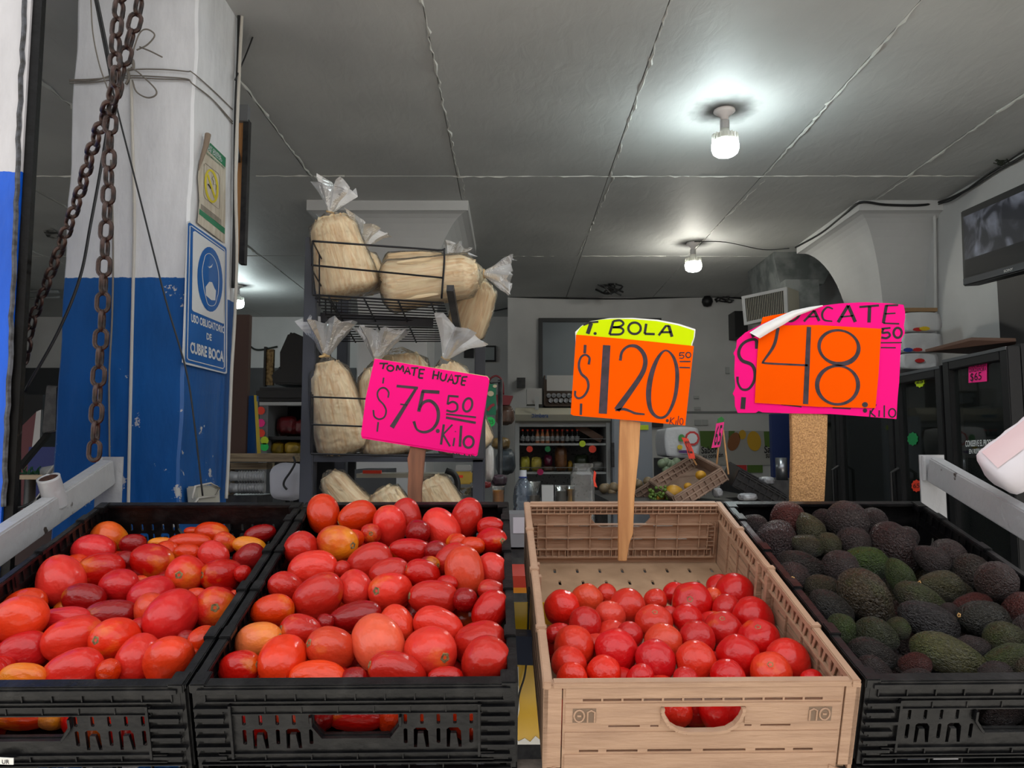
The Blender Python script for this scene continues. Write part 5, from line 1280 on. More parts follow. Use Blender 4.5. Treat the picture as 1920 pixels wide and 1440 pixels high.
# power socket taped to the pillar base
t = thing('power_strip', 'pale plastic power strip strapped low on the pillar side', 'power strip', tuple(PX(390, 960, XP)))
b = B(); b.prism([PX(x, y, XP + .03) for x, y in ((368, 912), (412, 910), (414, 958), (372, 962))], (-.028, 0, 0)); b.build('body', mat('cream_plastic', (190, 188, 176), .4), t, bevel=.004)
b = B(); b.tube([PX(x, y, XP + .034) for x, y in ((360, 935), (366, 912), (395, 906), (412, 916), (404, 930), (372, 934), (360, 950))], .003, 6); b.build('cord', M_cordw, t, smooth=True)

# ================================================================ PAPER ROLL
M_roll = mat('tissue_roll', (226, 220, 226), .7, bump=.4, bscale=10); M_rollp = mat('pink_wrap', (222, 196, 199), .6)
_s = s_hit(1868, 890, .085); pA = W(*_s); _z = (pA - C0).dot(camdir(0, 0, 1)); pB = P(1990, 800, _z - .05)
t = thing('paper_roll', 'white plastic-wrapped paper roll with a pink stripe resting on the right rail', 'paper roll', tuple(pA)); ax = (pB - pA); Lr = ax.length; ax.normalize()
Mx = Matrix.Translation(pA) @ ax.to_track_quat('Z', 'Y').to_matrix().to_4x4()
b = B(); R_ = .051; prof = [(.0, -.016), (.012, -.015), (.026, -.010), (.040, -.006), (R_ - .003, 0), (R_, .010)] + [(R_ + .0010 * math.sin(k_ * 1.9), .02 + k_ * .012) for k_ in range(20)] + [(R_ - .002, .27), (.01, .275)]
b.lathe(prof, 32, Mx); b.build('wrapped_roll', M_roll, t, smooth=True)
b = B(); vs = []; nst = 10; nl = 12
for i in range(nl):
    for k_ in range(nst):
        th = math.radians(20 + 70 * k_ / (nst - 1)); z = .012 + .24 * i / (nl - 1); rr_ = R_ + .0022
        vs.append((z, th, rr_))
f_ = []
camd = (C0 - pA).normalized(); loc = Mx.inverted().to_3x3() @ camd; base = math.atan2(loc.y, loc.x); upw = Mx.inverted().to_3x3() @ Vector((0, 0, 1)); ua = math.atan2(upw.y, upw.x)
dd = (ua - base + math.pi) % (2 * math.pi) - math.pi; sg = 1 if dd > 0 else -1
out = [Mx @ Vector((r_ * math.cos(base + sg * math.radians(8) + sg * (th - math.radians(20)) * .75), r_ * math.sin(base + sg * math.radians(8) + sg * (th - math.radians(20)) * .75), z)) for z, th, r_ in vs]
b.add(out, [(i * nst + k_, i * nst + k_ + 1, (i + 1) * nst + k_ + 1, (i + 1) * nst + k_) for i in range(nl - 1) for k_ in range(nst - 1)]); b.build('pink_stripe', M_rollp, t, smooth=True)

# ================================================================ LAMPS
M_por = mat('porcelain', (220, 214, 214), .35); M_sock = mat('grey_socket', (170, 168, 168), .5); M_bulbbody = mat('bulb_body', (222, 222, 214), .4)
def emit(name, c, s):
    m = bpy.data.materials.new(name); m.use_nodes = True; nt = m.node_tree; nt.nodes.clear(); e = N(nt, 'ShaderNodeEmission'); e.inputs[0].default_value = c; e.inputs[1].default_value = s
    o = N(nt, 'ShaderNodeOutputMaterial'); nt.links.new(e.outputs[0], o.inputs[0]); return m
M_em = emit('lamp_cool', (.86, 1.0, 1.0, 1), LAMP_STRENGTH); M_em2 = emit('lamp_neutral', (1.0, .97, .86, 1), LAMP_STRENGTH * .8)
def lamp(L, label, m, s=1.0):
    t = thing('ceiling_lamp', label, 'lamp', (L.x, L.y, CEIL)); T = Matrix.Translation(L) @ Matrix.Scale(s, 4)
    B().lathe([(.0, .004), (.042, .004), (.044, -.006), (.034, -.014), (.018, -.026), (.014, -.044), (.0, -.044)], 24, T).build('lamp_holder', M_por, t, smooth=True)
    B().lathe([(.0, -.044), (.019, -.044), (.019, -.078), (.0, -.078)], 20, T).build('socket', M_sock, t, smooth=False)
    b = B(); b.lathe([(.0, -.078), (.018, -.078), (.020, -.092), (.040, -.104), (.050, -.125), (.051, -.136), (.0, -.136)], 24, T); b.build('bulb_body', M_bulbbody, t, smooth=True)
    fins = B()
    for k_ in range(20):
        a = 2 * math.pi * k_ / 20; fins.box(-.0012, .0012, .034, .0535, -.134, -.104, T @ Matrix.Rotation(a, 4, 'Z'))
    fo = fins.build('cooling_fins', M_bulbbody, t); fo['kind'] = 'stuff'
    b = B(); b.lathe([(.0, -.1361), (.052, -.1361), (.054, -.145), (.054, -.165), (.049, -.180), (.036, -.190), (.018, -.194), (.0, -.195)], 24, T, cap=False); b.build('diffuser', m, t, smooth=True)
lamp(LAMPS[0], 'bare LED bulb with sooty halo on the ceiling above the t. bola and 48 signs', M_em)
lamp(LAMPS[1], 'smaller-looking bare bulb further back on the ceiling', M_em2)
lamp(LAMPS[2], 'bare bulb glimpsed just right of the blue pillar', M_em)
# ================================================================ HUSK BAGS AND THE WIRE RACK
def husk_mat():
    m = bpy.data.materials.new('corn_husk'); m.use_nodes = True; nt = m.node_tree; b = nt.nodes['Principled BSDF']; b.inputs['Roughness'].default_value = .65
    tc = N(nt, 'ShaderNodeTexCoord'); mp = N(nt, 'ShaderNodeMapping'); mp.inputs['Scale'].default_value = (55, 55, 3.5); nt.links.new(tc.outputs['Generated'], mp.inputs[0]) if False else nt.links.new(tc.outputs['Object'], mp.inputs[0])
    n = N(nt, 'ShaderNodeTexNoise'); n.inputs['Scale'].default_value = 1.6; n.inputs['Detail'].default_value = 5; n.inputs['Distortion'].default_value = .3; nt.links.new(mp.outputs[0], n.inputs['Vector'])
    r = N(nt, 'ShaderNodeValToRGB'); r.color_ramp.elements[0].position = .3; r.color_ramp.elements[1].position = .62
    r.color_ramp.elements[0].color = rgb((230, 190, 138)); r.color_ramp.elements[1].color = rgb((255, 236, 196)); nt.links.new(n.outputs['Fac'], r.inputs[0]); nt.links.new(r.outputs[0], b.inputs['Base Color'])
    bp = N(nt, 'ShaderNodeBump'); bp.inputs['Strength'].default_value = .6; bp.inputs['Distance'].default_value = .006; nt.links.new(n.outputs['Fac'], bp.inputs['Height']); nt.links.new(bp.outputs[0], b.inputs['Normal'])
    return m
M_husk = husk_mat(); M_film = film_mat('bag_film', tint=(255, 250, 244), body=.06, rough=.16, bscale=26, bump=.7, gl=.9, dist=.015); M_plume = film_mat('bag_plume', tint=(250, 250, 250), body=.55, rough=.25, bscale=16, bump=.5, gl=.55)
M_tie = mat('husk_tie', (220, 186, 130), .7)
def husk_bag(label, p0, p1, w, d, pl_dir=None, pl=.07, seed=0, top_w=.62, tie=None, lean=0.0, group='bags of corn husks on the wire rack'):
    """p0 bottom centre, p1 neck; local z runs along the bag, x across, y in depth"""
    r = random.Random(seed); p0 = Vector(p0); p1 = Vector(p1); ax = p1 - p0; L_ = ax.length; ax.normalize()
    y = Vector((0, 1, 0)); y = (y - ax * y.dot(ax)).normalized(); x = y.cross(ax).normalized()
    Mx = Matrix((x, y, ax)).transposed().to_4x4(); Mx.translation = p0
    t = thing('husk_bag', label, 'bag of husks', group=group); t['localspace'] = 1; t.matrix_world = Mx
    nu, nv = 48, 22
    def body(grow, folds, hi, z0=0.0, z1=1.0, amp=.05):
        vs = []; fs = []
        for i in range(nv + 1):
            s_ = i / nv; z = L_ * (z0 + (z1 - z0) * s_)
            wid = (1 - (1 - top_w) * s_ ** 1.5) * min(1, (s_ * 9 + .35) ** .5) * (1 - max(0, s_ - .86) / .14 * (.30 if hi else .78)) * (1 + .05 * math.sin(5 * s_ + seed))
            for k_ in range(nu):
                a = 2 * math.pi * k_ / nu; ca, sa = math.cos(a), math.sin(a)
                sx = math.copysign(abs(ca) ** .75, ca) * w / 2 * wid; sy = math.copysign(abs(sa) ** .75, sa) * d / 2 * wid
                q = grow
                if folds: q += amp * (math.sin(11 * a + seed + 1.5 * math.sin(3 * s_)) * .5 + math.sin(23 * a + 2 * seed) * .3) + .02 * noise.noise(Vector((ca * 3, sa * 3, s_ * 4 + seed)))
                else: q += .035 * noise.noise(Vector((ca * 4, sa * 4, s_ * 7 + seed))) + .02 * abs(noise.noise(Vector((ca * 9 + 5, sa * 9, s_ * 12 + seed))))
                vs.append((sx * q, sy * q, z + (r.uniform(-.006, .006) if (folds and i in (0, nv)) else 0)))
        for i in range(nv):
            for k_ in range(nu): fs.append((i * nu + k_, i * nu + (k_ + 1) % nu, (i + 1) * nu + (k_ + 1) % nu, (i + 1) * nu + k_))
        fs.append(tuple(range(nu - 1, -1, -1)))
        if hi: fs.append(tuple(nv * nu + k_ for k_ in range(nu)))
        b = B(); b.add(vs, fs); return b
    body(.93, True, True, .015, .93).build('husks', M_husk, t, smooth=True)
    fb = B()                         # a few single husk leaves lying against the film
    for k_ in range(5):
        xx = w * r.uniform(-.36, .36); z0 = L_ * r.uniform(.05, .3); z1 = L_ * r.uniform(.7, .92); yy = -d / 2 * (.90 + .02 * k_ % 3 * .01) * (1 - abs(xx) / w * .5); hw = w * r.uniform(.05, .1); tl = r.uniform(-.01, .01)
        pts = []
        for j in range(6):
            s_ = j / 5; z = z0 + (z1 - z0) * s_; ww = hw * math.sin(math.pi * (.15 + .8 * s_)); sc_ = 1 - (1 - top_w) * (z / L_) ** 1.5
            pts += [(xx * sc_ - ww + tl * s_, yy * sc_ * .985, z), (xx * sc_ + tl * s_, yy * sc_ - .004, z), (xx * sc_ + ww + tl * s_, yy * sc_ * .985, z)]
        fb.add(pts, [(j * 3 + q, j * 3 + q + 1, j * 3 + q + 4, j * 3 + q + 3) for j in range(5) for q in range(2)])
    lf = fb.build('husk_leaves', M_husk, t, smooth=True); lf['kind'] = 'stuff'
    body(1.0, False, False).build('plastic_film', M_film, t, smooth=True)
    pl *= 1.3
    # gathered top fanning out above the tie
    if pl_dir is not None:
        pd = Mx.inverted().to_3x3() @ Vector(pl_dir).normalized(); q = pd.to_track_quat('Z', 'Y').to_matrix().to_4x4(); nm = 40; vs = []; fs = []
        T = Matrix.Translation((0, 0, L_ * .985)) @ q; rn = 9
        for i in range(rn + 1):
            s_ = i / rn; base = .011 + (pl * .85) * s_ ** .9
            for k_ in range(nm):
                a = 2 * math.pi * k_ / nm; f_ = 1 + (.45 * math.sin(5 * a + seed) + .3 * math.sin(9 * a + 2 * seed) + .5 * noise.noise(Vector((math.cos(a) * 2.5, math.sin(a) * 2.5, s_ * 2.2 + seed)))) * s_ * .9
                zz = pl * s_ * (1 + .25 * noise.noise(Vector((math.cos(a) * 3 + 7, math.sin(a) * 3, seed))) * s_) * (1 - .12 * s_ * abs(math.sin(2.5 * a)))
                vs.append(T @ Vector((base * f_ * math.cos(a), base * f_ * math.sin(a) * .6, zz)))
        for i in range(rn):
            for k_ in range(nm): fs.append((i * nm + k_, i * nm + (k_ + 1) % nm, (i + 1) * nm + (k_ + 1) % nm, (i + 1) * nm + k_))
        B().add(vs, fs).build('film_top', M_plume, t)
        b = B(); b.tube([T @ Vector((.0125 * math.cos(a), .0115 * math.sin(a), .004)) for a in [2 * math.pi * k_ / 12 for k_ in range(12)]], .003, 6, closed=True)
        if tie: b.tube(smooth_pts([T @ Vector((0, -.012, .004))] + [T @ Vector(q_) for q_ in tie], 5), [.004] * (len(smooth_pts([Vector()] * (len(tie) + 1), 5)) - 1) + [.002], 6)
        b.build('tie', M_tie, t, smooth=True)
    return t
ZR = 2.38
husk_bag('upright bag of pale corn husks at the left of the top rack shelf', P(657, 556, 2.49), P(618, 398, 2.49), .205, .14, camdir(.25, 1, 0), .075, 1, top_w=.74)
husk_bag('bag of corn husks behind the upright one, only its crumpled top showing', P(690, 552, 2.58), P(672, 470, 2.58), .17, .12, camdir(.35, .8, 0), .075, 2)
husk_bag('bag of corn husks lying on its side on the top rack shelf, plume pointing right', P(716, 540, 2.51), P(908, 512, 2.50), .18, .15, camdir(.9, -.05, 0), .075, 3, top_w=.72, tie=[(.02, -.01, .03), (.03, -.02, .055)])
husk_bag('bag of corn husks lying behind on the top shelf, half hidden', P(720, 512, 2.68), P(850, 500, 2.7), .15, .12, camdir(.3, 1, 0), .06, 4)
husk_bag('bag of corn husks slumping over the right end of the top shelf', P(868, 632, 2.66), P(905, 520, 2.62), .15, .12, None, .05, 5, top_w=.8)
husk_bag('bag of corn husks, left end of the middle rack shelf, long tie ends', P(652, 852, 2.49), P(610, 668, 2.49), .195, .15, camdir(.05, 1, 0), .095, 6, top_w=.62, tie=[(-.03, 0, .01), (-.06, -.01, .005), (-.085, 0, .0)])
husk_bag('bag of corn husks second from left on the middle rack shelf, clear top sticking up', P(735, 856, 2.51), P(706, 676, 2.51), .19, .15, camdir(.1, 1, 0), .085, 7, top_w=.7)
husk_bag('wide bag of corn husks at the back of the middle rack shelf', P(770, 850, 2.68), P(742, 652, 2.68), .26, .14, None, .05, 8, top_w=.8)
husk_bag('bag of corn husks behind the tomate huaje sign with its plume at upper right', P(880, 850, 2.50), P(832, 672, 2.51), .19, .15, camdir(.45, .8, 0), .095, 9, top_w=.6, tie=[(-.004, -.01, .03), (-.01, -.01, .08)])
for k_, (a_, b_, ww, lb) in enumerate((((690, 985), (610, 884), .13, 'leftmost of the three husk bags leaning on the bottom of the rack'), ((752, 985), (712, 914), .15, 'middle of the three husk bags leaning on the bottom of the rack'), ((850, 985), (800, 892), .15, 'rightmost of the three husk bags leaning on the bottom of the rack'))):
    husk_bag(lb, P(*a_, 2.47), P(*b_, 2.47), ww, .11, None, .05, 20 + k_, top_w=.7, group='bags of corn husks low on the rack')

M_rack = mat('rack_grey', (70, 73, 82), .45, c2=(58, 60, 68), scale=3, bump=.1); M_wire = mat('rack_wire', (30, 30, 34), .4, metal=.3)
t = thing('wire_rack', 'dark grey upright rack with sloping wire basket shelves holding bags of corn husks', 'rack', tuple(PY(580, 1400, 2.45)))
x0 = PY(566, 700, 2.45).x; x1 = PY(590, 700, 2.45).x; zt = PY(578, 444, 2.45).z
B().box(x0, x1, 2.45, 2.51, 0, zt).build('post', M_rack, t, bevel=.003)
x2 = PY(900, 700, 2.95).x
B().box(x2 - .02, x2 + .02, 2.93, 2.97, 0, P(850, 640, 2.9).z).build('post', M_rack, t, bevel=.003)
B().box(x0, x1, 2.93, 2.98, 0, zt).build('post', M_rack, t, bevel=.003)
def rod(b, p, q, r_=.0028): b.tube([p, q], r_, 6)
def basket(pxL, rows_front, pxR, ztop_pts, name):
    pass
# top basket: front rods, end rods, side verticals, sloping wire floor
FL0, FR0 = P(586, 553, 2.29), P(832, 568, 2.44)
BL0, BR0 = P(640, 640, 2.86), P(858, 640, 2.92)
b = B(); ft = [P(586, 452, 2.29), P(820, 469, 2.435), P(833, 474, 2.44), P(828, 560, 2.44)]
b.tube(smooth_pts([ft[0], ft[0].lerp(ft[1], .5), ft[1], ft[2], ft[3]], 5), .0032, 6); b.build('top_rod', M_wire, t, smooth=True)
b = B(); rod(b, P(583, 497, 2.29), P(830, 521, 2.44), .003); b.build('middle_rod', M_wire, t)
b = B(); rod(b, FL0, FR0, .0032); b.build('front_rod', M_wire, t)
for k_ in range(6):
    f_ = k_ / 5; p = FL0.lerp(BL0, f_); B().tube([p, p + (P(586, 452, 2.29) - FL0)], .0024, 6).build('side_rod', M_wire, t)
for f_ in (.45, 1.0): d_ = (P(586, 452, 2.29) - FL0) * f_; B().tube([FL0 + d_, BL0 + d_], .0026, 6).build('side_rod', M_wire, t)
for k_ in range(17):
    f_ = k_ / 16; B().tube([FL0.lerp(BL0, f_), FR0.lerp(BR0, f_)], .0022, 5).build('floor_wire', M_wire, t)
for k_ in range(4):
    f_ = .12 + k_ * .26; B().tube([FL0.lerp(FR0, f_) - Vector((0, 0, .004)), BL0.lerp(BR0, f_) - Vector((0, 0, .004))], .003, 6).build('cross_wire', M_wire, t)
B().bar(P(600, 590, 2.58) - Vector((0, 0, .01)), P(812, 600, 2.64) - Vector((0, 0, .01)), .03, .03).build('shelf_bearer', M_rack, t)
B().bar(P(844, 540, 2.34), P(862, 640, 2.62), .022, .022).build('end_bar', M_dark, t)
# middle basket
FL1, FR1 = P(583, 851, 2.29), P(905, 858, 2.44); BL1, BR1 = P(600, 850, 2.86), P(900, 852, 2.92)
for name_, yy in (('top_rod', 744), ('middle_rod', 796)):
    b = B(); rod(b, P(583, yy, 2.36), P(905, yy + 12, 2.44), .003); b.build(name_, M_wire, t)
b = B(); rod(b, FL1, FR1, .0032); b.build('front_rod', M_wire, t)
for k_ in range(7):
    f_ = k_ / 6; p = FL1.lerp(BL1, f_); B().tube([p, p + (P(583, 735, 2.29) - FL1)], .0024, 6).build('side_rod', M_wire, t)
for k_ in range(12):
    f_ = k_ / 11; B().tube([FL1.lerp(BL1, f_), FR1.lerp(BR1, f_)], .0022, 5).build('floor_wire', M_wire, t)
yv = PY(750, 852, 2.47).z
B().box(x1, P(905, 860, 2.47).x, 2.46, 2.50, PY(750, 866, 2.47).z, yv).build('shelf_beam', M_rack, t)
B().box(P(905, 860, 2.47).x - .03, P(905, 860, 2.47).x, 2.46, 2.50, 0, yv).build('leg', M_rack, t)
b = B(); yrect(b, 850, 705, 910, 862, 2.30, .02); b.build('end_plate', mat('rack_plate', (58, 59, 64), .5), t, bevel=.004)
# ================================================================ THINGS INSIDE THE SHOP
def simple(name, label, cat, m, px0, py0, px1, py1, Y, d, group=None, bevel=0.0):
    b = B(); yrect(b, px0, py0, px1, py1, Y, d); return tag(b.build(name, m, bevel=bevel), label, cat, group)
def lathe_at(prof, px, py, Y, m, n=20, parent=None, name='body', smooth=True, s=1.0, sx=None):
    c = PY(px, py, Y); b = B(); b.lathe([(r_ * s, z * s) for r_, z in prof], n, Matrix.Translation(c)); return b.build(name, m, parent, smooth=smooth)
M_ltgrey = mat('light_grey_plastic', (170, 172, 172), .4); M_beige = mat('beige_plastic', (176, 172, 156), .45); M_ste = mat('stainless', (150, 152, 156), .3, metal=.9)
M_glassdoor = film_mat('cooler_glass', tint=(120, 130, 128), body=.05, rough=.03, bump=0, gl=1.2)
M_clear = film_mat('clear_plastic', body=.10, rough=.08, bscale=20, bump=.3, gl=1.4)
M_blackm = mat('black_matte', (22, 22, 24), .5); M_inside = mat('cooler_inside', (96, 100, 98), .5)
M_pk2 = mat('price_tag_pink', (250, 40, 140), .55); M_rd2 = mat('price_tag_red', (240, 66, 40), .55); M_gn2 = mat('price_tag_green', (30, 200, 90), .55); M_ye2 = mat('price_tag_lime', (196, 222, 40), .55)

# ---- row of black glass-door coolers along the right
XD = 1.78; ZT = P(1775, 680, 3.17).z
def xdoor_y(px, py): return PX(px, py, XD).y
ys_ = [xdoor_y(1898, 645), xdoor_y(1771, 672), xdoor_y(1677, 690), xdoor_y(1568, 700), xdoor_y(1500, 740)]
def tagmesh(name, pts, m, parent, off=-.004): 
    b = B(); b.prism([PX(x, y, XD + off) for x, y in pts], (.0015, 0, 0)); return b.build(name, m, parent)
coolers = []
labs = ['black glass-door cooler at the far right with a pink price card and white lettering', 'black glass-door cooler behind the white rail upright, with round price stickers', 'black glass-door cooler between the broad sign board and the stickered cooler', 'black cooler furthest back, glimpsed beside the broad sign board']
ztops = [ZT, ZT - .0, ZT - .04, ZT - .04]
for i in range(4):
    ya, yb = ys_[i], ys_[i + 1] - .015; zt_ = ztops[i] + (.0 if i else .02)
    t = thing('glass_door_cooler', labs[i], 'cooler', (XD + .3, (ya + yb) / 2, 0), 'row of black glass-door coolers')
    b = B(); b.box(XD + .03, XR - .01, ya, ya + .03, .12, zt_).box(XD + .03, XR - .01, yb - .03, yb, .12, zt_).box(XD + .03, XR - .01, ya + .03, yb - .03, zt_ - .05, zt_).box(XD + .03, XR - .01, ya + .03, yb - .03, .0, .15).box(XR - .05, XR - .01, ya + .03, yb - .03, .15, zt_ - .05)
    b.build('cabinet', M_blackm, t)
    fw = .045; b = B(); z0_ = .18
    b.box(XD - .02, XD + .028, ya, ya + fw, z0_, zt_ - .01).box(XD - .02, XD + .028, yb - fw, yb, z0_, zt_ - .01).box(XD - .02, XD + .028, ya + fw, yb - fw, zt_ - .055, zt_ - .01).box(XD - .02, XD + .028, ya + fw, yb - fw, z0_, z0_ + .06)
    dr_ = b.build('door', M_blackm, t, bevel=.003)
    B().box(XD, XD + .006, ya + fw, yb - fw, z0_ + .06, zt_ - .055).build('glass', M_glassdoor, dr_)
    B().box(XD - .022, XD - .016, ya + .005, yb - .005, zt_ - .022, zt_ - .010).build('chrome_strip', M_ste, dr_)
    b = B(); hy = yb - fw / 2 if i != 2 else yb - fw / 2; b.tube([(XD - .02, hy, 1.12), (XD - .055, hy, 1.14), (XD - .055, hy, 1.36), (XD - .02, hy, 1.38)], .008, 8); b.build('handle', M_blackm, dr_)
    for zz_ in (.62, .98, 1.30, 1.58):
        B().box(XD + .06, XR - .06, ya + .035, yb - .035, zz_, zz_ + .008).build('shelf', M_ltgrey, t)
    B().box(XR - .055, XR - .051, ya + .03, yb - .03, .15, zt_ - .05).build('liner', M_inside, t)
    B().box(XD + .1, XD + .3, yb - .034, yb - .031, .15, zt_ - .05).build('liner', M_inside, t)
    B().box(XD + .035, XD + .04, ya + fw, yb - fw, zt_ - .17, zt_ - .055).build('header_panel', mat('cooler_header', (128, 132, 134), .4), t)
    coolers.append((t, ya, yb, zt_))
    # stock on the shelves
    r_ = random.Random(40 + i)
    cols = [(150, 120, 30), (90, 110, 40), (150, 60, 30), (120, 118, 112), (70, 60, 50), (170, 140, 40)]
    for zi, zz_ in enumerate((.988, 1.308, 1.588)):
        n_ = 3
        for k_ in range(n_):
            y_ = ya + .07 + (yb - ya - .14) * (k_ + .5) / n_; c_ = cols[r_.randrange(6)]; h_ = r_.uniform(.07, .15) if zi < 2 else r_.uniform(.04, .06)
            bb = B(); bb.lathe([(.0, 0), (.045, 0), (.055, h_ * .3), (.05, h_ * .8), (.02, h_), (0, h_)], 10, Matrix.Translation((XD + .16 + r_.uniform(0, .06), y_, zz_)) @ Matrix.Diagonal((1, .85, 1, 1)))
            mm = mat('stock_%d_%d_%d' % c_, c_, .4); o = bb.build('food_pack', mm, smooth=True)
            nm = ['far right', 'stickered', 'narrow middle', 'furthest'][i]; tag(o, f'packet of food on the {["lower","middle","upper"][zi]} shelf of the {nm} black cooler, {ORD[k_]} from front', 'food packet', 'packets inside the black coolers')
T0 = coolers[0][0]; T1 = coolers[1][0]
tagmesh('price_card', [(1816, 681), (1850, 678), (1850, 715), (1816, 718)], M_pk2, T0)
b = B(); f = lambda x, y: PX(x, y, XD - .0055)
text_quad(b, 'FRAMBUESA', [(1817, 683), (1849, 680), (1849, 687), (1817, 690)], f); text_quad(b, 'ZARZAMORA', [(1817, 691), (1849, 688), (1849, 695), (1817, 698)], f); text_quad(b, '$65', [(1819, 700), (1840, 697), (1840, 714), (1819, 717)], f); b.build('card_lettering', M_ink2, T0)
b = B(); text_quad(b, 'CONSERVE EL PRODUCTO', [(1810, 826), (1872, 823), (1872, 835), (1810, 838)], f, .02); text_quad(b, 'EN REFRIGERACIÓN', [(1817, 840), (1866, 837), (1866, 848), (1817, 851)], f, .02); b.build('door_lettering', M_sgw, T0)
def burst(cx, cy, r_, m, parent, txt=None):
    b = B(); pts = [(cx + (r_ * (1 if k_ % 2 else .85)) * .8 * math.cos(2 * math.pi * k_ / 20), cy + (r_ * (1 if k_ % 2 else .85)) * math.sin(2 * math.pi * k_ / 20)) for k_ in range(20)]
    b.prism([PX(x, y, XD - .004) for x, y in pts], (.0015, 0, 0)); b.build('price_sticker', m, parent)
    if txt: b = B(); text_quad(b, txt, [(cx - r_ * .5, cy - r_ * .35), (cx + r_ * .5, cy - r_ * .4), (cx + r_ * .5, cy + r_ * .3), (cx - r_ * .5, cy + r_ * .35)], f); b.build('sticker_lettering', M_ink2, parent)
burst(1724, 715, 12, M_ye2, T1, '25'); burst(1711, 823, 13, mat('price_tag_dkgreen', (20, 130, 70), .55), T1); burst(1718, 911, 12, M_rd2, T1, '65')
# brown board and white packs on top of the coolers
b = B(); b.prism([P(1735, 660, 3.5), P(1822, 638, 3.15), P(1905, 640, 2.9), P(1900, 668, 3.4)], (0, 0, .012)); tag(b.build('brown_board', mat('brown_board', (96, 66, 52), .5)), 'thin brown board lying on top of the black coolers', 'board')
def pack(label, px0, py0, px1, py1, Y, d, printed=None, group='white wrapped paper packs on the coolers'):
    x0, x1, z0, z1 = yrect(B(), px0, py0, px1, py1, Y, d); t = thing('wrapped_pack', label, 'package', ((x0 + x1) / 2, Y, z0), group)
    bm = bmesh.new(); bmesh.ops.create_cube(bm, size=1); bmesh.ops.subdivide_edges(bm, edges=bm.edges, cuts=8, use_grid_fill=True)
    for v in bm.verts:
        c = v.co.copy(); q = Vector((c.x, c.y, c.z)); l_ = max(abs(c.x), abs(c.y), abs(c.z)); rr_ = 1 - .12 * ((abs(c.x) * 2) ** 4 * (abs(c.z) * 2) ** 4) ** .5; v.co = Vector((c.x * (x1 - x0) * rr_, c.y * d, c.z * (z1 - z0) * rr_)) + Vector((0, 1, 0)) * .008 * noise.noise(Vector((c.x * 14, px0, c.z * 2))) ; v.co += Vector(((x0 + x1) / 2, Y + d / 2, (z0 + z1) / 2))
    me = bpy.data.meshes.new('pack'); bm.to_mesh(me); bm.free(); link('pack_body', me, mat('white_paper_pack', (206, 206, 208), .35, bump=.4, bscale=30), t, smooth=True)
    if printed:
        for ip_, (a0, a1, a2, a3, mm) in enumerate(printed): b = B(); pp = ell((a0 + a2) / 2, (a1 + a3) / 2, (a2 - a0) / 2, (a3 - a1) / 2, 0, 10); b.prism([PY(x, y, Y - .010 - .004 * ip_) for x, y in pp], (0, .004, 0)); b.build('printed_patch', mm, t)
    return t
PR, PYl, PB = mat('print_red', (196, 44, 44), .4), mat('print_yel', (222, 188, 40), .4), mat('print_blu', (44, 74, 150), .4)
pack('white wrapped paper pack with red and yellow print, topmost behind the 48 sign', 1694, 585, 1766, 622, 3.95, .25, [(1712, 614, 1732, 621, PR), (1724, 612, 1744, 620, PYl)])
pack('white wrapped paper pack in the middle of the pile behind the 48 sign', 1690, 624, 1768, 660, 3.95, .25, [(1694, 652, 1712, 660, PB), (1712, 652, 1730, 659, PR), (1736, 654, 1752, 660, PYl)])
pack('white wrapped paper pack at the bottom of the pile, on the cooler top', 1690, 662, 1760, 692, 3.95, .25, [(1716, 672, 1734, 680, PR)])
simple('cardboard_strip', 'flat brown cardboard edge on top of the white packs', 'cardboard', mat('cardboard', (150, 118, 84), .8), 1694, 577, 1758, 584, 3.95, .2)

# ---- television and black panel on the right wall
TA, TB_, = (1801, 397), (1920, 343)
za, zb = 3.5, 3.02
def tvp(s_, v_, off=0):     # s_ along width, v_ 0 top .. 1 bottom
    tl, bl, tr, br = P(1801, 397, za), P(1806, 537, za), P(1920, 343, zb), P(1920, 507, zb)
    top = tl + (tr - tl) * s_; bot = bl + (br - bl) * s_; n_ = (tr - tl).cross(bl - tl).normalized()
    if n_.x > 0: n_ = -n_
    return top.lerp(bot, v_) + n_ * off
t = thing('television', 'black flat television on the right wall with a faint grey reflection painted as glow', 'television', tuple(tvp(.8, 1)))
SW = 1.75
b = B(); b.hexa([tvp(0, 0), tvp(SW, 0), tvp(SW, 1), tvp(0, 1)], [tvp(0, 0, -.07), tvp(SW, 0, -.07), tvp(SW, 1, -.07), tvp(0, 1, -.07)]); b.build('housing', mat('tv_black', (18, 20, 24), .5, spec=.2), t, bevel=.004)
def tv_mat():  # faint screen reflection painted in as a cloudy glow
    m = bpy.data.materials.new('tv_painted_reflection'); m.use_nodes = True; nt = m.node_tree; b_ = nt.nodes['Principled BSDF']; b_.inputs['Base Color'].default_value = (.01, .01, .012, 1); b_.inputs['Roughness'].default_value = .5; b_.inputs['Specular IOR Level'].default_value = .12
    tc = N(nt, 'ShaderNodeTexCoord'); n = N(nt, 'ShaderNodeTexNoise'); n.inputs['Scale'].default_value = 7; n.inputs['Detail'].default_value = 5; n.inputs['Distortion'].default_value = 1.2; nt.links.new(tc.outputs['Object'], n.inputs[0])
    r = N(nt, 'ShaderNodeValToRGB'); r.color_ramp.elements[0].position = .45; r.color_ramp.elements[1].position = .8; r.color_ramp.elements[0].color = rgb((16, 18, 24)); r.color_ramp.elements[1].color = rgb((96, 100, 110)); nt.links.new(n.outputs['Fac'], r.inputs[0]); nt.links.new(r.outputs[0], b_.inputs['Emission Color']); b_.inputs['Emission Strength'].default_value = .55
    return m
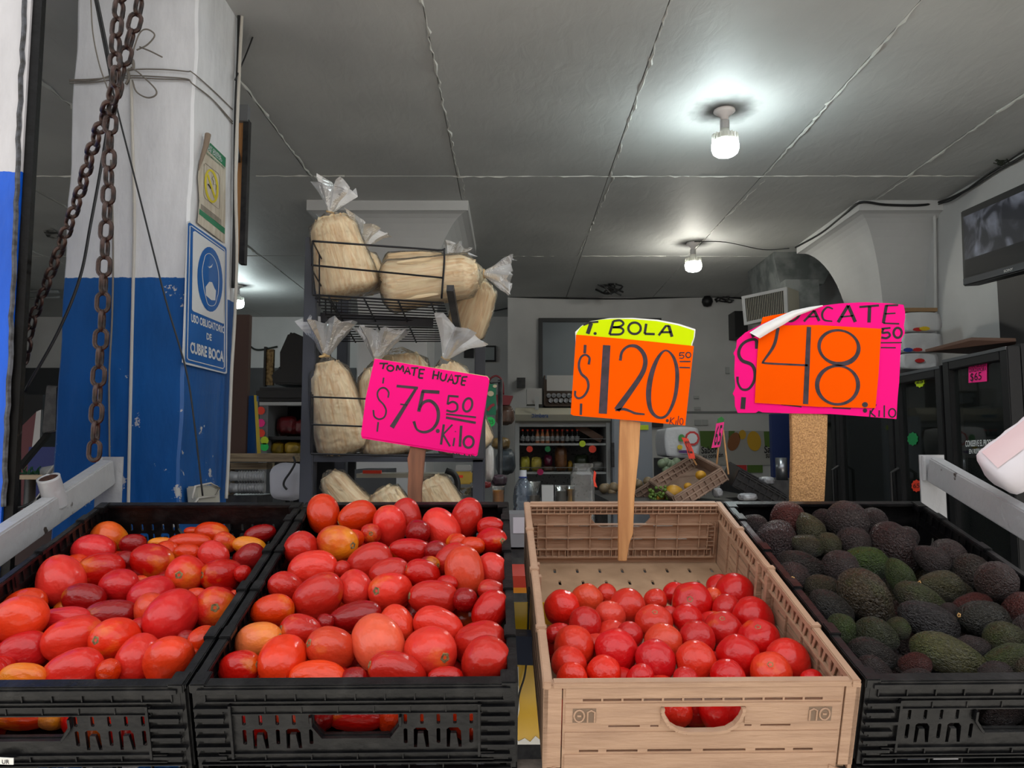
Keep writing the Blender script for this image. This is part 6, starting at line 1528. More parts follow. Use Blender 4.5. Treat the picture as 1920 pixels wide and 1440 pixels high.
b = B(); b.add([tvp(.05, .09, .001), tvp(SW - .05, .09, .001), tvp(SW - .05, .66, .001), tvp(.05, .66, .001)], [(0, 1, 2, 3)]); b.build('screen_painted_reflection', tv_mat(), t)
b = B(); b.add([tvp(.05, .66, .001), tvp(SW - .05, .66, .001), tvp(SW - .05, .89, .001), tvp(.05, .89, .001)], [(0, 1, 2, 3)]); b.build('screen_band', mat('tv_band', (14, 16, 22), .5, spec=.12), t)
b = B(); b.hexa([tvp(.02, .905, .004), tvp(SW, .905, .004), tvp(SW, .985, .004), tvp(.02, .985, .004)], [tvp(.02, .905, 0), tvp(SW, .905, 0), tvp(SW, .985, 0), tvp(.02, .985, 0)]); b.build('lower_bezel', mat('tv_grey', (44, 48, 56), .5, spec=.2), t)
vs_, fs_ = text_verts('SONY', .02); mxx = max(v.x for v in vs_)
b = B(); b.add([tvp(.72 + .14 * v.x / mxx, .965 - .04 * v.y, .0055) for v in vs_], fs_); b.build('logo', M_ltgrey, t)
q_ = tvp(.9, .5, -.07); B().bar(q_, (XR, q_.y + .1, q_.z), .06, .06).build('wall_bracket', M_blackm, t)
simple_ = B().box(XR - .05, XR - .001, 2.2, PX(1871, 560, XR - .05).y, 1.0, PX(1872, 520, XR - .05).z).build('wall_board', mat('black_panel', (26, 24, 27), .5)); tag(simple_, 'tall black panel on the right wall beneath the television', 'panel')

# ---- cables along the ceiling edge on the right
def wire(label, pts, r=.005, m=None, cat='cable', n=6, name='ceiling_cable'):
    b = B(); b.tube(smooth_pts(pts, n), r, 6); return tag(b.build(name, m or M_cordk, smooth=True), label, cat)
zc = CEIL - .02
wire('thick black cable following the top of the right wall and round the flared pier', [PX(1990, 240, XR - .02), PX(1920, 292, XR - .02), PX(1870, 320, XR - .02), PX(1810, 358, XR - .02), PX(1762, 379, XR - .02), PY(1720, 385, 4.18), PY(1660, 384, 4.18), PY(1612, 380, 4.18), PX(1580, 405, 1.93), PX(1540, 437, 1.93), PX(1492, 464, 1.93)], .007)
wire('second thinner cable beside the thick one at the wall top', [PX(1990, 232, XR - .03), PX(1900, 296, XR - .03), PX(1850, 328, XR - .03), PX(1790, 372, XR - .03), PX(1760, 383, XR - .03)], .004)
wire('pale conduit running down the corner beside the flared pier', [PX(1752, 383, XR - .02), PX(1753, 450, XR - .02), PX(1754, 570, XR - .02), PX(1754, 640, XR - .02)], .010, M_wallw)
wire('thin black flex from the second bulb to the right pier', [PZ(1302, 453, CEIL - .012), PZ(1360, 454, CEIL - .01), PZ(1430, 468, CEIL - .01), PZ(1480, 466, CEIL - .02)], .003)
wire('black cable sagging along the top of the back wall', [PY(955, 556, YB - .02), PY(1050, 559, YB - .02), PY(1180, 560, YB - .02), PY(1320, 556, YB - .02), PY(1400, 560, YB - .02)], .008)
wire('black cable along the far rear wall left of the bright wall', [PY(900, 582, YB2 - .3), PY(925, 583, YB2 - .4), PY(952, 578, YB2 - .6)], .008)
def clump(label, c, s_, seed, m=None, cat='tangle', name='cable_tangle'):
    r_ = random.Random(seed); b = B()
    for k_ in range(7):
        p = [Vector(c) + Vector((r_.uniform(-1, 1), r_.uniform(-.4, .4), r_.uniform(-.6, .6))) * s_ for _ in range(4)]; b.tube(smooth_pts(p, 4), s_ * .07, 5)
    o = b.build(name, m or M_cordk); o['kind'] = 'stuff'; return tag(o, label, cat)
clump('dark green tangle of tape and tinsel on the cable at the right wall', PX(1878, 303, XR - .05), .035, 1, mat('dark_green_tangle', (44, 50, 40), .7))
clump('black cobwebby tangle on the ceiling near the back wall', PZ(1142, 537, CEIL - .02), .12, 2)
clump('knot of black wires at the top right of the back wall', PY(1360, 556, YB - .05), .09, 3)
bmc = PY(1326, 558, YB - .05)
t = thing('security_camera', 'small black dome camera hanging on the back wall cable', 'camera', tuple(bmc)); b = B(); b.lathe([(0, .03), (.03, .03), (.03, 0), (.045, -.01), (.05, -.04), (.035, -.075), (0, -.085)], 16, Matrix.Translation(bmc)); b.build('dome', M_blackm, t, smooth=True)

# ---- air duct and register
M_galv = mat('galvanised', (146, 150, 150), .45, metal=.6, c2=(112, 118, 118), scale=9, bump=.1)
t = thing('air_duct', 'galvanised air duct dropping from the ceiling to a louvred register', 'duct', tuple(PY(1500, 600, 5.3)))
x0, x1, z0, z1 = yrect(B(), 1452, 478, 1570, 535, 5.3, .5)
b = B(); b.hexa([(x0 + .0, 5.3, z1 - .02), (x1, 5.3, z1 - .02), (x1, 5.9, z1 - .02), (x0, 5.9, z1 - .02)], [(x0 + .02, 5.25, z0), (x1 - .12, 5.25, z0), (x1 - .12, 5.85, z0), (x0 + .02, 5.85, z0)])
b.box(x0, x1, 5.3, 5.9, z1 - .02, CEIL + .01); b.build('drop_section', M_galv, t)
xa, xb, z0b, z1b = yrect(B(), 1474, 524, 1537, 604, 5.15, .4); B().box(xa, xb, 5.15, 5.7, z0b, z1b).build('elbow', M_galv, t)
q = [P(1391, 556, 5.0), P(1476, 538, 4.85), P(1478, 592, 4.85), P(1396, 610, 5.0)]
nrm = (q[1] - q[0]).cross(q[3] - q[0]).normalized(); nrm = nrm if nrm.y < 0 else -nrm
def qp(u, v, o=0): return (q[0].lerp(q[1], u)).lerp(q[3].lerp(q[2], u), v) + nrm * o
b = B(); b.hexa([qp(0, 0, -.01), qp(1, 0, -.01), qp(1, 1, -.01), qp(0, 1, -.01)], [Vector(p) for p in (qp(0.1, 0.05, -.35), qp(1, 0.05, -.35), qp(1, .95, -.35), qp(.1, .95, -.35))]); b.build('register_box', M_beige, t)
for (u0_, v0_, u1_, v1_) in ((0, 0, 1, .10), (0, .9, 1, 1), (0, .1, .07, .9), (.93, .1, 1, .9)):
    b = B(); b.hexa([qp(u0_, v0_, .012), qp(u1_, v0_, .012), qp(u1_, v1_, .012), qp(u0_, v1_, .012)], [qp(u0_, v0_, -.01), qp(u1_, v0_, -.01), qp(u1_, v1_, -.01), qp(u0_, v1_, -.01)]); b.build('register_frame', M_wallw, t)
b = B(); b.add([qp(.07, .1, -.004), qp(.93, .1, -.004), qp(.93, .9, -.004), qp(.07, .9, -.004)], [(0, 1, 2, 3)]); b.build('register_dark', M_blackm, t)
for k_ in range(22):
    u_ = .09 + .82 * k_ / 21; b = B(); b.hexa([qp(u_, .1, .004), qp(u_ + .012, .1, .004), qp(u_ + .012, .9, .004), qp(u_, .9, .004)], [qp(u_, .1, -.004), qp(u_ + .012, .1, -.004), qp(u_ + .012, .9, -.004), qp(u_, .9, -.004)]); b.build('louvre', M_beige, t)
simple('wall_speaker', 'black box loudspeaker on the back wall below the louvred register', 'speaker', M_blackm, 1378, 583, 1402, 632, YB - .2, .2)
for k_, (yy, xx) in enumerate(((745, 1303), (763, 1303), (791, 1308))): 
    pass
for k_, (x, y, w_, h_, lb) in enumerate(((1301, 742, 10, 5, 'upper small white notice on the grey back wall beside the t. bola sign'), (1302, 763, 12, 5, 'lower small white notice on the grey back wall beside the t. bola sign'), (1303, 787, 13, 10, 'pair of white notices, left one, below the wall line'), (1318, 787, 10, 10, 'pair of white notices, right one, below the wall line'))):
    simple('wall_notice', lb, 'notice', M_ltgrey, x, y, x + w_, y + h_, YB - .02, .01)
simple('wall_socket', 'small grey switch on the back wall near the 48 sign', 'switch', M_ltgrey, 1361, 688, 1368, 700, YB - .03, .02)
simple('blue_partition', 'dark blue panel standing behind the broad sign board', 'panel', mat('dark_blue_panel', (24, 44, 98), .5), 1448, 776, 1505, 905, 5.2, .05)

# ---- open display cooler with juices, centre background
YI = 5.5
t = thing('display_cooler', 'beige upright display cooler with bottles and bags on its white shelves', 'cooler', tuple(PY(1055, 1100, YI)))
x0, x1, z0, z1 = yrect(B(), 966, 764, 1146, 1140, YI, .6); zh = PY(1050, 792, YI).z; zb_ = 0
b = B(); hp = [(YI + .02, z1), (YI - .02, z1 - .01), (YI - .05, z1 - .05), (YI - .055, (z1 + zh) / 2), (YI - .04, zh + .01), (YI, zh)]
pts0 = [Vector((x0, y, z)) for y, z in hp] + [Vector((x0, YI + .3, zh)), Vector((x0, YI + .3, z1))]; b.prism(pts0, (x1 - x0, 0, 0)); b.build('header', M_beige, t)
b = B(); text_quad(b, 'imbera', [(1003, 775), (1028, 775), (1028, 783), (1003, 783)], lambda x, y: PY(x, y, YI - .058), .02)
stroke(b, [(997, 777), (1001, 777), (1001, 782), (997, 782)], 1.6, lambda x, y: PY(x, y, YI - .058), sm=False); b.build('header_lettering', mat('logo_blue', (24, 70, 130), .4), t)
tk = .03; b = B(); b.box(x0, x0 + tk, YI, YI + .6, 0, zh).box(x1 - tk, x1, YI, YI + .6, 0, zh).box(x0 + tk, x1 - tk, YI + .56, YI + .6, 0, zh).box(x0 + tk, x1 - tk, YI, YI + .56, 0, .2).box(x0 + tk, x1 - tk, YI + .02, YI + .56, zh - .03, zh + .01); b.build('cabinet', M_ltgrey, t)
B().box(x0 + tk, x1 - tk, YI + .545, YI + .56, .2, zh - .03).build('back_liner', mat('perforated_liner', (150, 154, 156), .5, c2=(70, 72, 76), scale=60, lo=.6, hi=.65), t)
ZS = [PY(1050, 831, YI).z, PY(1050, 885, YI).z, PY(1050, 940, YI).z]
for z_ in ZS: B().box(x0 + tk, x1 - tk, YI + .02, YI + .5, z_ - .015, z_).build('shelf', M_ltgrey, t)
for z_ in ZS[:2]: B().tube([(x0 + tk, YI + .01, z_ + .03), (x1 - tk, YI + .01, z_ + .03)], .003, 6).build('shelf_rail', M_ste, t)
cols3 = [(30, 24, 24)] * 3 + [(190, 120, 80)] * 3 + [(90, 50, 30)] * 3 + [(34, 28, 26)] * 3
for k_ in range(12):
    px = 980 + k_ * 9.3; c = PY(px, 831, YI + .08); bt = thing('drink_bottle', f'small bottle on the top shelf of the display cooler, {ORD[k_]} from the left', 'bottle', (c.x, c.y, ZS[0]), 'bottles on the display cooler top shelf')
    Tt = Matrix.Translation((c.x, YI + .08, ZS[0])); cc = cols3[k_]
    B().lathe([(0, 0), (.015, 0), (.0155, .01), (.0155, .055), (.010, .072), (.006, .082), (.006, .092), (0, .092)], 12, Tt).build('bottle_body', mat('drink_%d' % cc[0], cc, .15), bt, smooth=True)
    B().lathe([(.0158, .018), (.0160, .019), (.0160, .05), (.0158, .051)], 12, Tt, cap=False).build('bottle_label', mat('drink_label', (200, 196, 190), .5) if 3 <= k_ < 6 else mat('drink_label_grey', (150, 150, 150), .5), bt)
    B().lathe([(0, .088), (.0075, .088), (.0075, .100), (0, .100)], 10, Tt).build('cap', M_rd2, bt)
def bag(label, px0, py0, px1, py1, Y, c, name='food_bag', group=None, cat='bag', d=.10, m=None, seed=0, crumple=.12):
    x0, x1, z0, z1 = yrect(B(), px0, py0, px1, py1, Y, .1); bm = bmesh.new(); bmesh.ops.create_icosphere(bm, subdivisions=4, radius=1)
    for v in bm.verts:
        q_ = v.co.copy(); k_ = 1 + crumple * noise.noise(q_ * 2.2 + Vector((px0, seed, 0))) + crumple * .6 * noise.noise(q_ * 5 + Vector((px0, 0, 0)))
        cx_ = math.copysign(abs(q_.x) ** .6, q_.x); cz_ = math.copysign(abs(q_.z) ** .6, q_.z)
        v.co = Vector((cx_ * (x1 - x0) / 2 * k_, q_.y * d / 2 * k_, cz_ * (z1 - z0) / 2 * k_))
    me = bpy.data.meshes.new(name); bm.to_mesh(me); bm.free(); me.transform(Matrix.Translation(((x0 + x1) / 2, Y + d / 2, (z0 + z1) / 2)))
    o = link(name, me, m or mat('bag_%d_%d_%d' % c, c, .35, c2=tuple(int(v * .72) for v in c), scale=12, lo=.45, hi=.6, bump=.3, bscale=25), smooth=True); return tag(o, label, cat, group)
g_ = 'food bags on the display cooler middle shelf'
bag('yellow-green snack bag, leftmost on the display cooler middle shelf', 976, 856, 994, 884, YI + .1, (196, 186, 70), group=g_); bag('yellow snack bag beside the leftmost one in the display cooler', 996, 857, 1016, 884, YI + .1, (200, 180, 80), group=g_)
bag('magenta bag in the middle of the display cooler', 1020, 853, 1036, 876, YI + .12, (110, 26, 60), group=g_); bag('pale brown bag under the magenta one in the display cooler', 1018, 874, 1040, 884, YI + .1, (130, 100, 80), group=g_)
bag('large brown bread loaf bag upright in the display cooler', 1041, 836, 1064, 884, YI + .1, (122, 78, 44), group=g_); bag('yellow carton beside the brown loaf bag in the display cooler', 1065, 864, 1074, 884, YI + .12, (170, 130, 40), group=g_)
bag('dark green bag in the display cooler right half', 1078, 852, 1106, 884, YI + .14, (48, 56, 36), group=g_); bag('white tub at the right of the display cooler', 1110, 866, 1134, 884, YI + .14, (150, 146, 142), group=g_)
b = B(); pA_, pB_ = PY(1080, 797, YI + .12), PY(1128, 825, YI + .12); b.bar(pA_, pB_, .05, .05); tag(b.build('brown_carton', mat('brown_carton', (92, 56, 34), .5)), 'long brown carton leaning at a slant in the display cooler', 'carton')
def round_tag(px, py, r_, Y, m, label, txt=None, jag=.0, parent=None, cat='price sticker'):
    b = B(); pts = ell(px, py, r_, r_, 0, 20)
    if jag: pts = [(px + (x - px) * (1 - jag * (i % 2)), py + (y - py) * (1 - jag * (i % 2))) for i, (x, y) in enumerate(pts)]
    b.prism([PY(x, y, Y) for x, y in pts], (0, .003, 0)); o = b.build('price_sticker', m, parent)
    if txt: b = B(); text_quad(b, txt, [(px - r_ * .6, py - r_ * .4), (px + r_ * .6, py - r_ * .4), (px + r_ * .6, py + r_ * .4), (px - r_ * .6, py + r_ * .4)], lambda x, y: PY(x, y, Y - .001)); b.build('lettering', M_ink2, parent or o)
    return tag(o, label, cat) if parent is None else o
for (x, y, r_, m_) in ((993, 842, 6, M_rd2), (1027, 842, 5.5, mat('price_tag_dkgreen', (20, 130, 70), .55)), (1092, 832, 6, M_ye2), (1111, 842, 7, M_rd2), (1013, 885, 6, mat('price_tag_magenta', (190, 20, 96), .55))): round_tag(x, y, r_, YI + .004, m_, None, parent=t)
# things on top of it
t2_ = thing('can_tray', 'open carton of silver cans lying on the display cooler', 'carton', tuple(PY(1050, 763, YI)))
x0, x1, z0, z1 = yrect(B(), 1020, 704, 1080, 762, YI - .0, .3); b = B(); b.box(x0, x0 + .01, YI, YI + .3, z0, z1).box(x0, x1, YI, YI + .3, z0, z0 + .01).box(x0, x1, YI + .29, YI + .3, z0, z1); b.build('carton_walls', mat('dark_carton', (72, 58, 50), .7), t2_)
B().box(x0 + .02, x1, YI - .01, YI, PY(1050, 733, YI).z, z1).build('carton_flap', mat('white_carton', (176, 174, 172), .6), t2_)
for r_ in range(2):
    for k_ in range(6):
        c = PY(1029 + k_ * 9.5 + r_ * 4, 741 + r_ * 9.5, YI - .0); Tt = Matrix.Translation((c.x, YI + .02, c.z)) @ Matrix.Rotation(math.radians(90), 4, 'X')
        o = B().lathe([(0, .0), (.012, -.002), (.016, .004), (.017, -.01), (.017, -.10), (0, -.10)], 14, Tt).build('drink_can', M_ste, smooth=True); tag(o, f'silver drink can in the carton on the display cooler, {["upper","lower"][r_]} row, {ORD[k_]} from left', 'can', 'silver cans in the carton on the display cooler')
simple('white_carton', 'small open white carton left of the can tray on the display cooler', 'carton', mat('white_carton', (176, 174, 172), .6), 988, 728, 1016, 758, YI, .2)
simple('grey_carton', 'small dark grey box against the bright wall above the white carton', 'box', M_dark, 969, 708, 985, 724, YB - .2, .2)
b = B(); yrect(b, 1003, 744, 1010, 768, YI - .062, .004); tag(b.build('hanging_label', M_ltgrey), 'pale tag hanging over the display cooler header', 'tag')

# ---- pale refrigerator beside it
t = thing('refrigerator', 'pale grey refrigerator right of the display cooler, mostly behind the sign', 'refrigerator', tuple(PY(1180, 1100, 5.4)))
x0, x1, z0, z1 = yrect(B(), 1150, 780, 1225, 1100, 5.4, .6); B().box(x0, x1, 5.4, 6.0, 0, z1).build('cabinet', mat('fridge_grey', (150, 156, 166), .4), t, bevel=.01)
b = B(); yrect(b, 1147, 830, 1152, 876, 5.36, .03); b.build('handle', M_dark, t); b = B(); yrect(b, 1200, 797, 1216, 806, 5.395, .004); b.build('green_sticker', M_ye2, t)

# ---- counter with cups, jar and bottle
M_counter = mat('counter_top', (96, 94, 92), .5, c2=(70, 68, 66), scale=6)
YK = 3.05; zk = 1.13
ct = thing('counter', 'long grey counter behind the crates, crowded with small goods', 'counter', (0.2, YK + .3, 0))
B().box(-.45, .62, YK - .06, YK + .23, zk - .04, zk).build('counter_top', M_counter, ct); B().box(-.42, .59, YK + .0, YK + .2, 0, zk - .041).build('counter_base', M_dark, ct)
bt = thing('water_bottle', 'large clear blue-tinted plastic bottle standing left of the tan crate', 'bottle', (PY(981, 960, YK).x, YK, zk)); Tt = Matrix.Translation((PY(981, 960, YK).x, YK + .05, zk))
zbt = PY(981, 882, YK).z - zk
s_ = zbt / .30
b = B(); b.lathe([(r_ * s_, z * s_) for r_, z in [(0, .0), (.040, .0), (.046, .01), (.047, .05), (.043, .06), (.047, .07), (.047, .12), (.043, .13), (.047, .14), (.047, .18), (.042, .215), (.030, .245), (.018, .262), (.015, .268), (.015, .272)]], 24, Tt, cap=False); b.build('bottle_body', film_mat('blue_clear_plastic', tint=(110, 128, 150), body=.38, rough=.08, bscale=14, bump=.8, gl=2.0), bt, smooth=True)
b = B(); b.lathe([(0, .268 * s_), (.017 * s_, .268 * s_), (.017 * s_, .30 * s_), (0, .30 * s_)], 20, Tt); b.build('cap', mat('cap_white', (196, 200, 206), .4), bt)
b = B(); b.lathe([(.0165 * s_, .262 * s_), (.020 * s_, .264 * s_), (.020 * s_, .269 * s_), (.0165 * s_, .27 * s_)], 20, Tt); b.build('neck_ring', mat('cap_blue', (40, 60, 130), .4), bt)
jx0, jx1, jz0, jz1 = yrect(B(), 1072, 876, 1117, 930, YK, .1); jt = thing('square_jar', 'clear square plastic jar standing behind the tan crate with an orange tag', 'jar', ((jx0 + jx1) / 2, YK, zk))
b = B(); secs = [(1.0, zk), (1.0, jz1 - .035), (.96, jz1 - .022), (.80, jz1 - .012), (.80, jz1)]; vs = []; cxj = (jx0 + jx1) / 2; hwj = (jx1 - jx0) / 2
for h_, z in secs:
    for k_ in range(20):
        a = 2 * math.pi * k_ / 20; vs.append((cxj + hwj * h_ * math.copysign(abs(math.cos(a)) ** .45, math.cos(a)), YK + .06 + hwj * h_ * math.copysign(abs(math.sin(a)) ** .45, math.sin(a)), z))
b.add(vs, [(i * 20 + k_, i * 20 + (k_ + 1) % 20, (i + 1) * 20 + (k_ + 1) % 20, (i + 1) * 20 + k_) for i in range(4) for k_ in range(20)]); b.build('jar_body', M_clear, jt, smooth=True)
b = B(); yrect(b, 1078, 869, 1112, 877, YK + .02, .08); b.build('jar_lid', M_clear, jt)
b = B(); f = lambda x, y: PY(x, y, YK - .02); flat(b, [(1114, 882), (1118, 886), (1116, 902), (1120, 914), (1114, 912), (1112, 898)], f); b.build('orange_tag', M_rd2, jt)
def cup(label, px, py0, py1, w_, c, Y=YK, group='small tubs and cups on the counter'):
    a_ = PY(px, py0, Y); z0 = zk; h_ = a_.z - zk; r_ = w_ / 2 / F * Y; t = thing('food_cup', label, 'cup', (a_.x, Y, zk), group); Tt = Matrix.Translation((a_.x, Y + .04, zk))
    b = B(); b.lathe([(r_ * .8, 0), (r_ * .98, h_), (r_ * 1.04, h_), (r_ * 1.04, h_ + .003)], 18, Tt, cap=False); b.build('cup_wall', M_clear, t, smooth=True)
    hf = max(.01, (py1 and PY(px, py1, Y).z - zk or h_ * .6)); B().lathe([(0, .002), (r_ * .78, .002), (r_ * .92, hf), (0, hf)], 18, Tt).build('contents', mat('cup_%d_%d_%d' % c, c, .5), t, smooth=True)
for a_ in (('cup of orange juice on the counter left of the clear bottle', 934, 914, 920, 24, (206, 132, 24)), ('clear tub next to the clear bottle on its right', 1001, 905, 930, 26, (130, 116, 104)), ('short clear cup with dark contents near the tan crate left corner', 1053, 912, 922, 24, (84, 76, 66)), ('yellow-filled cup just left of the square jar', 1072, 912, 918, 16, (190, 140, 40)), ('clear empty tub left of the orange juice cup', 895, 914, 935, 26, (150, 150, 150)), ('stack of clear lids near the right end of the husk rack', 866, 916, 930, 40, (140, 146, 146))): cup(*a_)
t = thing('white_label_box', 'small box with a white printed label behind the tan crate', 'box', tuple(PY(1027, 935, YK - .05))); b = B(); x0, x1, z0, z1 = yrect(B(), 1016, 910, 1038, 940, YK - .05, .05); B().box(x0, x1, YK - .05, YK, zk, z1).build('box_body', M_ltgrey, t)
b = B(); text_quad(b, 'MANGO', [(1018, 914), (1035, 914), (1035, 918), (1018, 918)], lambda x, y: PY(x, y, YK - .052), .02); b.build('lettering', M_ink2, t) if False else None
bag('clear bag of brown sweets on the counter right of the dark plate', 884, 878, 906, 912, YK + .2, (92, 70, 62), group='goods on the counter'); bag('red wrapped bag on the counter left of the clear bottle', 898, 904, 920, 916, YK + .05, (150, 30, 34), group='goods on the counter')
bag('pale speckled printed bag standing tall on the counter', 909, 836, 926, 902, YK + .15, (196, 192, 188), group='goods on the counter', d=.05); bag('purple wrapped sweets on the counter beside the printed bag', 920, 890, 950, 912, YK + .2, (86, 66, 76), group='goods on the counter')
bag('grey plastic bag slumped in the shadow left of the display cooler', 930, 842, 966, 890, 4.2, (78, 86, 92), name='plastic_bag', d=.2); bag('brown straw-coloured bundle above the grey plastic bag', 922, 820, 956, 842, 4.2, (140, 112, 64), name='bundle', cat='bundle')
bag('brown glossy bag hanging under the red basket', 930, 760, 964, 796, 4.3, (104, 78, 66), name='hanging_bag', d=.12)
t = thing('yellow_tub', 'clear tub of yellow food with a white lid below the dark plate', 'tub', tuple(PY(868, 906, YK))); b = B(); yrect(b, 852, 884, 884, 908, YK + .02, .08); b.build('tub_body', mat('yellow_food', (196, 164, 72), .35), t, bevel=.006); b = B(); yrect(b, 853, 872, 882, 884, YK + .02, .08); b.build('lid', mat('pale_lid', (170, 170, 168), .4), t, bevel=.004); b = B(); yrect(b, 860, 891, 868, 896, YK + .018, .001); b.build('red_sticker', M_rd2, t)
# stuff hanging left of the bright wall
t = thing('snack_banner', 'green printed snack packet card hanging right of the pink sign', 'banner', tuple(PY(922, 790, 3.6))); b = B(); yrect(b, 912, 720, 930, 778, 3.6, .01); b.build('card_body', mat('green_card', (24, 110, 78), .5), t)
b = B(); f = lambda x, y: PY(x, y, 3.597); disc(b, 920, 738, 6, 5, f); disc(b, 928, 724, 4, 3, f); b.build('cream_print', mat('cream_print', (196, 180, 150), .5), t); b = B(); stroke(b, [(914, 770), (920, 762), (927, 758)], 5, f); b.build('red_print', mat('crimson_print', (150, 34, 54), .5), t)
round_tag(919, 791, 10, 3.58, M_gn2, 'green starburst price sticker reading 125 right of the pink sign', '125', .12)
t = thing('red_basket', 'small dark red plastic basket with an arched handle hanging by the bright wall', 'basket', tuple(PY(944, 759, 4.2)))
b = B(); a_, c_ = PY(930, 740, 4.2), PY(962, 742, 4.2); d_, e_ = PY(932, 759, 4.2), PY(955, 759, 4.2); b.hexa([a_, c_, c_ + Vector((0, .15, 0)), a_ + Vector((0, .15, 0))], [d_, e_, e_ + Vector((0, .12, 0)), d_ + Vector((0, .12, 0))]); b.build('basket_body', mat('dark_red_plastic', (110, 22, 32), .4), t); b = B(); b.tube(smooth_pts([PY(x, y, 4.25) for x, y in ((916, 716), (922, 708), (932, 705), (942, 715), (944, 740))], 6), .006, 6); b.build('handle', mat('dark_red_plastic', (110, 22, 32), .4), t, smooth=True)
t = thing('picture_frame', 'small dark framed picture on the rear wall above the pink sign', 'picture', tuple(PY(913, 676, YB2)))
b = B(); yrect(b, 895, 648, 930, 678, YB2 - .03, .03); b.build('frame', M_blackm, t); b = B(); yrect(b, 898, 651, 927, 675, YB2 - .034, .004); b.build('picture', mat('pale_print', (150, 158, 160), .4), t)
simple('wall_clock_box', 'narrow black box on the rear wall left of the framed picture', 'box', M_blackm, 870, 630, 888, 670, YB2 - .05, .05)
simple('grey_shelf_box', 'grey carton low behind the husk bags under the rack', 'box', mat('grey_card', (70, 72, 76), .6), 660, 880, 720, 1460, 3.4, .3)
t = thing('bench_tray', 'pale narrow tray with an orange tag under the rack shelf', 'tray', tuple(PY(750, 895, 2.8))); b = B(); yrect(b, 668, 888, 840, 896, 2.8, .2); b.build('tray_body', M_beige, t); b = B(); yrect(b, 680, 882, 714, 888, 2.79, .02); b.build('orange_tag', M_rd2, t)
wire('thick black hose curving down behind the right end of the husk bags', [PY(836, 882, 2.75), PY(852, 890, 2.75), PY(858, 910, 2.75), PY(852, 950, 2.75), PY(850, 1010, 2.75)], .012, M_cordk, 'hose', name='hose')

# ---- left background between pillar and rack
YL = 4.6
simple('brown_board', 'tall dark brown board standing between the blue pillar and the shelf', 'board', mat('dark_brown_board', (72, 48, 38), .6), 436, 590, 464, 852, 3.0, .03)
t = thing('blue_panel', 'narrow blue panel with a yellow edge leaning beside the brown board', 'panel', tuple(PY(470, 850, 3.2))); b = B(); yrect(b, 462, 742, 480, 850, 3.02, .02); b.build('panel_face', mat('deep_blue', (20, 78, 140), .5), t); b = B(); b.prism([PY(x, y, 3.01) for x, y in ((476, 741), (479, 741), (486, 850), (482, 850))], (0, .02, 0)); b.build('yellow_edge', mat('yellow_edge', (196, 170, 50), .5), t)
sh = thing('stock_shelf', 'dark shelving unit of packets with a black top, left of the rack', 'shelf', tuple(PY(520, 1000, YL)))
x0, x1, z0, z1 = yrect(B(), 478, 726, 640, 752, YL, .5); B().box(x0, x1, YL, YL + .5, z0, z1).build('top_cover', M_blackm, sh, bevel=.02)
x0, x1, z0, z1 = yrect(B(), 484, 754, 640, 1000, YL, .5)
zt0 = z1; B().box(x0, x0 + .05, YL, YL + .45, 0, zt0).build('side_panel', M_wallg, sh); B().box(x0 + .05, x1, YL + .4, YL + .45, 0, zt0).build('back_panel', M_blackm, sh); B().box(x0, x1, YL - .01, YL + .02, zt0 - .02, zt0).build('light_rail', M_ltgrey, sh)
for yy in (818, 858): z_ = PY(520, yy, YL).z; B().box(x0 + .05, x1, YL + .02, YL + .4, z_ - .02, z_).build('shelf_board', M_blackm, sh)
for (y_, m_) in ((770, M_rd2), (793, M_pk2), (812, M_rd2), (826, M_ye2), (838, M_gn2)): round_tag(489 + (y_ > 820) * 7, y_, 8, YL - .012, m_, None, parent=sh, jag=.1)
bag('dark red packet on the upper shelf of the dark shelving unit', 515, 780, 552, 816, YL + .1, (110, 24, 30), group='packets on the dark shelving'); bag('red packet beside it on the upper shelf of the dark shelving unit', 548, 786, 584, 816, YL + .12, (96, 30, 34), group='packets on the dark shelving')
bag('yellow packet at left on the lower shelf of the dark shelving unit', 504, 828, 530, 852, YL + .06, (172, 140, 34), group='packets on the dark shelving'); bag('yellow packet at right on the lower shelf of the dark shelving unit', 530, 828, 562, 852, YL + .06, (184, 150, 50), group='packets on the dark shelving')
# chair/equipment on top
ck = thing('covered_equipment', 'black covered equipment on the dark shelving unit', 'equipment', tuple(PY(535, 726, YL + .1)))
b = B(); b.prism([PY(x, y, YL + .05) for x, y in ((512, 720), (508, 700), (524, 690), (524, 660), (540, 624), (548, 622), (600, 645), (600, 722))], (0, .3, 0)); b.build('cover', M_blackm, ck, bevel=.01)
b = B(); yrect(b, 498, 655, 512, 722, YL + .2, .03); b.build('straw_panel', mat('straw', (176, 150, 100), .7, c2=(120, 96, 60), scale=50), ck); b = B(); yrect(b, 494, 650, 498, 724, YL + .19, .04); b.build('panel_edge', M_blackm, ck)
wire('dark garland looping across the wall above the dark shelving', [PY(x, y, YB2 - .02) for x, y in ((452, 628), (468, 648), (485, 656), (520, 650))], .010, mat('garland', (40, 46, 42), .8), 'garland', name='garland')
